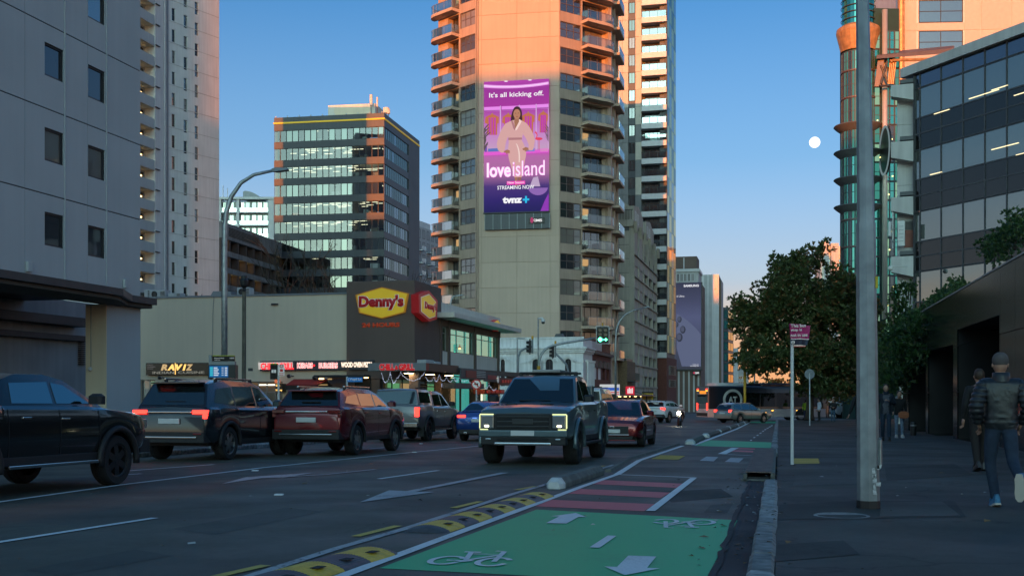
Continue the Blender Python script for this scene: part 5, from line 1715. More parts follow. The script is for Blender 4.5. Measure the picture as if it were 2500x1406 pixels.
for txt,a,b in (('KEBABS',726,763),('BURGERS',779,824)):
    stx(kb,KF,txt,a - .5,b + .5,885,899.2,e_neonw,y=-.21,bold=.05); stx(kb,KF,txt,a,b,885.5,898.8,e_neon,y=-.235,bold=-.005)
MB().ball((KF.x(770.5),-.22,KF.z(770,892)),.06,8).build('dot',e_neon,kb,KF.M)
wp = strip(KF,850.5,912,878,902.5,'dark sign panel reading WOOD OVEN PIZZA in white neon',mat=m_slate,y=-.42)
stx(wp,KF,'WOOD OVEN PIZZA',833,910,884,896.5,E('cream_neon',(1.0,.80,.62),1.6),y=-.44,bold=.03)
vg = strip(AF,900.5,1038.5,886.3,905.2,'slate fascia board reading CHILL & GRILL in red letters on the corner',mat=m_greyp,y=-.06)
for txt,a,b,y0,y1 in (('CHILL',926,963,887.5,904),('&',964.5,972,892,902),('GRILL',974,1012,887.5,904)):
    stx(vg,AF,txt,a - .6,b + .6,y0 - .5,y1 + .5,m_sw,y=-.075,bold=.11); stx(vg,AF,txt,a,b,y0,y1,E('red_letter_lit',(.75,.02,.03),.55),y=-.10,bold=.06)
hg = strip(AS,1078,1150,934,948,'small hanging light sign reading CHILL & GRILL pizza burger kebab',mat=m_slate,y=.8)
for k in range(5):
    z_ = AS.z(1114,938 + 1.7 * k,.75); MB().box(AS.x(1079,.75),AS.x(1149,.75),.77,.79,z_,z_ + .02).build('neon_line',E('blue_white_neon',(.55,.65,1.0),.9),hg,AS.M)
stx(hg,AS,'CHILL&GRILL',1086,1140,935.5,943.5,e_neon,y=.75,bold=.04); stx(hg,AS,'PIZZA-BURGER-KEBAB',1087,1140,944.5,947.5,e_neonw,y=.75,bold=.02)
r1 = strip(AS,1126,1182,898,925,'dark fascia sign with red and grey blocks along the verandah',mat=m_slate,y=-.12)
MB().box(AS.x(1132),AS.x(1157),-.15,-.12,AS.z(1145,922),AS.z(1145,905)).build('red_block',M('sign_dull_red',(.28,.03,.03),.5),r1,AS.M)
for k in range(4): MB().box(AS.x(1159),AS.x(1180),-.15,-.12,AS.z(1170,921 - 4.2 * k),AS.z(1170,919 - 4.2 * k)).build('grey_bar',m_pale,r1,AS.M)
r2 = strip(AS,1183,1213,908,931,'small dark fascia sign with a red panel and white oval',mat=m_slate,y=-.10)
MB().box(AS.x(1187),AS.x(1207),-.13,-.10,AS.z(1197,926),AS.z(1197,916)).build('red_block',M('sign_pink_red',(.38,.05,.06),.5),r2,AS.M)
MB().lathe([(.0,0),(.22,0),(.22,.03),(0,.03)],16,caps=False).build('oval',m_sw,r2,AS.W(AS.x(1211),-.11,AS.z(1211,926)) @ RX(R(90)))
r3 = strip(AS,1218,1288,921,940,'long maroon fascia sign at the far end of the verandah',mat=M('maroon_board',(.13,.025,.028),.5),y=-.06)
for k in range(9): MB().box(AS.x(1223 + 6.6 * k),AS.x(1227 + 6.6 * k),-.09,-.06,AS.z(1223 + 6.6 * k,934),AS.z(1223 + 6.6 * k,927)).build('letter_block',m_sr,r3,AS.M)
r4 = strip(KS,1184,1232,950,962,'dull red hanging board reading OPEN DINER blocks below the far verandah',mat=M('dull_red_board',(.20,.03,.02),.6),y=-.8)
r4['label'] = 'dull red square-panelled board hanging below the far verandah'
for k in range(4): MB().box(KS.x(1188 + 11 * k,-.8),KS.x(1196 + 11 * k,-.8),-.84,-.8,KS.z(1190 + 11 * k,959,-.8),KS.z(1190 + 11 * k,952,-.8)).build('letter_block',m_sr,r4,KS.M)
tk = strip(KF,672,690,936,957,'small dark light-box reading Drink and Takeaway by the bus stop pole',mat=m_sb,y=-.5)
stx(tk,KF,'Drink',674,684,938,943,e_gold,y=-.52,bold=.03); stx(tk,KF,'Takeaway',672.5,689,949.5,955,e_gold,y=-.52,bold=.03)
MB().box(KF.x(681),KF.x(690),-.55,-.3,KF.z(685,935),KF.z(685,926)).build('orange_top',E('orange_glow',(1.0,.25,.10),.6),tk,KF.M)
ex = tag(MB().box(KF.x(363),KF.x(378),.25,.33,KF.z(370,937),KF.z(370,931)).build('exit_sign',E('exit_green',(.25,.8,.45),.8),None,KF.M),'small green lit exit sign inside the leftmost doorway','exit sign')
# red shop awning and dark shopfront beside it
aw = thing('shop_awning','red sloping fabric shop awning with black valance under the kebabs sign','awning',KF.W(KF.x(700),-1.3,KF.z(750,945)))
za,zb = KF.z(760,925),KF.z(760,938,-1.4)
xa0,xa1,xb0,xb1 = KF.x(718),KF.x(805),KF.x(698,-1.4),KF.x(776,-1.4)
m_aw = M('red_canvas',(.33,.035,.03),rough=.8,var=.1)
MB().add([(xa0,0,za),(xa1,0,za),(xb1,-1.4,zb),(xb0,-1.4,zb),(xa0,0,za - .06),(xa1,0,za - .06),(xb1,-1.4,zb - .06),(xb0,-1.4,zb - .06)],[(0,3,2,1),(4,5,6,7),(3,7,6,2),(0,1,5,4),(1,2,6,5),(0,4,7,3)]).build('canopy',m_aw,aw,KF.M)
MB().box(xb0,xb1,-1.41,-1.38,zb - .3,zb - .06).build('valance',m_black,aw,KF.M)
ds = thing('dark_shopfront','dark glossy shopfront with flat black canopy between awning and brown pier','shopfront',KF.W(KF.x(800),-.5,gl))
MB().box(KF.x(788),KF.x(909),-1.2,-.3,KF.z(850,921),KF.z(850,916)).build('flat_canopy',m_dark,ds,KF.M)
MB().box(KF.x(808),KF.x(874),-.45,-.36,gl,KF.z(840,921)).build('glazing',g_dark,ds,KF.M)
MB().box(KF.x(875),KF.x(909),-.35,-.26,gl,KF.z(890,921)).build('door',m_void,ds,KF.M)
MB().box(KF.x(806),KF.x(876),-.5,-.35,KF.z(840,951),KF.z(840,949)).build('transom',m_dark,ds,KF.M)
for k in range(5): MB().ball((KF.x(798 + k * 2.2),-1.0,KF.z(800,925)),.05,6).build('bulb',e_warm,ds,KF.M)
for k in range(4): MB().ball((KF.x(900 + k * 2.4),-.6,KF.z(903,922)),.05,6).build('bulb',e_warm,ds,KF.M)
# rooftop units on the beige roof
def ac(px_,py_,w_,h_,label,fan=True):
    x_,z_ = KF.px(px_,py_,2.0)
    t = thing('air_conditioner',label,'air conditioner',KF.W(x_,2.0,z_),'rooftop air conditioners')
    MB().cbox(0,w_,0,.6,0,h_,.02).build('casing',m_pale,t,WM[t])
    if fan:
        MB().lathe([(h_ * .36,0),(h_ * .36,.04),(h_ * .3,.05)],18,caps=False).build('fan_ring',m_black,t,WM[t] @ T((w_ * .38,0,h_ * .5)) @ RX(R(90)))
        MB().lathe([(0,.01),(h_ * .33,.01)],18,caps=False).build('fan_grille',m_black,t,WM[t] @ T((w_ * .38,0,h_ * .5)) @ RX(R(90)))
    mb = MB()
    for k in range(5): mb.box(w_ * .72,w_ * .97,-.02,0,h_ * (.15 + .15 * k),h_ * (.22 + .15 * k))
    mb.build('louvre',m_dark,t,WM[t])
ac(352,729,.35,.55,'leftmost rooftop air conditioner, half hidden by the hotel',False)
ac(361,729,1.15,.5,'rooftop air conditioner with round black fan beside the hotel corner')
ac(410,728,.8,.3,'low boxy rooftop air conditioner right of the fan unit',False)
ac(578,723,.8,.5,'rooftop air conditioner with dark fan behind the old pole')
for k,(px_,dx_) in enumerate(((455,4),(490,5))):
    a,b = KF.px(px_,728,1),KF.px(px_ + dx_,718,1)
    tag(MB().prism([a,(a[0] + .12,a[1]),(b[0],b[1])],.9,.94).build('roof_spike',m_slate,None,KF.M),('left' if k == 0 else 'right') + ' one of two dark pointed fins on the beige roof edge','roof fin')
hv = thing('roof_box','low grey metal roof box on the beige roof behind the street lamp','roof vent',KF.W(KF.x(515,1.5),1.5,KF.z(530,724,1.5)))
MB().prism([KF.px(513,724,1.5),KF.px(565,723,1.5),KF.px(562,711,1.5),KF.px(520,711,1.5)],1.5,3).build('casing',m_greyp,hv,KF.M)
vu = thing('roof_unit','pale boxy unit on top of the verandah by the brown tower','air conditioner',AS.W(AS.x(1040,.6),.6,zv1 - .12))
MB().cbox(0,1.4,0,.5,0,.35,.03).build('casing',m_pale,vu,WM[vu]); MB().cbox(1.6,2.6,0,.5,0,.3,.03).build('casing',m_pale,vu,WM[vu])
# little wall cameras and a bracket lamp
def dome(F_,px_,py_,label):
    x_,z_ = F_.px(px_,py_)
    t = thing('security_camera',label,'camera',F_.W(x_,0,z_))
    MB().tube([(0,0,0),(-.1,-.25,.0)],.03,6).build('bracket',m_dark,t,WM[t]); MB().ball((-.15,-.3,0),.12,10).build('housing',m_black,t,WM[t],smooth='all')
    MB().ball((-.02,-.32,.02),.07,8).build('lens',m_alu,t,WM[t])
dome(KF,403,922,'black wall camera below the Indian restaurant sign'); dome(KF,779,922,'small brown wall lamp left of the flat black canopy'); dome(KF,717,918,'tiny dark wall camera above the red awning')

# ------------------------------------------------------------------ farther signs on the left-hand shops
def fsign(px0,px1,py0,py1,v_,label,mat,name='shop_sign',cat='sign'):
    p = on_v(px0,v_); F_ = Face(p,TH)
    t = thing(name,label,cat,F_.W(0,0,F_.z(px0,py1)))
    return t,F_
def fblock(F_,t,x0,x1,y0,y1,mat,nm='panel',o=0.0,pxr=None):
    r = pxr or x0
    MB().box(F_.x(x0),F_.x(x1),-.12 - o,.1,F_.z(r,y1),F_.z(r,y0)).build(nm,mat,t,F_.M)
F_ = Face(on_v(1464,17.0),GA); t = thing('shop_sign','white shop fascia with blue and red stripes behind the yellow signal post','sign',F_.W(0,0,F_.z(1480,965)))
for y0,y1,mt in ((938,966,E('lit_white',(.75,.78,.8),.7)),): MB().box(0,F_.x(1512),0,.3,F_.z(1480,y1),F_.z(1480,y0)).build('board',mt,t,F_.M)
for y0,y1,c_ in ((946,953,(.02,.10,.55)),(956,958.5,(.6,.03,.04)),(961,963.5,(.6,.03,.04))): MB().box(.02,F_.x(1512) - .02,-.04,0,F_.z(1480,y1),F_.z(1480,y0)).build('stripe',E('stripe%d' % y0,c_,.8),t,F_.M)
F_ = Face(on_v(1529,16.4),R(8)); t = thing('shop_sign','red lit box sign with white strokes under the concrete block','sign',F_.W(0,0,F_.z(1540,966)))
MB().box(0,F_.x(1549),0,.3,F_.z(1540,965),F_.z(1540,943)).build('board',E('red_lightbox',(.75,.02,.05),.8),t,F_.M)
for k,(a,b) in enumerate(((1532,949),(1535.5,946),(1539,949),(1542.5,947))): MB().box(F_.x(a),F_.x(a + 2.2),-.04,0,F_.z(1540,960),F_.z(1540,b)).build('stroke',EP((.95,.85,.85)),t,F_.M)
F_ = Face(on_v(1568,17.0),R(5)); t = thing('lease_sign','yellow board reading FOR LEASE on the concrete block','sign',F_.W(0,0,F_.z(1580,976)))
MB().box(0,F_.x(1595),0,.15,F_.z(1580,975),F_.z(1580,960)).build('board',M('lease_yellow',(.62,.40,.02),.6),t,F_.M)
MB().box(0,F_.x(1595),0,.16,F_.z(1580,960) + .01,F_.z(1580,956)).build('header',m_sb,t,F_.M)
letters('FOR LEASE',m_sb,t,F_.W(F_.x(1571),-.02,F_.z(1580,966)),F_.x(1592) - F_.x(1571),F_.z(1580,962) - F_.z(1580,966),bold=.03)
for k in range(2): MB().box(F_.x(1574),F_.x(1589),-.02,0,F_.z(1580,970 + 3 * k),F_.z(1580,968.6 + 3 * k)).build('text_line',m_brown,t,F_.M)
F_ = Face(on_v(1500,15.6),TH); t = thing('verandah','thin dark verandah strip with warm lights along the farther shops','awning',F_.W(0,0,F_.g(0)))
L_ = F_.x(1600)
MB().box(-6,L_,0,3.2,F_.z(1510,967),F_.z(1510,963)).build('roof',m_slate,t,F_.M)
for k in range(8): MB().box(k * L_ / 8,k * L_ / 8 + 1.0,1.4,1.6,F_.z(1510,967) - .1,F_.z(1510,967) - .02).build('light',e_warm,t,F_.M)
for k in range(5): MB().box(k * L_ / 5,k * L_ / 5 + .15,.2,.35,F_.g(k * L_ / 5),F_.z(1510,967)).build('post',m_dark,t,F_.M)
for k in range(4): MB().tube([(k * L_ / 4,.1,F_.z(1510,965)),(k * L_ / 4,3.2,F_.z(1510,940))],.04,5).build('tie_rod',m_dark,t,F_.M)
# ------------------------------------------------------------------ foliage
def leafmat(name,c):
    """leaf: diffuse with light coming through and a waxy sheen"""
    m = M(name,c,.4,var=.25,scale=1.5)
    n,l = m.node_tree.nodes,m.node_tree.links
    b_ = n['Principled BSDF']
    tr = n.new('ShaderNodeBsdfTranslucent'); tr.inputs[0].default_value = (c[0] * 1.3,c[1] * 1.3,c[2] * .8,1)
    mx = n.new('ShaderNodeMixShader'); mx.inputs[0].default_value = .35
    l.new(b_.outputs[0],mx.inputs[1]); l.new(tr.outputs[0],mx.inputs[2]); l.new(mx.outputs[0],n['Material Output'].inputs[0])
    return m
m_lf = [leafmat('leaf_dark',(.075,.105,.036)),leafmat('leaf_mid',(.11,.145,.05)),leafmat('leaf_brown',(.20,.12,.045))]
m_hedge = [leafmat('hedge_dark',(.032,.075,.026)),leafmat('hedge_mid',(.058,.125,.036)),leafmat('hedge_light',(.095,.15,.045))]
m_bark = M('bark',(.055,.042,.032),.9,var=.3,scale=4,bump=.6,bscale=18)
def leaf(mb,p,d,s,w,mi):
    d = d.normalized()
    a = d.cross(Vector((random.uniform(-1,1),random.uniform(-1,1),random.uniform(-.3,1))))
    if a.length < 1e-4: a = d.orthogonal()
    a.normalize()
    n_ = d.cross(a) * s * .12
    mb.add([p,p + d * s * .5 + a * s * w + n_,p + d * s,p + d * s * .5 - a * s * w + n_],[(0,1,2,3)],mi)
def rosettes(mb,centres,per,s,w,mats=3,spread=.35,up=.5):
    for c,r in centres:
        for k in range(per):
            o = Vector((random.gauss(0,1),random.gauss(0,1),random.gauss(0,.8))).normalized() * r * random.random() ** .4
            ax = (o + Vector((0,0,up * r))).normalized()
            mi = random.choices(range(mats),(5,4,2))[0]
            for q in range(5):
                d = ax + Vector((random.uniform(-1,1),random.uniform(-1,1),random.uniform(-1,1))) * .9
                leaf(mb,c + o,d,s * random.uniform(.7,1.25),w,mi)
def branch(mb,p,d,L,r,depth,n=6,spread=.55,seg=4):
    pts,rr = [p.copy()],[r]
    for k in range(seg):
        d = (d + Vector((random.uniform(-1,1),random.uniform(-1,1),random.uniform(-.4,.8))) * .13).normalized()
        p = p + d * L / seg
        pts.append(p.copy()); rr.append(r * (1 - .45 * (k + 1) / seg))
    mb.tube(pts,rr,n)
    ends = [(p,d)]
    if depth > 0:
        for k in range(3 if depth > 1 else random.choice((3,4))):
            a = (d + Vector((random.uniform(-1,1),random.uniform(-1,1),random.uniform(-.5,.9))) * spread * 1.3).normalized()
            q = pts[random.choice((2,3,4)) if k else 4]
            ends += branch(mb,q,a,L * random.uniform(.55,.8),max(r * .56,.028),depth - 1,max(4,n - 1),spread,seg)
    return ends

# street tree in front of the crossing
random.seed(21)
TY = 90.0
tb = at(1976,HY,TY); tb.z = gz(TY) + .1
tree = thing('street_tree','large dark evergreen street tree on the right footpath by the crossing','tree',T(tb))
mb = MB()
top = at(1985,800,TY)
mb.tube([tb,tb + Vector((.05,.1,.5)),tb + Vector((.1,.1,1.8)),tb + Vector((.15,0,3.2))],[.46,.34,.29,.27],10)
limbs = []
for px_,py_,dy in ((1850,840,0),(1880,740,1.5),(1930,690,-1),(1985,660,.5),(2050,700,1),(2090,780,-1),(2040,860,-2),(1900,880,-1.5),(2110,850,1.5)):
    e = at(px_,py_,TY) + Vector((0,dy * 1.3,0))
    s_ = tb + Vector((.1,0,random.uniform(2.2,3.2)))
    m_ = (s_ + e) / 2 + Vector((random.uniform(-.5,.5),random.uniform(-.5,.5),random.uniform(0,.8)))
    mb.tube([s_,(s_ + m_) / 2 + Vector((0,0,.3)),m_,e],[.17,.12,.09,.03],6)
    limbs.append(e)
mb.build('trunk',m_bark,tree,I4,smooth='all')
outline = [(1795,736),(1840,745),(1868,690),(1878,640),(1935,622),(1985,617),(2010,650),(2030,665),(2075,690),(2120,735),(2140,800),(2135,890),(2100,955),(2040,965),(1990,975),(1955,930),(1925,870),(1905,900),(1880,905),(1850,905),(1835,925),(1800,890),(1815,850),(1800,790)]
def inside(x,y,poly):
    r_ = False; n = len(poly); j = n - 1
    for i in range(n):
        if (poly[i][1] > y) != (poly[j][1] > y) and x < (poly[j][0] - poly[i][0]) * (y - poly[i][1]) / (poly[j][1] - poly[i][1]) + poly[i][0]: r_ = not r_
        j = i
    return r_
cent = []
while len(cent) < 640:
    px_,py_ = random.uniform(1790,2145),random.uniform(612,978)
    if not inside(px_,py_,outline): continue
    mid_ = 1 - abs(px_ - 1968) / 185
    dep = 4.6 * math.sqrt(max(.12,min(1,mid_ * 1.3)))
    dy = random.uniform(-dep,dep)
    if random.random() < .5: dy = -abs(dy)
    p = at(px_,py_,TY) ; p.y += dy
    cent.append((p,random.uniform(.45,.85)))
mb = MB()
rosettes(mb,cent,24,.30,.25)
mb.build('crown',m_lf,tree,I4)
# bare winter trees behind the beige wall
random.seed(5)
for k,(px_,Y,top_) in enumerate(((700,100,652),(765,104,640),(828,98,655),(876,108,660))):
    b = at(px_,HY,Y); b.z = gz(Y)
    H = (CAMH + (HY - top_) / FP * Y - b.z) * 1.12
    t = thing('bare_tree','%s bare winter tree behind the beige wall' % ('leftmost','second from left','third from left','rightmost')[k],'tree',T(b),'bare trees behind the restaurant')
    mb = MB(); branch(mb,b,Vector((0,0,1)),H * .42,.24,4,5,.5)
    br = mb.build('trunk',m_bark,t,I4)
    mb = MB()
    for v in random.sample(br.data.vertices[:],min(260,len(br.data.vertices))):
        if v.co.z > b.z + H * .45: leaf(mb,v.co,Vector((random.uniform(-1,1),random.uniform(-1,1),-.2)),.12,.3,0)
    mb.build('withered_leaves',m_lf[2],t,I4)
# trees far down the street
for k,(px_,py_,w_,Y) in enumerate(((1850,938,46,420),(1895,930,50,430),(1930,940,40,410),(1812,950,40,440))):
    b = at(px_,975,Y); 
    t = thing('distant_tree',('leafy dark tree far down the street, %s of four' % ('second','third','rightmost','leftmost')[k]),'tree',T(b),'distant trees')
    mb = MB(); cs_ = []
    for q in range(26):
        cs_.append((at(px_ + random.gauss(0,w_ * .27),py_ + abs(random.gauss(0,9)),Y + random.uniform(-4,4)),1.2))
    rosettes(mb,cs_,14,.7,.35); mb.build('crown',m_lf,t,I4)
    MB().tube([b,at(px_,py_ + 8,Y)],[.4,.2],6).build('trunk',m_bark,t,I4)

# ------------------------------------------------------------------ right side: black stone wall with portals
PF = Face(V * -6.0,TH + math.pi)
m_gran = M('polished_black_granite',(.012,.013,.013),rough=.14,var=.3,scale=.9,spec=.35)
x0,x1 = PF.x(2204),PF.x(2780)
zt = 4.75
gw = thing('granite_wall','polished black granite wall with three tall dark portals along the right footpath','wall',PF.W(x0,0,PF.g(x0)))
g0 = PF.g(x0) - .2
port = [(PF.x(2218),PF.x(2260),g0,PF.z(2255,868)),(PF.x(2266),PF.x(2327),g0,PF.z(2300,848)),(PF.x(2337),PF.x(2440),g0,PF.z(2390,786))]
mb = MB(); wall(mb,x0,x1,g0,zt,port,1.6,y=.04); mb.box(x0,x1,1.7,2.2,g0,zt); mb.quad((x0,.04,g0),(x0,.04,zt),(x0,2.2,zt),(x0,2.2,g0))
mb.quad((x0,.04,zt),(x1,.04,zt),(x1,2.2,zt),(x0,2.2,zt))
mb.build('backing',M('matt_black_stone',(.012,.012,.012),.5),gw,PF.M)
xs = [x0] + [PF.x(q) for q in (2214,2263,2332,2442,2478)] + [PF.x(2560),PF.x(2660),x1]
zs = [g0,1.3,2.9,zt]
for i in range(len(xs) - 1):
    for j in range(3):
        mb = MB(); wall(mb,xs[i] + .01,xs[i + 1] - .01,zs[j] + .01,zs[j + 1] - .01,port,.05)
        if mb.f: mb.build('granite_panel',m_gran,gw,PF.M)
for a,b,c,d in port:
    MB().box(a + .05,b - .05,1.55,1.68,c,d - .05).build('door',m_void,gw,PF.M)
    MB().box(a - .02,b + .02,-.02,1.5,PF.g(a) + .1,PF.g(a) + .13).build('threshold',m_gran,gw,PF.M)
MB().box(x0,x1,-.03,.3,zt,zt + .05).build('coping',m_steel,gw,PF.M)
# planting on and over the wall
def shrub(name,label,clumps,per,s_,w_=.28,Yf=None):
    c0 = clumps[0][0]
    t = thing(name,label,'shrub' if name != 'hanging_hedge' else 'hedge',T(c0 - Vector((0,0,clumps[0][1]))))
    mb = MB(); rosettes(mb,clumps,per,s_,w_)
    mb.build('foliage',m_hedge,t,I4)
    mb = MB()
    for c,r in clumps[:6]: mb.tube([c - Vector((0,0,r * 1.4)),c + Vector((.1,.1,r * .3))],[.05,.02],5)
    mb.build('stem',m_bark,t,I4)
random.seed(9)
def pw(px_,py_,y_=.6):
    q = PF.px(px_,py_,y_); return PF.M @ Vector((q[0],y_,q[1]))
cl = []
for k in range(96):
    px_ = random.uniform(2148,2250); lo = 960 - max(0,(px_ - 2185)) * 1.6
    hi = 835 - (px_ - 2150) * .62
    cl.append((pw(px_,random.uniform(hi,lo),random.uniform(-.5,.5)),random.uniform(.35,.6)))
shrub('hanging_hedge','thick green hedge hanging over the far end of the black wall',cl,34,.19)
def along(pa,ya,pb,yb,n,dr_,y_,jit=10):
    return [(pw(pa + (pb - pa) * t + random.uniform(-jit,jit),ya + (yb - ya) * t + random.uniform(-jit,jit),y_ + random.uniform(-.3,.3)),random.uniform(*dr_)) for t in [random.random() for _ in range(n)]]
shrub('leafy_shrub','light green shrub trailing along the wall top before the hedge',along(2235,775,2330,715,26,(.25,.4),.6,9),22,.13)
shrub('leafy_shrub','upright green shrub standing on the wall in front of the glass office',along(2300,735,2345,695,14,(.28,.42),.8,12),24,.13)
shrub('leafy_shrub','dark bushy shrub on the black wall at the right picture edge',along(2410,620,2500,545,34,(.3,.45),.8,20),24,.12)
shrub('leafy_shrub','dark shrub rising beside the white service tower',[(at(random.uniform(2178,2232),random.uniform(690,800),66),random.uniform(.4,.7)) for k in range(26)],24,.17)

# ------------------------------------------------------------------ black glass office block
go = at(2233,HY,72); go.z = 0
QF = Face(go,math.atan2(-2700,1144))
gb = bldg('glass_office','dark glass office block with mirrored window bands rising over the black wall',QF)
rows = [(160,183,'slab'),(183,219,'d2'),(220,292,'s'),(292,330,'d'),(330,369,'d'),(370,441,'s'),(441,480,'d'),(480,518,'d'),(519,592,'s'),(592,628,'d'),(628,664,'d'),(665,738,'s'),(738,776,'d'),(776,812,'d')]
cols = [QF.x(q) for q in (2233,2245,2296.6,2350,2403.5,2457)]
while cols[-1] < QF.x(2620): cols.append(cols[-1] + (cols[-1] - cols[-2]))
zt_ = QF.z(2233,160)
MB().box(.02,cols[-1],.4,14,-3,zt_ - .1).build('wall',m_void,gb,QF.M)
g_mir = GL('mirror_glass',(.66,.74,.72),.42,.02,.16,.30,(.03,.03,.03),.4)
g_smoke = GL('smoked_glass',(.6,.64,.66),.09,.03,.08,.4,(.006,.006,.007),.4)
g_blue = GL('blue_black_glass',(.6,.7,.85),.25,.05,.05,.4,(.012,.016,.022),.4)
for a,b,kd in rows:
    z1_,z0_ = QF.z(2233,a),QF.z(2233,b)
    if kd == 'slab':
        MB().box(-1.0,cols[-1],-.3,2,z0_,z1_).build('roof_slab',m_pale,gb,QF.M); continue
    for i in range(len(cols) - 1):
        win(gb,QF,cols[i],cols[i + 1],z0_,z1_,1,1,0,.045,m_slate,{'s': g_mir,'d': g_smoke,'d2': g_blue}[kd])
    if kd == 's':
        for q in range(3):
            x_ = random.uniform(2,cols[6]); MB().box(x_,x_ + 1.3,-.02,.02,z0_ + .35,z0_ + .39).build('reflected_tube',e_warm2,gb,QF.M) if False else None
MB().box(-.06,.02,-.08,.3,-3,zt_).build('corner_post',m_slate,gb,QF.M)
# interior light tubes seen through the smoked panes
for px_,py_,l_ in ((2365,243,2.3),(2420,222,1.2),(2475,235,1.6),(2280,280,1.3),(2270,428,1.0),(2420,367,2.0),(2480,380,1.6)):
    q = QF.px(px_,py_)
    MB().box(q[0],q[0] + l_,-.006,.03,q[1],q[1] + .045).build('light_tube',E('tube_glow',(1,.85,.5),1.6),gb,QF.M)
# service tower at its left end
SV = Face(Vector((at(2190,HY,73).x,73,0)),R(-21))
st_ = bldg('service_tower','pale panelled service tower with projecting corbels left of the glass office',SV)
xw = SV.x(2240)
z1_ = SV.z(2210,225)
MB().box(0,xw,.06,6,-3,z1_).build('wall',m_pale,st_,SV.M)
for k in range(8):
    za,zb = SV.z(2210,305 + 74 * k),SV.z(2210,231 + 74 * k)
    for a,b in ((0,.38),(.38,1)):
        MB().box(xw * a + .01,xw * b - .01,0,.06,za + .015,zb - .015).build('panel',m_pale,st_,SV.M)
    win(st_,SV,xw * .78,xw * .95,za + .2,za + 1.5,1,1,-.02,.05,m_dark,g_teal)
for y0,y1 in ((192,236),(333,388),(470,520),(617,672)):
    zz0,zz1 = SV.z(2200,y1,-2),SV.z(2200,y0,-2); xw = SV.x(2229,-1.9)
    MB().add([(-.35,-.9,zz0 + .35),(xw,-.9,zz0),(xw,.0,zz0),(-.35,0,zz0 + .35),(-.35,-.9,zz1 - .1),(xw,-.9,zz1 - .1),(xw,0,zz1),(-.35,0,zz1)],[(3,2,1,0),(4,5,6,7),(0,1,5,4),(1,2,6,5),(2,3,7,6),(3,0,4,7)]).build('corbel',m_pale,st_,SV.M)
    MB().box(.2,xw,-.8,0,zz1 + .004,zz1 + .25).build('corbel_cap',m_slate,st_,SV.M)
MB().box(xw * .42,xw,-.05,0,SV.z(2220,604),SV.z(2220,562)).build('terracotta_panel',M('terracotta',(.30,.12,.09),.8),st_,SV.M)
for k in range(7): MB().box(xw * .42,xw,-.09,-.05,SV.z(2220,560 - k * 3),SV.z(2220,558.5 - k * 3)).build('louvre',m_slate,st_,SV.M)
an = thing('antenna_array','white cellular antenna panels on the corner of the service tower','antenna',SV.W(0,-.6,SV.z(2200,602)))
MB().cbox(SV.x(2191.5,-.6),SV.x(2209.5,-.6),-.75,-.45,SV.z(2200,601,-.6),SV.z(2200,540,-.6),.04).build('antenna_panel',m_whitep,an,SV.M)
for k in range(5): MB().box(SV.x(2195,-.6),SV.x(2206,-.6),-.77,-.75,SV.z(2200,590 - 9 * k,-.6),SV.z(2200,589 - 9 * k,-.6)).build('slot',m_greyp,an,SV.M)
MB().cbox(SV.x(2169,-1),SV.x(2176,-1),-1.15,-.9,SV.z(2172,577,-1),SV.z(2172,542,-1),.04).build('antenna_panel',m_whitep,an,SV.M)
MB().tube([(SV.x(2180,-.7),-.7,SV.z(2180,606,-.7)),(SV.x(2180,-.7),-.7,SV.z(2180,510,-.7))],.05,6).build('mast',m_steel,an,SV.M)
for q in (560,590): MB().tube([(SV.x(2192,-.6),-.6,SV.z(2180,q,-.7)),(SV.x(2172,-1),-1,SV.z(2180,q,-.7))],.03,5).build('arm',m_steel,an,SV.M)
cm = thing('security_camera','white dome camera on a long arm by the lowest corbel','camera',SV.W(SV.x(2200,-2),-2,SV.z(2200,655,-2)))
MB().tube([(SV.x(2215,-2),-1.9,SV.z(2215,650,-2)),(SV.x(2178,-2.4),-2.4,SV.z(2178,650,-2.4))],.03,6).build('arm',m_whitep,cm,SV.M)
MB().ball((SV.x(2174,-2.4),-2.4,SV.z(2174,655,-2.4)),.16,12).build('dome',m_whitep,cm,SV.M,smooth='all')

# ------------------------------------------------------------------ teal glass tower
tc_ = at(2095,HY,112); tc_.z = 0
RFc = T(tc_)
tt = thing('glass_tower','teal glass tower with round bay and flared rings, left of the glass office','building',T((tc_.x,tc_.y,gz(112))))
Rr = 1.66
zb_ = lambda py_: at(2090,py_,109.8).z
e_teal = E('lit_teal_room',(.10,.60,.48),.42); e_teal2 = E('lit_teal_room_bright',(.45,.85,.55),.55)
flz = [zb_(q) for q in (800,733,667,600,533,497,432,365,298,232,166,116)]
N = 18
for k in range(len(flz) - 1):
    za,zb = flz[k],flz[k + 1]
    for i in range(N):
        a0 = R(150) + i * R(180) / N * 1.15
        a1 = a0 + R(180) / N * 1.15
        X = RFc @ T((Rr * math.cos(a0),Rr * math.sin(a0),za))
        w_ = 2 * Rr * math.sin((a1 - a0) / 2)
        ang = math.atan2(math.sin(a1) - math.sin(a0),math.cos(a1) - math.cos(a0))
        gl_ = random.choice((g_teal,g_teal,e_teal,e_teal)) if i % 3 else g_dark
        me = window_mesh(w_,zb - za,1,2,.06,[m_slate,gl_],'tt' + gl_.name)
        inst('window',me,tt,X @ RZ(ang))
    MB().lathe([(Rr - .1,0),(Rr + .08,0),(Rr + .08,.14),(Rr - .1,.14)],28,caps=False).build('floor_ring',m_bronze,tt,RFc @ T((0,0,za)))
for q in (300,365,432,500):
    z_ = zb_(q)
    MB().lathe([(Rr,-.5),(Rr + .5,-.12),(Rr + .75,.12),(Rr + .7,.2),(Rr,.22)],32,caps=False).build('flared_ring',m_slate2,tt,RFc @ T((0,0,z_)),smooth=40)
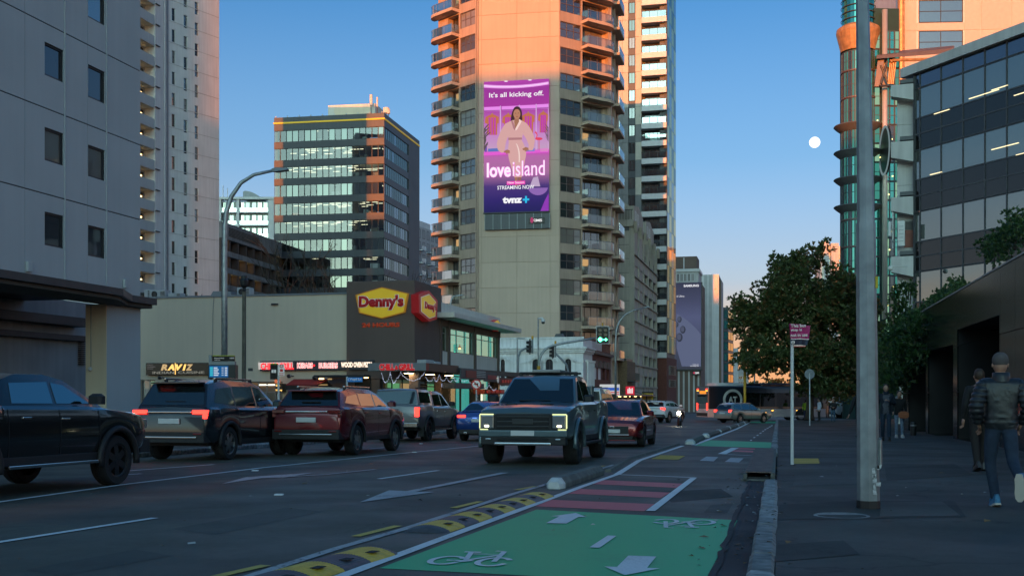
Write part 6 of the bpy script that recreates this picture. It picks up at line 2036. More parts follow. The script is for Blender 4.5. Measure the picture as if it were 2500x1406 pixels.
m_sunorange = M('sun_orange_panel',(.55,.30,.12),.45,metal=.3,var=.3,scale=2)  # orange of the low sun put into the panel colour
MB().lathe([(Rr + .05,0),(Rr + .25,.9),(Rr + .5,1.9),(Rr + .45,2.3),(Rr,2.6)],28,caps=False).build('crown_flare',m_sunorange,tt,RFc @ T((0,0,zb_(112))))
MB().lathe([(Rr * .95,0),(Rr * .95,24),(.1,24.5)],24).build('upper_drum',g_teal,tt,RFc @ T((0,0,zb_(55))))  # carried up out of frame to shade the distant building
for k in range(34): MB().lathe([(Rr,0),(Rr + .05,.05),(Rr,.1)],24,caps=False).build('drum_ring',m_slate,tt,RFc @ T((0,0,zb_(52) + k * .65)))
MB().lathe([(Rr - .12,-4),(Rr - .12,zb_(40))],20).build('core',M('core_dark',(.01,.05,.04),.6),tt,RFc)
XF = Face(Vector((at(2122,HY,111).x,111,0)),R(4))
xw = XF.x(2196)
MB().box(0,xw,.1,8,-4,XF.z(2150,20)).build('wall',M('core_dark'),tt,XF.M)
zz = [XF.z(2150,810 - 46 * k) for k in range(18)]
for k in range(17):
    for j,(a,b) in enumerate(((2122,2134),(2134,2149),(2161,2172),(2172,2184),(2184,2196))):
        if zz[k + 1] > XF.z(2150,30): continue
        win(tt,XF,XF.x(a),XF.x(b),zz[k],zz[k + 1] - .05,1,2,-.02,.07,m_slate,random.choice((g_teal,e_teal,e_teal2,e_teal) if j != 3 else (g_dark,g_teal)))
MB().tube([(XF.x(2154),-.6,XF.z(2154,780)),(XF.x(2154),-.6,XF.z(2154,30))],.27,14).build('column',M('pale_steel_column',(.62,.58,.50),.35,metal=.35,var=.05),tt,XF.M,smooth='all')
for q in (300,440,570): 
    for s_ in (-1,1): MB().tube([(XF.x(2154),-.6,XF.z(2154,q)),(XF.x(2172),-.1,XF.z(2154,q + 9 * s_))],.05,6).build('stay',m_steel,tt,XF.M)
for k in range(12):
    MB().ball((XF.x(2138 + random.random() * 50),-.06,XF.z(2150,250 + k * 45)),.07,6).build('spot_light',E('spot',(1,.85,.3),4),tt,XF.M)
# roof louvres and canopy in the evening light
MB().add([(XF.x(2140,-2),-2,XF.z(2140,136,-2)),(XF.x(2330,-2),-2,XF.z(2330,118,-2)),(XF.x(2330,4),4,XF.z(2330,112,4)),(XF.x(2150,4),4,XF.z(2140,128,4)),(XF.x(2140,-2),-2,XF.z(2140,144,-2)),(XF.x(2330,-2),-2,XF.z(2330,130,-2)),(XF.x(2330,4),4,XF.z(2330,124,4)),(XF.x(2150,4),4,XF.z(2140,138,4))],[(0,1,2,3),(7,6,5,4),(0,4,5,1),(1,5,6,2),(2,6,7,3),(3,7,4,0)]).build('roof_canopy',m_bronze,tt,XF.M)
for k in range(6): MB().tube([(XF.x(2136 + k * 2.4,-1.5),-1.5,XF.z(2136,212,-1.5)),(XF.x(2145 + k * 2.6,-1.5),-1.5,XF.z(2150,143,-1.5))],.07,5).build('louvre_blade',m_bronze,tt,XF.M)
for k in range(4): MB().tube([(XF.x(2168 + k * 4,-1.5),-1.5,XF.z(2136,205,-1.5)),(XF.x(2174 + k * 4.5,-1.5),-1.5,XF.z(2150,146,-1.5))],.07,5).build('louvre_blade',m_sunorange,tt,XF.M)
for a,b in (((2150,205),(2166,150)),((2150,160),(2166,200)),((2146,210),(2170,210))): MB().tube([(XF.x(a[0],-1.6),-1.6,XF.z(*a,-1.6)),(XF.x(b[0],-1.6),-1.6,XF.z(*b,-1.6))],.12,5).build('truss',m_dark,tt,XF.M)
MB().tube([(XF.x(2174,-1.7),-1.7,XF.z(2174,152,-1.7)),(XF.x(2180,-1.7),-1.7,XF.z(2180,148,-1.7)),(XF.x(2270,-1.7),-1.7,XF.z(2270,145,-1.7))],.14,8).build('gutter_pipe',m_sunorange,tt,XF.M)
ov = thing('oval_sign','dark oval sign seen edge-on against the teal tower','sign',XF.W(XF.x(2166,-2),-2,XF.z(2166,425,-2)))
MB().lathe([(0,0),(1.9,0),(2.35,.12),(2.35,.3),(0,.3)],32).build('disc',m_black,ov,XF.W(XF.x(2168,-2.2),-2.2,XF.z(2168,368,-2.2)) @ RZ(R(-101)) @ RX(R(90)),smooth=40)
MB().lathe([(2.2,.31),(2.4,.31),(2.42,.4),(2.2,.4)],32,caps=False).build('rim',E('oval_rim',(.6,.85,.9),.25),ov,XF.W(XF.x(2168,-2.2),-2.2,XF.z(2168,368,-2.2)) @ RZ(R(-101)) @ RX(R(90)))
for k in range(5): MB().box(-.1,.1,-.08,0,-1.2 + k * .5,-.85 + k * .5).build('letter_block',m_sw,ov,XF.W(XF.x(2166,-2.4),-2.45,XF.z(2168,368,-2.2)))
# sunlit tower above
LF2 = Face(Vector((at(2196,HY,145).x,145,0)),R(-3))
lt = bldg('tall_tower','pale tower catching orange sun at the top right corner',LF2)
xw = LF2.x(2600)
zl = LF2.z(2300,300)
MB().box(0,xw,.08,12,-4,LF2.z(2300,-220)).build('wall',m_wht,lt,LF2.M)
m_lp = M('pale_tower_panel',(.62,.52,.44),.7,var=.05,rnd=.05)
for k in range(8):
    za,zb = LF2.z(2300,300 - 75 * k),LF2.z(2300,225 - 75 * k)
    for a,b in ((2200,2238),(2238,2355),(2355,2395),(2395,2470),(2470,2600)):
        if a == 2238:
            MB().box(LF2.x(a) + .03,LF2.x(b) - .03,0,.08,za + .03,za + (zb - za) * .25).build('panel',m_lp,lt,LF2.M)
            win(lt,LF2,LF2.x(2243),LF2.x(2351),za + (zb - za) * .26,zb - .03,2,2,.0,.1,m_dark,random.choice((g_dark,g_mid)))
        else: MB().box(LF2.x(a) + .03,LF2.x(b) - .03,0,.08,za + .03,zb - .03).build('panel',m_lp,lt,LF2.M)
MB().tube([(LF2.x(2196),-.7,-4),(LF2.x(2196),-.7,LF2.z(2196,-200))],.45,12).build('column',m_sunorange,lt,LF2.M)
# far block behind the tree crown
FF2 = Face(Vector((at(2004,HY,320).x,320,0)),R(-6))
fb2 = bldg('distant_building','grey finned building with orange-lit top behind the tree crown',FF2)
for a,b,q,yy in ((2004,2024,597,.5),(2012,2024,588,0),(2029,2048,594,0),(2024,2029,600,1),(2048,2075,600,1)):
    MB().box(FF2.x(a),FF2.x(b) - .05,yy,10,-6,FF2.z(2020,q)).build('fin' if yy == 0 else 'wall',m_pale if yy == 0 else m_cream,fb2,FF2.M)
for k in range(14): 
    for a in (2024.3,2049,2056): win(fb2,FF2,FF2.x(a),FF2.x(a + (4.4 if a < 2030 else 6)),FF2.z(2020,640 + 10 * k),FF2.z(2020,632 + 10 * k),1,1,.9,.1,m_slate,g_mid)
# low street wall and shop backdrop beyond the crossing on the right
BW = Face(Vector((at(1985,HY,132).x,132,0)),R(-8))
bw_ = bldg('shop_building','grey low shop building beyond the crossing, behind the pedestrians',BW)
MB().box(0,BW.x(2230),0,10,-4,BW.z(2100,905)).build('wall',m_pale,bw_,BW.M)
for a,b in ((1990,2015),(2044,2052),(2064,2078),(2085,2110)): win(bw_,BW,BW.x(a),BW.x(b),BW.z(2050,1000),BW.z(2050,940),2,1,-.04,.1,m_dark,g_dark)
sv = thing('shop_sign','white lit shop sign with red and blue 7 behind the tree trunk','sign',BW.W(BW.x(2000,-.4),-.4,BW.z(2005,985)))
MB().box(BW.x(1999,-.5),BW.x(2015,-.5),-.6,-.3,BW.z(2005,986,-.5),BW.z(2005,967,-.5)).build('board',E('white_lightbox',(.8,.85,.9),.6),sv,BW.M)
letters('7',E('blue_digit',(.02,.08,.5),.8),sv,BW.W(BW.x(2007,-.6),-.62,BW.z(2005,981,-.6)),BW.x(2012) - BW.x(2007),BW.z(2005,969) - BW.z(2005,981),bold=.06)
MB().box(BW.x(2002,-.6),BW.x(2006,-.6),-.64,-.6,BW.z(2005,975,-.6),BW.z(2005,969,-.6)).build('red_mark',E('red_mark',(.6,.03,.03),.8),sv,BW.M)
MB().box(BW.x(2000,-.6),BW.x(2014,-.6),-.63,-.6,BW.z(2005,985,-.6),BW.z(2005,983,-.6)).build('red_mark',E('red_mark'  ,(.6,.03,.03),.8),sv,BW.M)
# moon
mr_ = 4000.0
mp = at(1989,348,mr_)
moon = tag(MB().ball((0,0,0),13.2 / FP * mr_,32).build('moon',E('moonlit_surface',(1.0,.97,.90),1.6),None,T(mp),smooth='all'),'bright full moon low in the sky left of the teal tower','moon')
# ------------------------------------------------------------------ unseen blocks added behind the camera, sized to shade the street
SH = Vector((math.sin(SUN_AZ),math.cos(SUN_AZ),0)); SQ = Vector((math.cos(SUN_AZ),-math.sin(SUN_AZ),0))
def backblock(q0,q1,h,D,label,mat,glass):
    zt_ = h + math.tan(SUN_EL) * D
    p = SQ * q0 - SH * D; p.z = gz(p.y)
    X = T(p) @ RZ(-SUN_AZ)
    t = thing('shade_block',label,'building',X,'shade blocks behind the viewer')
    w_ = q1 - q0
    MB().box(0,w_,-16,0,-2,zt_ - p.z).build('wall',mat,t,X)
    n = int((zt_ - p.z) / 3.6)
    for k in range(n):
        MB().box(1,w_ - 1,0,.1,k * 3.6 + 1.2,k * 3.6 + 3.0).build('window_band',glass,t,X)
    MB().box(w_ * .3,w_ * .6,-12,-4,zt_ - p.z,zt_ - p.z + .6).build('roof_kerb',mat,t,X)
backblock(-150,-100.5,75,250,'wide pale shade block added behind the viewer, farthest left',m_pale,g_mid)
backblock(-100,-93,51,215,'narrow shade block added behind the viewer, left of the slate one',m_tan,g_mid)
backblock(-92.8,-77.8,71.8,260,'tall slate shade block added behind the viewer',m_slate2,g_sky)
backblock(-77.5,-47.5,51,220,'tan shade block added behind the viewer',m_tan,g_mid)
backblock(-47,-42.8,24,230,'low shade block added behind the viewer, leaving a sun gap',m_brown,g_dark)
backblock(-42.5,-9,49.5,210,'white shade block added behind the viewer across the street end',m_wht,g_sky)
backblock(-8.5,40,38,205,'concrete shade block added behind the viewer on the right',m_dkconc,g_mid)
# ------------------------------------------------------------------ street furniture
def base(px_,Y,h=.1):
    p = at(px_,HY,Y); p.z = gz(Y) + h
    return p
def zat(py_,Y): return CAMH - (py_ - HY) / FP * Y
def xat(px_,Y): return (px_ - CX) / FP * Y
m_ystl = M('yellow_painted_steel',(.62,.33,.02),.45,var=.12,scale=6)
e_green = E('green_signal',(.08,1.0,.45),9.0)
m_lens = M('dark_lens',(.03,.03,.03),.2)
# tall octagonal pole in the foreground
Y = 12.2
b = base(2120,Y)
po = thing('lamp_post','tall octagonal galvanised pole with black foot band in the right foreground','pole',T(b))
def octo(r,z,dx_=0): return [(dx_ + r * math.cos(R(22.5 + 45 * k)),r * math.sin(R(22.5 + 45 * k)),z) for k in range(8)]
z545 = zat(545,Y) - b.z
m_pole = M('weathered_galvanised',(.33,.37,.38),.5,metal=.55,var=.22,scale=5,streak=.3,bump=.1)
MB().loft([octo(.121,.085),octo(.104,z545,-.03)]).build('shaft',m_pole,po,T(b) @ RZ(R(8)))
MB().loft([octo(.094,z545 - .02,-.03),octo(.034,9.5,-.13)]).build('upper_shaft',m_pole,po,T(b) @ RZ(R(8)))
MB().loft([octo(.126,0),octo(.125,.09)]).build('foot_band',m_black,po,T(b) @ RZ(R(8)))
MB().cbox(-.025,.025,-.03,.03,0,.30,.02).build('junction_box',m_steel,po,T(b + Vector((.115,-.03,.48))),bev=.012)
m_poster = M('torn_poster',(.55,.56,.56),.8,var=.5,scale=30)
random.seed(4)
for k in range(9):
    z_ = .16 + .035 * k + random.uniform(0,.03)
    a = R(-90 + random.choice((-20,8,22,30)))
    w_,h_ = random.uniform(.02,.06),random.uniform(.03,.09)
    MB().add([(-w_ / 2,0,0),(w_ / 2,0,random.uniform(-.01,.01)),(w_ / 2 + random.uniform(-.02,.02),0,h_),(-w_ / 2,0,h_ * random.uniform(.6,1))],[(0,1,2,3)]).build('poster_scrap',m_poster,po,T(b + Vector((.1235 * math.cos(R(-67.5)) * 1.0 + random.uniform(-.03,.03),-.1185,z_))))
MB().box(.066,.098,-.088,-.083,0,.13).build('sticker',M('yellow_sticker',(.6,.45,.02),.5),po,T(b + Vector((-.03,0,zat(705,Y) - b.z))) @ RZ(R(14)))
# curved street lamps
def lamp(px_,Y,pyb,pts,hp,label,r0=.085,band=None,h0=.1):
    b = base(px_,Y,h0)
    t = thing('street_lamp',label,'street lamp',T(b))
    P = [Vector((xat(a,Y),Y,zat(c,Y))) for a,c in pts]
    P = [b] + P
    n = len(P)
    MB().tube(P,[r0 * (1 - .55 * i / (n - 1)) for i in range(n)],10).build('pole',m_steel,t,I4,smooth='all')
    (a0,c0),(a1,c1) = hp
    p0,p1 = Vector((xat(a0,Y),Y,zat(c0,Y))),Vector((xat(a1,Y),Y,zat(c1,Y)))
    d = p1 - p0; L_ = d.length
    X = T(p0) @ Matrix.Rotation(-math.atan2(d.z,d.x),4,'Y')
    MB().loft([[(0,-.05,-.03),(0,.05,-.03),(0,.05,.05),(0,-.05,.05)],[(L_ * .3,-.13,-.05),(L_ * .3,.13,-.05),(L_ * .3,.1,.07),(L_ * .3,-.1,.07)],[(L_ * .95,-.12,-.03),(L_ * .95,.12,-.03),(L_ * .95,.09,.03),(L_ * .95,-.09,.03)],[(L_,-.06,-.01),(L_,.06,-.01),(L_,.05,.01),(L_,-.05,.01)]]).build('lamp_head',m_greyp,t,X,smooth=40)
    if band:
        MB().tube([b + Vector((0,0,.0)),b + Vector((0,0,band))],r0 * 1.35,10).build('yellow_band',m_ystl,t,I4)
    return t
lamp(548,31.8,0,[(548,700),(548.5,560),(552,520),(565,480),(588,447),(620,427),(666,417)],((664,417),(705,414)),'curved grey street lamp rising in front of the beige wall',.095)
lamp(1503,95,0,[(1503,840),(1505,805),(1512,785),(1526,768),(1545,758),(1575,751)],((1573,751),(1588,748)),'slender curved street lamp before the concrete block',.10,1.9)
lamp(1100,96,0,[(1100,745),(1102,732),(1107,724),(1116,721)],((1114,722),(1134,720)),'small street lamp head peeping over the restaurant roof',.10)
lamp(1263,100,0,[(1263,836),(1263,828)],((1261,826),(1282,826)),'flat white lamp on a grey post left of the camera mast',.09)
# old pole with ornament
Y = 35.2; b = base(595,Y)
op_ = thing('old_pole','rusty old pole with dark finial against the beige wall','pole',T(b))
MB().tube([b,(xat(596,Y),Y,zat(712,Y))],[.07,.065],8).build('shaft',M('rusty_pole',(.12,.105,.08),.8,var=.35,scale=4),op_,I4)
zz = zat(712,Y)
MB().lathe([(.05,0),(.07,.05),(.05,.1),(.13,.2),(.15,.34),(.1,.42),(.1,.5),(.04,.52)],10).build('finial',m_black,op_,T((xat(596,Y),Y,zz)))
for q,dx_ in ((968,22),(978,26)): MB().tube([(xat(597,Y),Y,zat(q,Y)),(xat(597 + dx_,Y),Y - .3,zat(q + 6,Y)),(xat(602 + dx_,Y),Y - .3,zat(q + 5,Y))],.02,5).build('bracket',m_dark,op_,I4)
MB().box(xat(612,Y),xat(622,Y),Y - .35,Y - .25,zat(906,Y),zat(899,Y)).build('clamp',m_dark,op_,I4)
# bus information display
Y = 31.0; b = base(513,Y)
bd = thing('bus_display','bus stop totem with blue departure screen and dark name board','display',T(b))
def bxp(t,nm,x0,x1,y0,y1,Y_,d0,d1,mat,bev=0): return MB().box(xat(x0,Y_),xat(x1,Y_),Y_ + d0,Y_ + d1,zat(y1,Y_),zat(y0,Y_)).build(nm,mat,t,I4,bev=bev)
MB().box(xat(509.5,Y),xat(517,Y),Y,Y + .12,b.z,zat(867,Y)).build('post',m_greyp,bd,I4)
bxp(bd,'beam',517,574,882,890,Y,0,.12,m_greyp); bxp(bd,'end_post',570,573.5,884,920,Y,-.05,.05,m_greyp)
bxp(bd,'name_board',519,573,869,881.5,Y,-.02,.06,m_sb); bxp(bd,'yellow_strip',519,573,867,869,Y,-.02,.06,M('lime_strip',(.5,.5,.05),.5))
bxp(bd,'screen_case',511.5,578,890.5,925,Y,-.16,.16,m_black,.01)
bxp(bd,'screen',515,561,893,921,Y,-.175,-.162,E('blue_screen',(.005,.10,.30),.9))
e_cy,e_w2 = E('cyan_cell',(.05,.6,.75),.8),E('screen_text',(.75,.85,.95),.9)
for k in range(5):
    q = 897 + 4.5 * k
    bxp(bd,'route_cell',517,524,q - .6,q + 2.6,Y,-.185,-.176,e_cy); bxp(bd,'text_line',526,535 + (k * 3) % 5,q,q + 2,Y,-.185,-.176,e_w2)
    bxp(bd,'text_line',545,550,q + .4,q + 1.4,Y,-.185,-.176,e_w2); bxp(bd,'text_line',553,559,q,q + 2,Y,-.185,-.176,e_w2)
letters('Vogel Lane',m_sw,bd,T((xat(524,Y),Y - .025,zat(880,Y))),xat(538,Y) - xat(524,Y),.03)
letters('Victoria St West',m_sw,bd,T((xat(524,Y),Y - .025,zat(875.5,Y))),xat(548,Y) - xat(524,Y),.032)
letters('1095',m_sw,bd,T((xat(562,Y),Y - .025,zat(876,Y))),xat(572,Y) - xat(562,Y),.04)
# bus stop pole by the kebabs sign
Y = 34.8; b = base(680,Y)
bs = thing('bus_stop_sign','white post with black timetable and no-stopping plate, before the neon sign','sign',T(b))
MB().tube([b,(b.x,Y,zat(890,Y))],.035,8).build('post',m_whitep,bs,I4)
bxp(bs,'timetable',660,678,888,926,Y,-.03,.03,m_sb); bxp(bs,'yellow_strip',660,678,887,889.5,Y,-.032,.032,M('lime_strip'))
for a in (663.5,669.5): bxp(bs,'notice',a,a + 5,902,910,Y,-.04,-.03,m_sw)
bxp(bs,'plate',680.5,695,888.5,917.5,Y,-.05,-.02,m_sw,.008)
MB().lathe([(.035,0),(.055,0),(.055,.01),(.035,.01)],18,caps=False).build('red_ring',m_sr,bs,T((xat(688,Y),Y - .05,zat(893.5,Y))) @ RX(R(90)))
bxp(bs,'bus_mark',684.5,691.5,901,907,Y,-.06,-.05,m_sr); bxp(bs,'text_line',683,692.5,914,915.5,Y,-.06,-.05,m_sr)
letters('Bus Stop',m_sr,bs,T((xat(683,Y),Y - .05,zat(912.5,Y))),xat(693,Y) - xat(683,Y),.045)
MB().cbox(-.1,.1,-.1,.1,0,.22,.02).build('foot',m_black,bs,T((b.x,Y,zat(1000,Y))))
# street name sign
Y = 42.0; b = base(847,Y)
vl = thing('street_sign','blue street name sign reading Vogel Ln on a white post','sign',T(b))
MB().tube([b,(b.x,Y,zat(919,Y))],.035,8).build('post',m_whitep,vl,I4)
MB().box(xat(848,Y),xat(885,Y),Y - .03,Y,zat(932,Y),zat(921,Y)).build('plate',M('sign_blue',(.015,.17,.50),.4,emit=(.015,.2,.55),es=.2),vl,I4)
letters('Vogel Ln',m_sw,vl,T((xat(854,Y),Y - .03,zat(929.5,Y))),xat(882,Y) - xat(854,Y),.11,bold=.01)
letters('<',m_sw,vl,T((xat(849.5,Y),Y - .03,zat(930,Y))),xat(852.5,Y) - xat(849.5,Y),.12)
# round signs
def roundsign(px_,py_,r_,Y,label,front=True,txt=None,pole=None,h=.1):
    b = base(px_,Y,h)
    t = thing('road_sign',label,'road sign',T(b))
    MB().tube([b,(b.x,Y + .03,zat(py_,Y) + (r_ * .2 / FP * Y))],.034 if Y < 70 else .045,8).build('post',pole or m_whitep,t,I4)
    rr = r_ / FP * Y
    X = T((b.x,Y - .03,zat(py_,Y))) @ RX(R(90))
    if front:
        MB().lathe([(0,0),(rr,0),(rr,.02),(0,.02)],28).build('plate',m_sr,t,X)
        MB().lathe([(0,.02),(rr * .76,.02),(rr * .76,.026),(0,.026)],28).build('face',m_sw,t,X)
    else:
        MB().lathe([(0,0),(rr,0),(rr,.015),(0,.015)],28).build('plate',m_greyp,t,T((b.x,Y + .05,zat(py_,Y))) @ RX(R(90)))
        for dz in (.35,-.35): MB().box(-.12,.12,-.02,.01,-.015,.015).build('clamp',m_steel,t,T((b.x,Y + .02,zat(py_,Y) + rr * dz)))
    if txt: letters(txt,m_sb,t,T((b.x - rr * .42,Y - .06,zat(py_,Y) - rr * .3)),rr * .84,rr * .6,bold=.03)
    return t,rr,X
t,rr,X = roundsign(1163,938,12.2,57.6,'round no-left-turn sign on a white post before the shops')
Xf = T((xat(1163,57.6),57.6 - .065,zat(938,57.6)))
MB().prism([(rr * .36,-rr * .5),(rr * .36,rr * .25),(-rr * .1,rr * .25),(-rr * .1,rr * .48),(-rr * .52,rr * .1),(-rr * .1,-rr * .22),(-rr * .1,rr * .02),(rr * .14,rr * .02),(rr * .14,-rr * .5)],0,.01).build('turn_arrow',m_sb,t,Xf)
MB().box(-rr * .85,rr * .85,-.012,-.002,-rr * .08,rr * .08).build('slash',m_sr,t,Xf @ RY(R(45)))
roundsign(1487,972,9,92,'round red-ringed 30 speed sign beside the slender lamp',True,'30',m_ystl)
roundsign(1977,913,12.3,66,'round sign seen from behind on a thin post near the tree',False)
# traffic signals
def head(t,p,yaw,n=3,s_=1.0,lit=None,arrow=False,wid=.32):
    """lantern with backboard and visors; the lit face looks towards -y before yaw"""
    X = T(p) @ RZ(yaw)
    H = .36 * n * s_
    MB().cbox(-wid / 2,wid / 2,0,.2,-H / 2,H / 2,.03).build('lantern',m_black,t,X)
    MB().cbox(-wid * .8,wid * .8,.08,.1,-H * .62,H * .62,.008).build('backboard',m_black,t,X)
    for k in range(n):
        z_ = H / 2 - .18 * s_ - .36 * s_ * k
        MB().lathe([(.14 * s_,0),(.14 * s_,.2)],14,caps=False).build('visor',m_black,t,X @ T((0,0,z_)) @ RX(R(90)))
        MB().lathe([(0,.01),(.115 * s_,.01)],14,caps=False).build('lens',e_green if lit == k else m_lens,t,X @ T((0,0,z_)) @ RX(R(90)))
Y = 75.0; b = base(1316,Y)
ts = thing('traffic_signal','mast-arm traffic signal showing green ball and right arrow','traffic light',T(b))
P = [b] + [Vector((xat(a,Y),Y,zat(c,Y))) for a,c in ((1315,900),(1316,882),(1321,866),(1332,852),(1348,844),(1372,838),(1410,832),(1456,825))]
MB().tube(P,[.1,.095,.09,.088,.085,.082,.08,.075,.07],10).build('mast',m_steel,ts,I4,smooth='all')
MB().tube([b,(xat(1315.2,Y),Y,zat(893,Y))],.12,10).build('yellow_band',m_ystl,ts,I4)
MB().tube([(xat(1471,Y),Y,zat(797,Y)),(xat(1471,Y),Y,zat(788,Y))],.06,8).build('cap',m_ystl,ts,I4)
x0,x1,z0,z1 = xat(1455.5,Y),xat(1487,Y),zat(839,Y),zat(796.5,Y)
MB().cbox(x0,x1,Y - .06,Y,z0,z1,.03).build('backboard',m_black,ts,I4)
mb = MB()
for q in ((x0 - .01,x0 + .025,z0,z1),(x1 - .025,x1 + .01,z0,z1),(x0,x1,z0 - .01,z0 + .025),(x0,x1,z1 - .025,z1 + .01)): mb.box(q[0],q[1],Y - .07,Y - .058,q[2],q[3])
mb.build('white_border',m_whitep,ts,I4)
for cx_,rows_ in ((1465,(806,817,829)),(1478,(806,817,829))):
    for k,q in enumerate(rows_):
        X = T((xat(cx_,Y),Y - .062,zat(q,Y))) @ RX(R(90))
        MB().lathe([(.15,0),(.15,.16)],16,caps=False).build('visor',m_black,ts,X)
        if k == 2 and cx_ == 1465: MB().lathe([(0,.02),(.145,.02)],18,caps=False).build('green_lens',e_green,ts,X)
        elif k < 2: MB().lathe([(0,.02),(.125,.02)],16,caps=False).build('lens',m_lens,ts,X)
a = .13
MB().prism([(-a,-a * .22),(a * .1,-a * .22),(-a * .15,-a * .6),(a * .12,-a * .75),(a,0),(a * .12,a * .75),(-a * .15,a * .6),(a * .1,a * .22),(-a,a * .22)],0,.01).build('green_arrow',e_green,ts,T((xat(1478,Y),Y - .085,zat(829,Y))))
head(ts,Vector((xat(1316,Y),Y - .05,zat(921,Y))),R(200),2,.8)
Y = 78.0; b = base(1314,Y)
cmx = thing('camera_mast','thin steel mast with white dome camera before the white building','camera',T(b))
MB().tube([b,(b.x,Y,zat(775,Y))],.05,8).build('mast',m_steel,cmx,I4)
MB().tube([(b.x,Y,zat(778,Y)),(xat(1324,Y),Y,zat(776,Y)),(xat(1327,Y),Y,zat(780,Y))],.06,8).build('arm',m_whitep,cmx,I4)
MB().lathe([(.12,.1),(.14,0),(.13,-.1)],14).build('hood',m_whitep,cmx,T((xat(1326,Y),Y,zat(782,Y))))
MB().ball((xat(1326,Y),Y,zat(787,Y)),.12,12).build('dome',m_black,cmx,I4,smooth='all')
def sideSignal(px_,Y,pts,hp,cap,label,band=True):
    b = base(px_,Y)
    t = thing('traffic_signal',label,'traffic light',T(b))
    P = [b] + [Vector((xat(a,Y),Y,zat(c,Y))) for a,c in pts]
    MB().tube(P,.085,8).build('mast',m_greyp,t,I4,smooth='all')
    if cap:
        MB().tube([(xat(cap[0],Y),Y,zat(cap[2],Y)),(xat(cap[0],Y),Y,zat(cap[1] + 8,Y))],.07,8).build('bracket_post',m_greyp,t,I4)
        MB().tube([(xat(cap[0],Y),Y,zat(cap[1] + 8,Y)),(xat(cap[0],Y),Y,zat(cap[1],Y))],.09,8).build('yellow_cap',m_ystl,t,I4)
    head(t,Vector((xat(hp[0],Y),Y,zat(hp[1],Y))),R(-80),3,.95)
    if band: MB().tube([b,b + Vector((0,0,1.4))],.11,8).build('yellow_band',m_ystl,t,I4)
    return t
sideSignal(1264.5,92,[(1265,900),(1266,870),(1271,857),(1283,850),(1300,846)],(1291,846),(1300,820,862),'side-facing traffic signal on a bent grey mast left of the camera mast')
sideSignal(1387,96,[(1387,905),(1383,890),(1370,876),(1357,863)],(1347,858),(1356,832,872),'side-facing traffic signal hung on a slanted arm behind the mast arm')
b = base(1965,100,0); t = thing('traffic_signal','small green traffic light glowing beside the tree trunk','traffic light',T(b))
MB().tube([b,(b.x,100,zat(935,100))],.06,8).build('post',m_greyp,t,I4); head(t,Vector((b.x,99.9,zat(935,100))),0,3,.8,2)
b = base(1842,118,0); t = thing('traffic_signal','green traffic light seen through the left of the tree crown','traffic light',T(b))
MB().tube([b,(b.x,118,zat(850,118))],.08,8).build('post',m_greyp,t,I4); head(t,Vector((b.x - .2,117.8,zat(846,118))),0,3,.9,2)
b = base(1496,93); t = thing('traffic_signal','low dark traffic lantern next to the 30 sign','traffic light',T(b))
MB().tube([b,(b.x,93,zat(975,93))],.06,8).build('post',m_ystl,t,I4); head(t,Vector((b.x,92.8,zat(973,93))),0,2,.9)
# yellow post at the end of the separators, small black post
Y = 90.0; b = base(1818.5,Y,0)
yp = tag(MB().tube([(0,0,0),(0,0,zat(903,Y) - b.z)],.11,10).build('yellow_post',m_ystl,None,T(b),smooth='all'),'plain orange-yellow steel post at the end of the separator row','post')
b = base(1793,88,0); bp_ = thing('island_post','short black post with white top on the traffic island','bollard',T(b))
MB().tube([(0,0,0),(0,0,.8)],.12,10).build('shaft',m_black,bp_,T(b)); MB().tube([(-.1,-.02,.1),(-.1,-.02,.85)],.04,6).build('reflector',m_whitep,bp_,T(b))
# bagged bus stop
Y = 21.5; b = base(1934,Y)
bg_ = thing('bus_stop_sign','white post wrapped in a pink bag reading This bus stop is not in use','sign',T(b))
MB().tube([b,(b.x,Y,zat(800,Y))],.032,10).build('post',m_whitep,bg_,I4)
m_bag = M('magenta_bag',(.42,.008,.13),.35,var=.12,scale=6,bump=.4,bscale=9)
def bag(nm,q,mat,n=8,y_=-.06,dep=.05):
    (a0,b0),(a1,b1),(a2,b2),(a3,b3) = q
    f_,k_ = [],[]
    for i in range(n + 1):
        t_ = i / n
        for (xa,ya),(xb,yb),o in (((a0,b0),(a1,b1),f_),((a3,b3),(a2,b2),k_)):
            o.append((xat(xa + (xb - xa) * t_,Y),Y + y_ + .012 * math.sin(t_ * 17),zat(ya + (yb - ya) * t_ + .5 * math.sin(t_ * 9),Y)))
    mb = MB()
    for i in range(n):
        mb.quad(k_[i],k_[i + 1],f_[i + 1],f_[i]); mb.quad(*[(p[0],p[1] + dep,p[2]) for p in (f_[i],f_[i + 1],k_[i + 1],k_[i])])
    mb.build(nm,mat,bg_,I4,smooth='all')
bag('bag',[(1926,790),(1976,795),(1972,829),(1929,828)],m_bag)
bag('bag_hem',[(1929,828.4),(1972,829.4),(1968,843),(1930,841)],M('dark_blue_bag',(.012,.02,.05),.4),8,-.055)
bag('white_seam',[(1929,826.5),(1972.5,827.5),(1972.4,829),(1929,828.2)],m_sw,8,-.075,.01)
MB().box(xat(1932,Y),xat(1966,Y),Y - .02,Y + .01,zat(846,Y),zat(838,Y)).build('plate',m_sw,bg_,I4)
MB().box(xat(1932,Y),xat(1966,Y),Y - .03,Y - .02,zat(846.5,Y),zat(845,Y)).build('red_edge',m_sr,bg_,I4)
for txt,a,c,q in (('This bus',1928,1965,800),('stop is',1928.5,1955,811),('not in use',1928,1969,823)):
    letters(txt,m_sw,bg_,T((xat(a,Y),Y - .082,zat(q,Y))) @ RY(R(-2)),xat(c,Y) - xat(a,Y),.062,bold=.02,depth=.004)
letters('AT',m_sw,bg_,T((xat(1931,Y),Y - .08,zat(838,Y))),.05,.03)
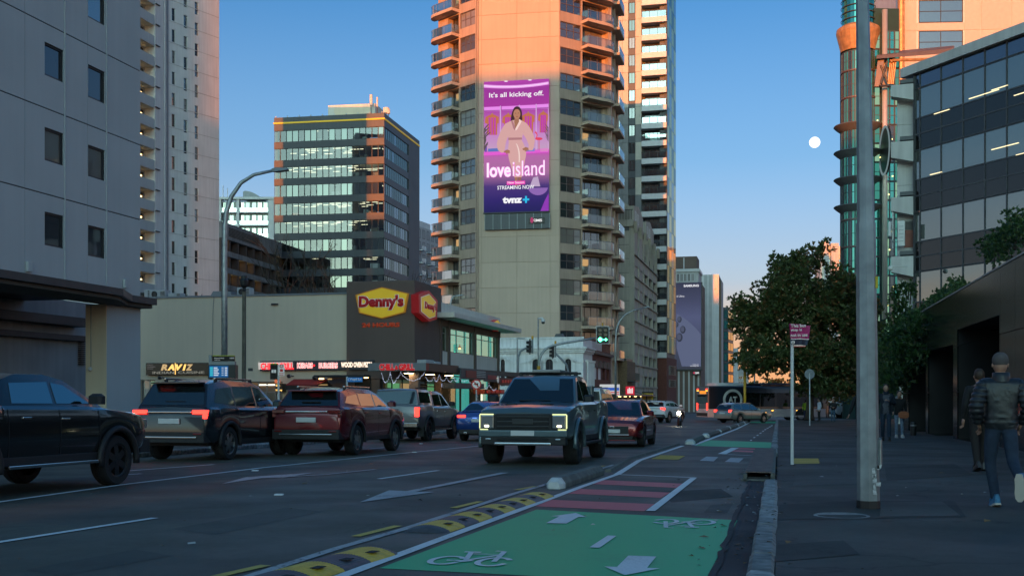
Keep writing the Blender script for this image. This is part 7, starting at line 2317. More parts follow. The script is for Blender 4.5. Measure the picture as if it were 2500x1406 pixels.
MB().lathe([(.026,0),(.034,0),(.034,.006),(.026,.006)],16,caps=False).build('ring_logo',m_sw,bg_,T((xat(1933.5,Y),Y - .078,zat(836,Y))) @ RX(R(90)))
# black bollard by the portals
b = base(2230,43.5); bo_ = thing('bollard','short black bollard by the granite portals','bollard',T(b))
MB().lathe([(.11,0),(.11,.46),(.1,.5),(.05,.52)],14).build('shaft',m_black,bo_,T(b)); MB().lathe([(.112,.36),(.115,.37),(.115,.41),(.112,.42)],14,caps=False).build('band',m_steel,bo_,T(b))
# ------------------------------------------------------------------ vehicles
def lerp_tab(tab,x):
    if x <= tab[0][0]: return tab[0][1]
    for (a,b),(c,d) in zip(tab,tab[1:]):
        if x <= c: return b + (d - b) * (x - a) / (c - a)
    return tab[-1][1]
def carpaint(name,col,rough=.28,metal=.45): return M(name,col,rough=rough,metal=metal,var=.03,coat=.8)
g_car = GL('car_glass',(.56,.66,.68),.17,.04,.05,.8,(.010,.013,.013),0,.38)
m_tyre = M('tyre_rubber',(.014,.014,.015),.8,var=.15,scale=20)
m_rim = M('alloy_rim',(.30,.31,.32),.3,metal=.9,var=.05)
m_rimd = M('dark_alloy_rim',(.06,.06,.065),.35,metal=.8,var=.05)
m_clad = M('black_cladding',(.016,.016,.017),.6,var=.1)
m_chrome = M('bright_trim',(.55,.56,.57),.18,metal=1.0,var=0)
m_plate = M('number_plate',(.62,.62,.60),.45,var=.02)
e_red = E('tail_light_lit',(1.0,.03,.02),5.5)
m_redl = M('tail_lens',(.16,.008,.008),.15,var=0,coat=1)
e_head = E('head_light_lit',(1.0,.95,.62),9.0)
e_drl = E('day_light_lit',(.90,1.0,.48),1.25)
e_amb = E('amber_light_lit',(1.0,.42,.04),5.0)
m_hlens = M('clear_lens',(.35,.37,.38),.12,metal=.6,var=0,coat=1)
_wheels = {}
def wheel_meshes(r,w,rim,spokes):
    k = (r,w,rim.name,spokes)
    if k in _wheels: return _wheels[k]
    tb = MB()
    ri = r * .66
    tb.lathe([(ri,-w * .42),(ri + .01,-w / 2),(r * .93,-w / 2),(r,-w * .36),(r,w * .36),(r * .93,w / 2),(ri + .01,w / 2),(ri,w * .42)],28,caps=False)
    for i in range(28):
        a = 2 * math.pi * i / 28
        tb.box(r * .985,r * 1.008,-w * .36,w * .36,-.012,.012,0,RZ(a))
    rb = MB()
    rb.lathe([(ri,-w * .42),(ri * .93,-w * .40),(ri * .90,-w * .1)],24,caps=False)
    rb.lathe([(0,-w * .12),(ri * .9,-w * .08)],24,1,caps=False)
    rb.lathe([(0,-w * .42),(ri * .2,-w * .42),(ri * .24,-w * .3)],12,caps=False)
    for i in range(spokes):
        a = 2 * math.pi * i / spokes
        rb.add([(ri * .12,-.05,-w * .40),(ri * .95,-.055,-w * .36),(ri * .95,.055,-w * .36),(ri * .12,.05,-w * .40),(ri * .12,-.05,-w * .2),(ri * .95,-.05,-w * .2),(ri * .95,.05,-w * .2),(ri * .12,.05,-w * .2)],[(0,3,2,1),(0,1,5,4),(2,3,7,6),(1,2,6,5)],0,RZ(a))
    _wheels[k] = (tb.mesh('wheel',m_tyre,40),rb.mesh('rim',[rim,m_void]))
    return _wheels[k]
def poly_in(pts,d):
    cx_ = sum(p[0] for p in pts) / len(pts); cz_ = sum(p[1] for p in pts) / len(pts)
    return [(cx_ + (p[0] - cx_) * d,cz_ + (p[1] - cz_) * d) for p in pts]
def car(name,label,s,X,cat='car'):
    t = thing(name,label,cat,X)
    xf,xr,w,wb,wr = s['xf'],s['xr'],s['w'],s['wb'],s['wr']
    sill,top = s.get('sill',.32),s['top']
    arch = wr + s.get('gap',.075)
    ax = (wb / 2,-wb / 2)
    xs = set()
    for q in range(61): xs.add(round(xr + (xf - xr) * q / 60,4))
    for a in ax:
        for q in range(17): xs.add(round(a + arch * math.cos(math.pi * q / 16),4))
    for d in (.02,.05,.10,.18): xs.add(round(xf - d,4)); xs.add(round(xr + d,4))
    for x_,_ in top: xs.add(round(x_,4))
    xs = sorted(x for x in xs if xr <= x <= xf)
    tabt = sorted(top)
    rings = []
    nf,nr = s.get('nose',.82),s.get('tail',.9)
    for x in xs:
        zt = lerp_tab(tabt,x)
        e = min((xf - x) / .55,1.0); e2 = min((x - xr) / .40,1.0)
        ww = w * (nf + (1 - nf) * math.sqrt(max(0,1 - (1 - e) ** 2))) if e < 1 else w
        ww = min(ww,w * (nr + (1 - nr) * math.sqrt(max(0,1 - (1 - e2) ** 2))) if e2 < 1 else w)
        zl = sill + (.10 * (1 - e) + .14 * (1 - e2))
        for a in ax:
            if abs(x - a) < arch: zl = max(zl,wr + math.sqrt(max(0,arch ** 2 - (x - a) ** 2)))
        zl = min(zl,zt - .08)
        h = zt - zl
        side = [(.93,zl),(.985,zl + .12 * h),(1.0,zl + .45 * h),(.995,zl + .72 * h),(.965,zl + .93 * h),(.91,zt - .004),(.80,zt + .012)]
        r_ = [(x,-k * ww,z) for k,z in side] + [(x,0,zt + s.get('crown',.035))] + [(x,k * ww,z) for k,z in side[::-1]]
        rings.append(r_)
    mb = MB(); mb.loft(rings)
    mb.build('body',s['paint'],t,X,smooth=35)
    # underside
    MB().box(xr + .3,xf - .3,-w * .8,w * .8,sill - .06,sill + .12).build('underbody',m_clad,t,X)
    # greenhouse
    for gi,gh in enumerate(s['gh']):
        pf = gh['p']; z0 = pf[0][1]; z1 = max(p[1] for p in pf)
        wb_,wt_ = gh.get('wb',w * .92),gh.get('wt',w * .70)
        hw = lambda z: wb_ + (wt_ - wb_) * (z - z0) / (z1 - z0)
        n = len(pf)
        mb = MB()
        A = [(p[0],-hw(p[1]),p[1]) for p in pf]; B = [(p[0],hw(p[1]),p[1]) for p in pf]
        Cc = [(p[0],0,p[1] + (.03 if p[1] > z1 - .12 else 0.0)) for p in pf]
        vs = A + Cc + B
        fs = [tuple(range(n - 1,-1,-1)),tuple(range(2 * n,3 * n))]
        for i in range(n - 1): fs += [(i,i + 1,n + i + 1,n + i),(n + i,n + i + 1,2 * n + i + 1,2 * n + i)]
        mb.add(vs,[f[::-1] for f in fs])
        mb.build('cabin' if gi == 0 else 'canopy_shell',gh.get('paint',s['paint']),t,X,bev=.025,smooth=35)
        for sd_ in (-1,1):
            for wp in gh['win']:
                mb = MB()
                q = [(a,sd_ * (hw(b) + .008),b) for a,b in wp]
                c_ = [(a,sd_ * (hw(b) - .02),b) for a,b in wp]
                if sd_ < 0: mb.loft([c_,q],caps=True)
                else: mb.loft([c_[::-1],q[::-1]],caps=True)
                mb.build('side_window',g_car,t,X)
        for nm,i,lo,hi in gh['glass']:
            (xa,za),(xb,zb) = pf[i],pf[i + 1]
            def P(u_,sgn,of):
                x_ = xa + (xb - xa) * u_; z_ = za + (zb - za) * u_
                d = Vector((zb - za,0,-(xb - xa))).normalized()
                if nm == 'windscreen' and d.x < 0: d = -d
                if nm == 'rear_window' and d.x > 0: d = -d
                return (x_ + d.x * of,sgn * (hw(z_) - .055),z_ + d.z * of)
            q = [P(lo,-1,.012),P(lo,1,.012),P(hi,1,.012),P(hi,-1,.012)]
            c_ = [P(lo,-1,-.02),P(lo,1,-.02),P(hi,1,-.02),P(hi,-1,-.02)]
            MB().loft([c_,q]).build(nm,g_car,t,X)
    # wheels with rims
    tw = s.get('tw',.24)
    tm,rm = wheel_meshes(wr,tw,s.get('rim',m_rim),s.get('spokes',5))
    for a in ax:
        for sd_ in (-1,1):
            Xw = X @ T((a,sd_ * (w - tw / 2 - .005 + s.get('out',0)),wr)) @ RX(R(-90) if sd_ > 0 else R(90)) 
            Xw = X @ T((a,sd_ * (w - tw / 2 - .005 + s.get('out',0)),wr)) @ (RX(R(90)) if sd_ > 0 else RX(R(-90))) @ RZ(random.uniform(0,1))
            wo_ = inst('wheel',tm,t,Xw); inst('rim',rm,wo_,Xw)
            if s.get('flare',True):
                pts = [(a + (arch + .015) * math.cos(R(-8 + 196 * q / 18)),sd_ * (w * .985 + s.get('fl',.01)),wr + (arch + .015) * math.sin(R(-8 + 196 * q / 18))) for q in range(19)]
                MB().tube(pts,s.get('fr',.04),6).build('arch_trim',s.get('archmat',m_clad),t,X,smooth='all')
    for sd_ in (-1,1):
        MB().box(-wb / 2 + arch,wb / 2 - arch,sd_ * w * .94 - .04,sd_ * w * .94 + .04,sill - .04,sill + .08).build('sill_trim',s.get('sillmat',m_clad),t,X,bev=.015)
        mx,mz = s['mirror']
        MB().cbox(-.09,.09,-.11,.11,-.07,.09,.04).build('mirror',s.get('mirmat',s['paint']),t,X @ T((mx,sd_ * (w + .08),mz)),smooth=40)
        for hx,hz in s.get('handles',()):
            MB().box(hx - .09,hx + .09,sd_ * w * .985 - .02,sd_ * w * .985 + .02,hz - .015,hz + .015).build('door_handle',s.get('hmat',s['paint']),t,X,bev=.008)
        for dx_ in s.get('seams',()):
            zt = lerp_tab(tabt,dx_)
            mb = MB()
            zz_ = [(sill + .08,.99),((sill + zt) / 2,1.002),(sill + (zt - sill) * .72,.998),(zt - .05,.968)]
            for (za,ka),(zb,kb) in zip(zz_,zz_[1:]):
                mb.quad((dx_ - .006,sd_ * (w * ka + .002),za),(dx_ + .006,sd_ * (w * ka + .002),za),(dx_ + .006,sd_ * (w * kb + .002),zb),(dx_ - .006,sd_ * (w * kb + .002),zb))
            mb.build('door_seam',m_void,t,X)
    for nm,mt,x0,x1,y0,y1,z0,z1,mir in s.get('bits',()):
        for sd_ in ((1,-1) if mir else (1,)):
            a,b = sorted((y0 * sd_,y1 * sd_))
            MB().box(min(x0,x1),max(x0,x1),a,b,z0,z1).build(nm,mt,t,X,bev=s.get('bb',.012))
    return t
def place(px_,py_,ang,dx=0.0):
    """a vehicle whose local origin sits on the road at a photo pixel"""
    p = gnd(px_,py_)
    return veh(p,ang)
def veh(p,ang,dx=0.0):
    c,s_ = math.cos(ang),math.sin(ang)
    q = Vector((p.x + c * dx,p.y + s_ * dx,0)); q.z = gz(q.y)
    return T(q) @ RZ(ang) @ RY(math.atan(SL * s_))
AWAY,TOW = TH,TH + math.pi
def uvp(px_,Y): return Vector((xat(px_,Y),Y,gz(Y)))

# blue-grey pickup with lit headlights
pr_ = carpaint('blue_grey_paint',(.10,.15,.165),.32,.3)
s = dict(xf=2.60,xr=-2.76,w=1.0,wb=3.27,wr=.425,sill=.52,paint=pr_,nose=.90,tail=.94,crown=.05,gap=.10,tw=.30,out=.03,fl=.035,fr=.05,archmat=pr_,rim=m_rimd,spokes=6,
    top=[(2.60,1.06),(2.50,1.15),(2.2,1.22),(1.2,1.30),(.9,1.32),(-.95,1.34),(-1.0,1.36),(-2.70,1.38),(-2.76,1.30)],
    gh=[dict(p=[(1.28,1.28),(.50,1.86),(.1,1.93),(-.5,1.92),(-.82,1.84),(-.98,1.32)],wb=.88,wt=.70,glass=[('windscreen',0,.06,.96),('rear_window',4,.1,.85)],
        win=[[(.98,1.36),(.30,1.36),(.30,1.80),(.46,1.79)],[(.22,1.36),(-.72,1.36),(-.66,1.78),(.22,1.82)]])],
    mirror=(.85,1.40),mirmat=m_clad,handles=[(.35,1.12),(-.5,1.14)],seams=(1.12,.26,-.86),hmat=m_clad,
    bits=[('grille',m_clad,2.55,2.625,-.60,.60,.74,1.08,False),('grille_mesh',m_void,2.615,2.632,-.56,.56,.77,1.05,False),('lamp_lens',m_hlens,2.47,2.624,.62,.90,.77,1.05,True),('badge',m_dark,2.64,2.65,-.22,.22,.86,.97,False),('grille_bar',m_dark,2.62,2.64,-.55,.55,.80,.83,False),('grille_bar',m_dark,2.62,2.64,-.55,.55,.90,.93,False),('grille_bar',m_dark,2.62,2.64,-.55,.55,1.0,1.03,False),
          ('lamp_housing',m_clad,2.45,2.618,.60,.93,.74,1.08,True),('day_light',e_drl,2.50,2.632,.62,.92,1.05,1.075,True),('day_light',e_drl,2.48,2.630,.908,.93,.77,1.06,True),('day_light',e_drl,2.50,2.632,.74,.92,.742,.760,True),('head_light',e_head,2.5,2.64,.72,.82,.80,.84,True),
          ('bumper',pr_,2.40,2.64,-.93,.93,.60,.735,False),('lower_bumper',m_clad,2.35,2.62,-.90,.90,.43,.60,False),('number_plate',m_plate,2.64,2.655,-.25,.25,.62,.73,False),('air_intake',m_void,2.6,2.63,-.55,.55,.50,.58,False),
          ('skid_plate',m_chrome,2.42,2.66,-.60,.60,.42,.485,False),('fog_light',m_hlens,2.55,2.635,.68,.80,.53,.57,True),('side_step',m_clad,-1.05,1.05,.95,1.08,.40,.46,True),('bonnet_vent',m_clad,1.6,2.1,.25,.5,1.262,1.285,True),
          ('roof_bar',m_clad,-.05,.06,-.66,.66,1.97,2.02,False),('roof_bar',m_clad,-.62,-.51,-.66,.66,1.97,2.02,False),('roof_bar_foot',m_clad,-.06,.07,.60,.68,1.85,2.02,True),('rack_box',m_alu,-.7,.15,-.35,.30,2.0,2.07,False),('sports_bar',pr_,-1.35,-1.05,.72,.84,1.34,1.72,True),('wiper',m_void,1.2,1.25,-.4,.3,1.36,1.37,False)],bb=.022)
car('pickup_truck','blue-grey double-cab pickup with lit square headlights, driving towards the camera',s,veh(gnd(1301,1131),TOW,-1.635),'pickup truck')

# red hatchback behind it
ph_ = carpaint('soul_red_paint',(.20,.012,.016),.25,.5)
s = dict(xf=2.16,xr=-2.20,w=.90,wb=2.70,wr=.32,sill=.25,paint=ph_,nose=.74,tail=.86,crown=.04,tw=.21,flare=False,rim=m_rimd,
    top=[(2.16,.58),(2.12,.70),(1.95,.79),(1.5,.88),(1.0,.94),(.5,.95),(-1.6,1.0),(-2.05,.98),(-2.2,.75)],
    gh=[dict(p=[(1.12,.92),(.32,1.36),(-.1,1.45),(-.9,1.43),(-1.5,1.33),(-2.0,.99)],wb=.80,wt=.58,glass=[('windscreen',0,.05,.97),('rear_window',4,.1,.9)],
        win=[[(.82,.97),(-.05,.97),(-.05,1.37),(.30,1.34)],[(-.12,.97),(-1.15,1.0),(-1.0,1.35),(-.12,1.38)]])],
    mirror=(.68,1.02),handles=[(-.0,.84),(-.95,.86)],seams=(.98,-.08,-1.15),
    bits=[('grille',m_clad,2.02,2.17,-.50,.50,.40,.64,False),('grille_trim',m_chrome,2.05,2.18,-.52,.52,.375,.395,False),('number_plate',m_plate,2.17,2.185,-.25,.25,.44,.55,False),('badge',m_chrome,2.16,2.18,-.07,.07,.58,.64,False),('lower_intake',m_clad,1.9,2.14,-.62,.62,.24,.36,False),
          ('head_light',m_hlens,1.86,2.06,.52,.76,.60,.69,True),('indicator',e_amb,1.88,2.10,.57,.70,.615,.675,False),('fog_light',m_clad,1.85,2.02,.62,.76,.40,.47,True),('front_lip',ph_,1.9,2.16,-.7,.7,.20,.235,False)])
car('hatchback','dark red hatchback with one amber light, half hidden behind the blue-grey pickup',s,veh(gnd(1503,1090),TOW,-1.35),'car')

# black SUV with lit tail lights
pk = carpaint('black_blue_paint',(.014,.018,.024),.22,.3)
def suv(paint,lit,plate=True,H=1.84,clad=m_clad):
    return dict(xf=2.40,xr=-2.46,w=.955,wb=2.85,wr=.385,sill=.40,paint=paint,nose=.82,tail=.90,crown=.04,tw=.25,fr=.045,rim=m_rim,spokes=6,
    top=[(2.40,.92),(2.32,1.06),(2.0,1.12),(1.2,1.19),(-2.25,1.22),(-2.40,1.18),(-2.46,.98)],
    gh=[dict(p=[(1.30,1.17),(.48,H - .12),(.05,H - .02),(-1.2,H),(-2.02,H - .10),(-2.36,1.20)],wb=.86,wt=.66,glass=[('windscreen',0,.05,.96),('rear_window',4,.06,.90)],
        win=[[(.98,1.24),(.12,1.24),(.12,H - .14),(.42,H - .18)],[(.04,1.24),(-.95,1.25),(-.92,H - .14),(.04,H - .13)],[(-1.03,1.26),(-1.95,1.32),(-1.72,H - .22),(-1.0,H - .15)]])],
    mirror=(.85,1.30),handles=[(.25,1.05),(-.80,1.07)],seams=(1.08,.08,-.98),hmat=paint,
    bits=[('tail_light',lit,-2.50,-2.30,.58,.90,1.06,1.15,True),('tail_light',lit,-2.48,-2.26,.82,.905,.96,1.06,True),('tailgate_bar',m_chrome,-2.49,-2.45,-.55,.55,1.08,1.12,False),('rear_bumper',clad,-2.53,-2.2,-.88,.88,.42,.66,False),('bumper_trim',m_chrome,-2.55,-2.5,-.70,.70,.52,.56,False),('number_plate',m_plate,-2.50,-2.47,-.26,.26,.84,.96,False),('reflector',m_redl,-2.545,-2.5,.62,.82,.60,.64,True),
          ('roof_rail',clad if clad is not m_clad else m_chrome,-1.6,.2,.60,.65,H + .005,H + .05,True),('rail_foot',m_clad,-1.6,-1.5,.60,.65,H - .05,H + .02,True),('rail_foot',m_clad,.1,.2,.60,.65,H - .06,H + .02,True),('spoiler',paint,-2.25,-1.95,-.60,.60,H - .10,H - .06,False),('front_bumper',clad,2.1,2.42,-.85,.85,.44,.66,False),('grille',m_clad,2.3,2.43,-.55,.55,.72,.95,False),('head_light',m_hlens,2.1,2.36,.56,.86,.90,1.0,True),('wiper',m_void,-2.3,-2.26,-.3,.2,1.33,1.35,False)])
R0 = gnd(548,1122) + V * .80 ; R0 = Vector((R0.x,R0.y,0))
car('suv','black seven-seat SUV with both red tail lights lit, behind the black pickup',suv(pk,e_red),veh(R0,AWAY,1.425),'car')
pr2 = carpaint('deep_red_paint',(.16,.012,.018),.25,.45)
R1 = gnd(862,1110) + V * .80; R1 = Vector((R1.x,R1.y,0))
car('suv','dark red SUV seen from behind, between black SUV and grey pickup',suv(pr2,m_redl,H=1.70),veh(R1,AWAY,1.38),'car')
pw_ = carpaint('white_paint',(.62,.63,.64),.25,0)
car('suv','white SUV seen from behind with red tail light, ahead of the red hatchback',suv(pw_,e_red,H=1.66),veh(uvp(1622,86),AWAY - R(14),0),'car')
ps = carpaint('silver_white_paint',(.52,.54,.57),.3,.3)
car('suv','silver-white SUV parked side-on beyond the right footpath',suv(ps,m_redl,H=1.70),veh(uvp(2088,117),R(4),0),'car')

# pickups
def pickup(paint,lit,canopy=None,rim=m_rimd,d=0.0):
    gh = [dict(p=[(1.35,1.20),(.55,1.72 - d),(.1,1.80 - d),(-.5,1.79 - d),(-.85,1.70 - d),(-1.0,1.22)],wb=.84,wt=.66,glass=[('windscreen',0,.05,.96),('rear_window',4,.1,.85)],
        win=[[(1.02,1.27),(.22,1.27),(.22,1.68 - d),(.50,1.65 - d)],[(.14,1.27),(-.74,1.27),(-.68,1.66 - d),(.14,1.69 - d)]])]
    if canopy: gh.append(dict(p=[(-1.04,1.26),(-.98,1.78),(-1.4,1.84),(-2.3,1.84),(-2.50,1.80),(-2.64,1.28)],wb=.86,wt=.72,paint=canopy,glass=[('rear_window',4,.1,.92)],win=[[(-1.2,1.36),(-2.45,1.36),(-2.35,1.74),(-1.2,1.74)]]))
    return dict(xf=2.55,xr=-2.70,w=.93,wb=3.20,wr=.39,sill=.46,paint=paint,nose=.84,tail=.95,crown=.045,gap=.09,tw=.26,fr=.05,fl=.025,rim=rim,spokes=6,out=.015,
    top=[(2.55,.98),(2.45,1.08),(2.1,1.14),(1.3,1.21),(.9,1.23),(-1.0,1.24),(-1.04,1.28),(-2.65,1.29),(-2.70,1.2)],gh=gh,
    mirror=(.92,1.33),mirmat=m_clad,handles=[(.30,1.05),(-.55,1.07)],seams=(1.12,.18,-.92),hmat=m_chrome,
    bits=[('tail_light',lit,-2.73,-2.60,.74,.90,.88,1.20,True),('rear_bumper',m_chrome,-2.86,-2.66,-.88,.88,.52,.66,False),('number_plate',m_plate,-2.88,-2.86,-.25,.25,.54,.64,False),('tailgate_handle',m_clad,-2.72,-2.70,-.15,.15,1.08,1.14,False),('side_step',m_chrome,-1.0,1.0,.92,1.0,.38,.43,True),('front_bumper',m_clad,2.3,2.58,-.88,.88,.48,.70,False),('head_light',m_hlens,2.3,2.53,.58,.86,.88,1.02,True),('grille',m_clad,2.45,2.57,-.55,.55,.74,1.0,False),('sports_bar',m_clad,-1.5,-1.1,.66,.74,1.28,1.62,True) if not canopy else ('roof_rack',m_clad,-2.3,-1.2,.62,.66,1.86,1.90,True),
          ('mud_flap',m_clad,-1.6 - .62,-1.6 - .58,.70,.92,.18,.5,True)])
pb = carpaint('black_paint',(.010,.011,.012),.2,.2)
R2 = gnd(295,1180) + V * .80; R2 = Vector((R2.x,R2.y,0))
car('pickup_truck','black double-cab pickup cut by the left picture edge, nearest vehicle',pickup(pb,m_redl,d=.11),veh(R2,AWAY,-1.88),'pickup truck')
pg = carpaint('grey_paint',(.16,.165,.17),.3,.4)
R3 = uvp(1040,39.5) + V * .80; R3 = Vector((R3.x,R3.y,0))
car('pickup_truck','grey pickup with black load canopy and red tail light, left of the blue saloon',pickup(pg,e_red,pg,m_rimd),veh(R3,AWAY,1.60),'pickup truck')
# blue saloon
pbl = carpaint('bright_blue_paint',(.012,.06,.26),.25,.5)
s = dict(xf=2.25,xr=-2.30,w=.90,wb=2.70,wr=.32,sill=.27,paint=pbl,nose=.78,tail=.86,crown=.04,tw=.21,flare=False,
    top=[(2.25,.62),(2.15,.76),(1.5,.90),(1.0,.95),(-1.3,1.0),(-1.8,1.06),(-2.2,1.04),(-2.3,.80)],
    gh=[dict(p=[(1.1,.93),(.25,1.36),(-.2,1.44),(-.7,1.43),(-1.2,1.34),(-1.85,1.05)],wb=.80,wt=.58,glass=[('windscreen',0,.05,.96),('rear_window',4,.06,.94)],
        win=[[(.78,.99),(-.1,.99),(-.1,1.36),(.25,1.33)],[(-.18,.99),(-1.1,1.03),(-.95,1.33),(-.18,1.37)]])],
    mirror=(.65,1.02),handles=[(0,.86),(-.9,.88)],seams=(.95,-.14,-1.1),
    bits=[('tail_light',e_red,-2.32,-2.12,.48,.78,.84,.93,True),('number_plate',m_plate,-2.32,-2.29,-.26,.26,.68,.79,False),('plate_light',E('blue_plate_light',(.2,.4,1.0),2),-2.33,-2.30,.06,.22,.82,.835,True),('rear_bumper',m_clad,-2.32,-2.0,-.72,.72,.26,.42,False),('exhaust',m_chrome,-2.34,-2.2,.42,.54,.26,.33,True),('boot_lip',pbl,-2.26,-2.12,-.62,.62,1.05,1.085,False)])
R4 = uvp(1168,39.0)
car('saloon_car','bright blue saloon with red tail lights, left of the blue-grey pickup',s,veh(R4,AWAY,2.3),'car')
# silver estate crossing in front of the bus
psi = carpaint('silver_paint',(.34,.33,.30),.3,.6)
s = dict(xf=2.35,xr=-2.40,w=.90,wb=2.72,wr=.32,sill=.28,paint=psi,nose=.80,tail=.88,crown=.04,tw=.21,flare=False,
    top=[(2.35,.66),(2.25,.80),(1.6,.92),(1.0,.97),(-2.2,1.02),(-2.4,.86)],
    gh=[dict(p=[(1.1,.95),(.25,1.42),(-.2,1.49),(-1.7,1.48),(-2.05,1.38),(-2.34,1.0)],wb=.80,wt=.60,glass=[('windscreen',0,.05,.96),('rear_window',4,.06,.94)],
        win=[[(.78,1.0),(-.1,1.0),(-.1,1.41),(.25,1.38)],[(-.18,1.0),(-1.05,1.02),(-1.0,1.41),(-.18,1.42)],[(-1.13,1.03),(-2.0,1.06),(-1.85,1.38),(-1.1,1.41)]])],
    mirror=(.65,1.04),handles=[(0,.88),(-.9,.90)],seams=(.95,-.14,-1.1),
    bits=[('tail_light',e_red,-2.42,-2.15,.62,.80,.82,1.0,True),('number_plate',m_plate,-2.42,-2.38,-.26,.26,.70,.81,False),('rear_bumper',psi,-2.46,-2.1,-.78,.78,.36,.58,False),('head_light',m_hlens,2.0,2.28,.5,.76,.68,.78,True),('indicator',e_amb,1.5,1.56,.86,.91,.78,.82,True),('roof_rail',m_chrome,-1.7,.1,.54,.58,1.49,1.53,True)])
car('estate_car','silver estate car turning in front of the bus',s,veh(uvp(1815,84),R(38),0),'car')
# white van waiting in the left lane behind the pickup
pv = carpaint('van_white_paint',(.55,.56,.56),.35,0)
s = dict(xf=2.55,xr=-2.60,w=.98,wb=3.1,wr=.34,sill=.34,paint=pv,nose=.84,tail=.97,crown=.03,tw=.22,fr=.03,
    top=[(2.55,.80),(2.45,1.0),(1.9,1.16),(1.5,1.22),(-2.55,1.24),(-2.60,1.2)],
    gh=[dict(p=[(1.9,1.16),(1.1,1.98),(.7,2.14),(-2.3,2.16),(-2.52,2.06),(-2.60,1.22)],wb=.93,wt=.80,glass=[('windscreen',0,.05,.94),('rear_window',4,.08,.80)],
        win=[[(1.45,1.28),(.55,1.28),(.55,1.88),(1.02,1.88)],[(.4,1.32),(-.9,1.32),(-.9,1.9),(.4,1.9)],[(-1.0,1.32),(-2.3,1.32),(-2.3,1.88),(-1.0,1.9)]])],
    mirror=(1.3,1.42),mirmat=m_clad,handles=[(.65,1.05)],seams=(1.5,.48,-.95),
    bits=[('tail_light',m_redl,-2.63,-2.5,.84,.93,.9,1.3,True),('rear_bumper',m_clad,-2.68,-2.5,-.9,.9,.38,.56,False),('number_plate',m_plate,-2.63,-2.60,-.26,.26,.82,.93,False),('roof_bar',m_clad,-1.9,-1.82,-.8,.8,2.2,2.24,False),('roof_bar',m_clad,.1,.18,-.8,.8,2.2,2.24,False)])
car('van','white van with dark windows, mostly hidden behind the blue-grey pickup',s,veh(uvp(1446,58),AWAY,0),'van')

# city bus crossing at the far junction
def bus(X,label):
    t = thing('city_bus',label,'bus',X)
    L_,w,H = 11.6,1.25,3.05
    navy,grey = carpaint('bus_navy',(.016,.022,.036),.3,.2),carpaint('bus_pale',(.46,.44,.46),.35,.1)
    def ring(x,k=1.0,z0=.35,z1=H):
        return [(x,-w * k,z0),(x,-w * k,z1 - .28),(x,-w * k * .96,z1 - .08),(x,-w * k * .85,z1),(x,w * k * .85,z1),(x,w * k * .96,z1 - .08),(x,w * k,z1 - .28),(x,w * k,z0)]
    MB().loft([ring(-L_ / 2,.96),ring(-L_ / 2 + .08),ring(L_ / 2 - .15),ring(L_ / 2,.93)]).build('body',navy,t,X,smooth=30)
    MB().box(-L_ / 2 - .01,L_ / 2 - .3,-w - .01,w + .01,.33,1.05).build('lower_panel',grey,t,X,bev=.03)
    for sd_ in (-1,1):
        for k in range(6):
            x0 = -L_ / 2 + 1.9 + k * 1.52
            MB().box(x0,x0 + 1.46,sd_ * w - .012,sd_ * w + .012,1.25,2.45).build('side_window',g_car,t,X)
        for xw in (-L_ / 2 + 3.0,L_ / 2 - 2.7):
            tm,rm = wheel_meshes(.48,.3,m_rim,8)
            Xw = X @ T((xw,sd_ * (w - .14),.48)) @ (RX(R(90)) if sd_ > 0 else RX(R(-90)))
            o = inst('wheel',tm,t,Xw); inst('rim',rm,o,Xw)
            MB().prism(ring_pts(xw,.48,.60,16,0,math.pi),sd_ * w - .03,sd_ * w + .02).build('wheel_arch',m_void,t,X)
        for k,xx in enumerate((-L_ / 2 + 1.1,0.2,2.6)):
            MB().box(xx,xx + .18,sd_ * w - .02,sd_ * w + .03,.88,.94).build('side_marker',e_amb if k else e_red,t,X)
    for a,b in ((-L_ / 2 + .8,-L_ / 2 + 3.6),(-.6,3.0)):
        MB().cbox(a,b,-.95,.95,H,H + .26,.1).build('roof_unit',m_whitep if a < -2 else navy,t,X)
    MB().box(-L_ / 2 + 3.62,-.65,-.8,.8,H,H + .2).build('roof_unit',navy,t,X)
    xr = -L_ / 2
    MB().box(xr - .02,xr + .02,-1.0,1.0,1.5,2.3).build('rear_window',g_car,t,X)
    MB().box(xr - .04,xr,-.8,.5,2.35,2.62).build('rear_display',E('orange_display',(1.0,.30,.03),1.1),t,X)
    for sd_ in (-1,1):
        MB().box(xr - .04,xr,sd_ * 1.05 - .1,sd_ * 1.05 + .1,.95,1.55).build('tail_light',e_red,t,X)
        MB().box(xr - .04,xr,sd_ * .95 - .15,sd_ * .95 + .15,2.72,2.80).build('marker_light',e_red,t,X)
        MB().box(xr - .04,xr,sd_ * .95 - .15,sd_ * .95 + .15,2.60,2.66).build('marker_light',e_amb,t,X)
    MB().box(xr - .06,xr + .02,-1.1,1.1,.42,.7).build('rear_bumper',m_clad,t,X)
    Xs = X @ T((xr + 2.3,-w - .016,1.85))
    MB().lathe([(.70,0),(.92,0),(.92,.02),(.70,.02)],32,caps=False).build('ring_logo',m_pale,t,Xs @ RX(R(90)))
    letters('AT',m_pale,t,Xs @ T((-.42,-.005,-.28)),.84,.56,bold=.04)
    MB().box(L_ / 2 - .02,L_ / 2 + .02,-1.1,1.1,1.1,2.6).build('windscreen',g_car,t,X)
    return t
bp0 = uvp(1717,97); 
bus(veh(bp0,R(14),5.7),'dark blue city bus with pale skirt and ring logo crossing the junction')
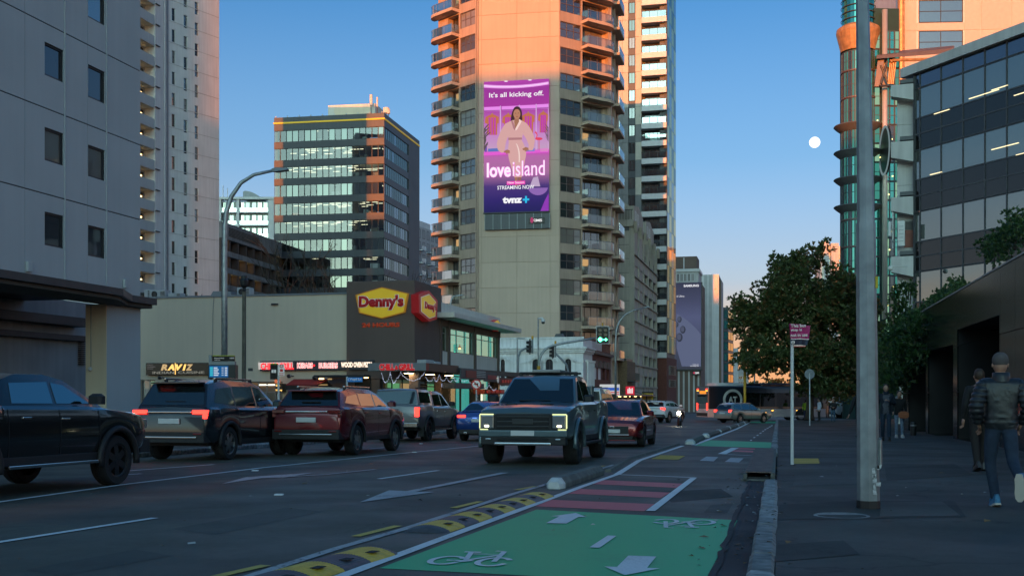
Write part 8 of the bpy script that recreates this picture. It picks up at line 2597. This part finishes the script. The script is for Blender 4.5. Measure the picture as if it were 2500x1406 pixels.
# motorcycle with bright headlight
def motorbike(X,label):
    t = thing('motorcycle',label,'motorcycle',X)
    tm,rm = wheel_meshes(.31,.13,m_rimd,5)
    for x_ in (.68,-.68):
        Xw = X @ T((x_,0,.31)) @ RX(R(90)); o = inst('wheel',tm,t,Xw); inst('rim',rm,o,Xw)
    MB().loft([[(-.6,-.08,.55),(-.6,.08,.55),(-.6,.06,.72),(-.6,-.06,.72)],[(0,-.15,.40),(0,.15,.40),(0,.12,.82),(0,-.12,.82)],[(.35,-.14,.45),(.35,.14,.45),(.35,.1,.92),(.35,-.1,.92)]]).build('body',m_clad,t,X,bev=.03)
    MB().tube([(.68,.09,.31),(.42,.09,.95)],.025,6).build('fork',m_chrome,t,X); MB().tube([(.68,-.09,.31),(.42,-.09,.95)],.025,6).build('fork',m_chrome,t,X)
    MB().tube([(.35,-.36,1.02),(.44,0,.98),(.35,.36,1.02)],.018,6).build('handlebar',m_clad,t,X)
    MB().lathe([(0,0),(.09,.0),(.12,.06),(.12,.12),(0,.13)],14).build('head_light',E('dazzling_head_light',(1.0,.93,.65),60.0),t,X @ T((.45,0,.80)) @ RY(R(90)))
    MB().box(-.55,.05,-.12,.12,.74,.80).build('seat',m_black,t,X,bev=.03)
motorbike(veh(uvp(1659,72),TOW,0),'motorcycle with dazzling headlight riding towards the camera')
# ------------------------------------------------------------------ people
m_skin = M('skin',(.42,.23,.16),.55,var=.05)
m_hairb = M('brown_hair',(.045,.025,.014),.6,var=.3,scale=40); m_hairk = M('black_hair',(.012,.010,.009),.5,var=.3,scale=40)
def cloth(name,c): return M(name,c,.85,var=.18,scale=14,bump=.25,bscale=25)
PEOPLE = []
def person(label,p,head,H,J,mats,extra=None,hair=m_hairb,longhair=False,quilt=False,fat=1.0,hem=.86,sleeves='top'):
    """J overrides joints (metres for a 1.75 m figure, facing +y, x to the figure's right); mats: top, trousers, shoes, front"""
    k = H / 1.75
    j = dict(pel=(0,0,.96),wai=(0,.01,1.10),che=(0,0,1.32),nec=(0,-.005,1.47),hb=(0,.01,1.55),
             shl=(-.185,0,1.41),shr=(.185,0,1.41),ell=(-.25,-.04,1.13),elr=(.25,-.04,1.13),wrl=(-.25,.06,.90),wrr=(.25,.06,.90),
             hil=(-.09,0,.92),hir=(.09,0,.92),knl=(-.10,.02,.50),knr=(.10,.02,.50),anl=(-.10,-.02,.09),anr=(.10,-.02,.09),tol=(-.11,.16,.035),tor=(.11,.16,.035))
    j.update(J)
    rad = dict(pel=(.155,.115),wai=(.145,.105),che=(.165,.12),nec=(.06,.06),hb=(.052,.055),shl=(.075,.075),shr=(.075,.075),ell=(.056,.056),elr=(.056,.056),wrl=(.042,.042),wrr=(.042,.042),
               hil=(.10,.10),hir=(.10,.10),knl=(.070,.070),knr=(.070,.070),anl=(.055,.055),anr=(.055,.055),tol=(.042,.036),tor=(.042,.036))
    for q in ('pel','wai','che','shl','shr','ell','elr'): rad[q] = tuple(a * fat for a in rad[q])
    names = list(j)
    ed = [('pel','wai'),('wai','che'),('che','nec'),('nec','hb'),('che','shl'),('che','shr'),('shl','ell'),('shr','elr'),('ell','wrl'),('elr','wrr'),('pel','hil'),('pel','hir'),('hil','knl'),('hir','knr'),('knl','anl'),('knr','anr'),('anl','tol'),('anr','tor')]
    me = bpy.data.meshes.new('person')
    me.from_pydata([j[n] for n in names],[(names.index(a),names.index(b)) for a,b in ed],[])
    ob = bpy.data.objects.new('person_tmp',me); C.objects.link(ob)
    sk = ob.modifiers.new('skin','SKIN'); sk.use_smooth_shade = True
    ob.modifiers.new('sub','SUBSURF').levels = 3 if quilt else 2
    for n,sv in zip(names,me.skin_vertices[0].data):
        sv.radius = rad[n]; sv.use_root = n == 'pel'
    PEOPLE.append((ob,label,p,head,k,j,ed,mats,extra,hair,longhair,quilt,hem))
def bake_people():
    bpy.context.view_layer.update()
    dg = bpy.context.evaluated_depsgraph_get()
    done = [bpy.data.meshes.new_from_object(a[0].evaluated_get(dg)) for a in PEOPLE]
    for me,(ob,label,p,head,k,j,ed,mats,extra,hair,longhair,quilt,hem) in zip(done,PEOPLE):
        bpy.data.objects.remove(ob)
        X = T(p) @ RZ(head) @ Matrix.Scale(k,4)
        part = {}
        for a,b in ed:
            if a in ('knl','knr','hil','hir') or (a == 'pel'): part[(a,b)] = 1
            elif a in ('anl','anr'): part[(a,b)] = 2
            elif b == 'hb': part[(a,b)] = 3
            else: part[(a,b)] = 0
        part[('pel','wai')] = 0
        vs = [v.co.copy() for v in me.vertices]
        mi = []
        def near(c):
            best,bk = 1e9,0
            for (a,b),q in part.items():
                A,B = Vector(j[a]),Vector(j[b]); d = B - A
                t_ = max(0,min(1,(c - A).dot(d) / d.length_squared))
                ds = (c - A - d * t_).length
                if ds < best: best,bk = ds,q
            return bk
        for f in me.polygons:
            q = near(f.center)
            if q in (0,1): q = 0 if (f.center.z > hem or abs(f.center.x) > .21) else 1
            if q == 0 and len(mats) > 3 and abs(f.center.x) < .085 and f.center.y > .02 and f.center.z < 1.44: q = 4
            mi.append(q)
        if quilt:
            for v in me.vertices:
                if v.co.z > hem + .02 and v.co.z < 1.46: vs[v.index] = v.co + v.normal * .024 * abs(math.sin(v.co.z * 50)) ** .7
        mb = MB(); mb.add(vs,[tuple(f.vertices) for f in me.polygons]); mb.m = mi
        # head, ears, nose, jaw and neck joined to the body mesh
        hb = Vector(j['hb'])
        hc = hb + Vector((0,.015,.10))
        mb.ball(hc,.105,16,3,None,(.76,.93,1.12)); mb.ball(hc + Vector((0,.035,-.065)),.062,12,3,None,(.85,.95,.9))
        mb.ball(hc + Vector((0,.105,-.02)),.018,8,3,None,(.8,1,1.3))
        for s_ in (-1,1):
            mb.ball(hc + Vector((s_ * .082,-.005,-.012)),.026,8,3,None,(.45,.8,1.15))
            mb.ball(hc + Vector((s_ * .032,.088,.012)),.010,6,5)
        mb.box(hc.x - .024,hc.x + .024,hc.y + .088,hc.y + .096,hc.z - .066,hc.z - .058,5)
        mb.tube([hb - Vector((0,0,.06)),hb + Vector((0,.01,.05))],.055,10,3)
        # hands: palm, four bent fingers of unequal length, thumb from the side
        for w_,e_,s_ in (('wrl','ell',-1),('wrr','elr',1)):
            A,B = Vector(j[e_]),Vector(j[w_]); d = (B - A).normalized()
            sd = Vector((0,1,0)); sd = (sd - d * sd.dot(d)).normalized(); nm_ = d.cross(sd) * -s_
            c0 = B + d * .01
            mb.loft([[tuple(c0 + sd * a + nm_ * b) for a,b in ((-.03,-.016),(.03,-.016),(.03,.016),(-.03,.016))],[tuple(c0 + d * .09 + sd * a + nm_ * b) for a,b in ((-.038,-.013),(.038,-.013),(.038,.013),(-.038,.013))]],3)
            for q,L_ in ((-.03,.06),(-.01,.075),(.011,.08),(.031,.07)):
                f0 = c0 + d * .088 + sd * q
                mb.tube([f0,f0 + d * L_ * .5 - nm_ * s_ * .004,f0 + d * L_ * .85 - nm_ * .02,f0 + d * L_ - nm_ * .04],[.0095,.0095,.009,.007],6,3)
            f0 = c0 + d * .03 + sd * .032
            mb.tube([f0,f0 + d * .03 + sd * .025,f0 + d * .065 + sd * .03],[.012,.011,.008],6,3)
        ms = [mats[0],mats[1],mats[2],m_skin,mats[3] if len(mats) > 3 else mats[0],m_black]
        o = inst('person',mb.mesh('person',ms,'all'),None,X)
        tag(o,label,'person')
        if hair:
            h = MB()
            h.ball(hc + Vector((0,-.018,.022)),.110,16,0,None,(.80,.90,1.05))
            if longhair: h.loft([[(hc.x + a * s2,hc.y - .06 + b,hc.z + z_) for a,b in ((-.08,0),(0,-.05),(.08,0),(.085,.06),(0,.0),(-.085,.06))] for z_,s2 in ((.05,.9),(-.08,1.15),(-.2,1.25),(-.28,.9))])
            h.build('hair',hair,o,X,smooth='all')
        for e in (extra or []): e(o,X,j,hc)
def cap_(o,X,j,hc):
    mb = MB(); mb.ball(hc + Vector((0,-.008,.045)),.112,16,0,None,(.82,.96,.88)); mb.build('cap',cloth('grey_brown_cap',(.10,.085,.082)),o,X,smooth='all')
def collar(mat):
    def f(o,X,j,hc):
        b = Vector(j['nec'])
        MB().lathe([(.105,-.05),(.10,0),(.095,.055),(.075,.06)],16,caps=False).build('collar',mat,o,X @ T(b + Vector((0,-.005,.02))),smooth='all')
    return f
def hood(mat):
    def f(o,X,j,hc):
        b = Vector(j['nec'])
        MB().ball(b + Vector((0,-.075,.03)),.11,12,0,None,(1.15,.7,.8)).build('hood',mat,o,X,smooth='all')
    return f
def backpack(mat):
    def f(o,X,j,hc):
        b = Vector(j['che'])
        MB().cbox(-.14,.14,-.30,-.11,-.30,.12,.05).build('backpack',mat,o,X @ T(b),smooth=40)
    return f
def shoes(sole,upper,side):
    def f(o,X,j,hc):
        for an,to in (('anl','tol'),('anr','tor')):
            A,B = Vector(j[an]),Vector(j[to])
            d = (B - A); d.normalize()
            up = Vector((0,0,1)); up = (up - d * up.dot(d)); up.normalize(); sd = d.cross(up)
            h0 = A - d * .10 - up * .015; 
            def rg(t_,w,h,dz=0): return [tuple(h0 + d * t_ + sd * a + up * (b + dz)) for a,b in ((-w,-.055),(w,-.055),(w * .95,h * .4 - .04),(w * .5,h - .04),(-w * .5,h - .04),(-w * .95,h * .4 - .04))]
            MB().loft([rg(0,.030,.09),rg(.05,.042,.10),rg(.13,.044,.09),rg(.21,.048,.06),rg(.27,.042,.04),rg(.295,.02,.025)]).build('shoe',upper,o,X,smooth=50)
            MB().loft([[tuple(h0 + d * t_ + sd * a + up * b) for a,b in ((-w,-.075),(w,-.075),(w,-.053),(-w,-.053))] for t_,w in ((-.008,.028),(.05,.047),(.13,.046),(.21,.052),(.27,.046),(.305,.02))]).build('sole',sole,o,X)
    return f
HA,HT = TH - math.pi / 2,TH + math.pi / 2
puffer = M('black_puffer',(.018,.021,.025),.42,var=.15,scale=10,bump=.2,bscale=20)
jean = cloth('dark_jeans',(.018,.034,.062)); jean2 = cloth('pale_jeans',(.16,.22,.30)); jeanm = cloth('blue_jeans',(.03,.075,.13))
blk = cloth('black_cloth',(.010,.010,.011)); navy_ = cloth('navy_blazer',(.012,.018,.030)); gknit = cloth('grey_knit',(.085,.09,.11))
wshoe = M('white_sole',(.55,.50,.42),.6); bshoe = M('blue_trainer',(.05,.22,.38),.6,var=.3,scale=30)
fp = gnd(2438,1236,.1)
person('man in black quilted jacket, jeans and grey cap walking away at right edge',fp - U * .02 - V * .02,HA,1.70,
       dict(ell=(-.29,-.10,1.14),wrl=(-.235,.05,.97),elr=(.29,-.08,1.14),wrr=(.235,.07,.97),knl=(-.10,.09,.50),anl=(-.05,.04,.09),tol=(-.06,.23,.04),knr=(.11,-.10,.52),anr=(.13,-.46,.32),tor=(.14,-.44,.14),hb=(.0,.03,1.545)),
       [puffer,jean,bshoe],[cap_,collar(puffer),shoes(wshoe,bshoe,0)],None,quilt=True,fat=1.16,hem=.90)
p_ = gnd(2391,1149,.1)
person('man dressed all in black walking away just ahead of the quilted jacket',p_,HA + R(6),1.76,dict(knr=(.09,.10,.50),anr=(.09,.10,.09),tor=(.10,.28,.04),knl=(-.09,-.05,.50),anl=(-.09,-.20,.12),tol=(-.10,-.04,.05),elr=(.25,.02,1.13)),[blk,cloth('dark_brown_trousers',(.014,.011,.010)),blk],[shoes(m_black,m_black,0),backpack(blk)],m_hairb,fat=1.08)
p_ = base(2163,36.5)
person('man in open navy blazer over grey knit walking towards the camera',p_,HT - R(4),1.84,dict(ell=(-.27,.0,1.14),wrl=(-.09,.22,1.24),knl=(-.09,.10,.50),anl=(-.09,.14,.10),tol=(-.1,.32,.05),anr=(.09,-.16,.11),tor=(.10,.0,.04)),[navy_,jean,m_black,gknit],[shoes(m_black,M('brown_boot',(.05,.03,.02),.5),0),collar(navy_)],m_hairb,fat=1.08,hem=.84)
p_ = base(2195,40)
person('person in black hooded jacket and pale jeans behind the blazer man',p_,HT + R(8),1.68,dict(elr=(.26,.05,1.14),wrr=(.28,.24,.98),anl=(-.09,.12,.10),tol=(-.1,.30,.05),knl=(-.09,.08,.5)),[blk,jean2,wshoe],[hood(cloth('grey_hood',(.20,.22,.23))),shoes(wshoe,M('white_trainer',(.5,.52,.55),.6),0)],m_hairk,fat=1.15)
bg2 = tag(MB().loft([[(a * s_,b * s_ * .5,z_) for a,b in ((-.16,-.1),(.16,-.1),(.19,.0),(.16,.1),(-.16,.1),(-.19,0))] for z_,s_ in ((-.13,.6),(-.08,1),(.06,1.0),(.12,.5))]).build('carrier_bag',cloth('orange_bag',(.40,.13,.06)),None,T(at(2206,1012,39.6)),smooth=50),'small orange bag held by the person in pale jeans','bag')
p_ = base(2100,40.5)
person('person in a long black coat almost hidden behind the foreground pole',p_,HA + R(10),1.78,dict(ell=(-.30,-.12,1.12),wrl=(-.42,-.16,.84),knl=(-.09,-.08,.5),anl=(-.1,-.2,.12)),[blk,blk,m_black],None,m_hairk,fat=1.2,hem=.6)
p_ = base(2034,82)
person('woman with long brown hair, black top and blue jeans walking towards the camera',p_,HT,1.70,dict(ell=(-.25,.0,1.12),wrl=(-.10,.20,1.12),elr=(.25,.0,1.12),wrr=(.10,.20,1.10),hil=(-.08,0,.92),knl=(-.08,.05,.5),anl=(-.07,.05,.09)),[blk,jeanm,m_black],None,m_hairb,True,fat=1.0,hem=.90)
p_ = base(2000,86)
person('man in white shirt with dark backpack standing beside the tree trunk',p_,R(95),1.76,{},[cloth('white_shirt',(.50,.54,.62)),blk,m_black],[backpack(blk)],m_hairk,fat=1.05)
p_ = base(2021,104)
person('woman in dark purple coat with reddish hair behind the tree, beyond the jeans woman',p_,HT,1.55,dict(wrl=(-.1,.2,1.05),wrr=(.1,.2,1.05)),[cloth('purple_coat',(.035,.02,.07)),blk,m_black],None,M('auburn_hair',(.10,.03,.015),.6),True,fat=1.15)
p_ = base(1967,96)
person('person in lime high-visibility vest behind the round sign post',p_,HA,1.72,{},[cloth('lime_vest',(.40,.62,.04)),cloth('blue_trousers',(.03,.04,.12)),m_black],None,m_hairk,fat=1.1)
p_ = base(313,43)
person('man in brown jacket with glasses standing at the hotel corner',p_,HT + R(30),1.74,{},[cloth('brown_jacket',(.11,.07,.05)),blk,m_black],[hood(cloth('brown_jacket',(.11,.07,.05)))],m_hairk,fat=1.1)
bake_people()
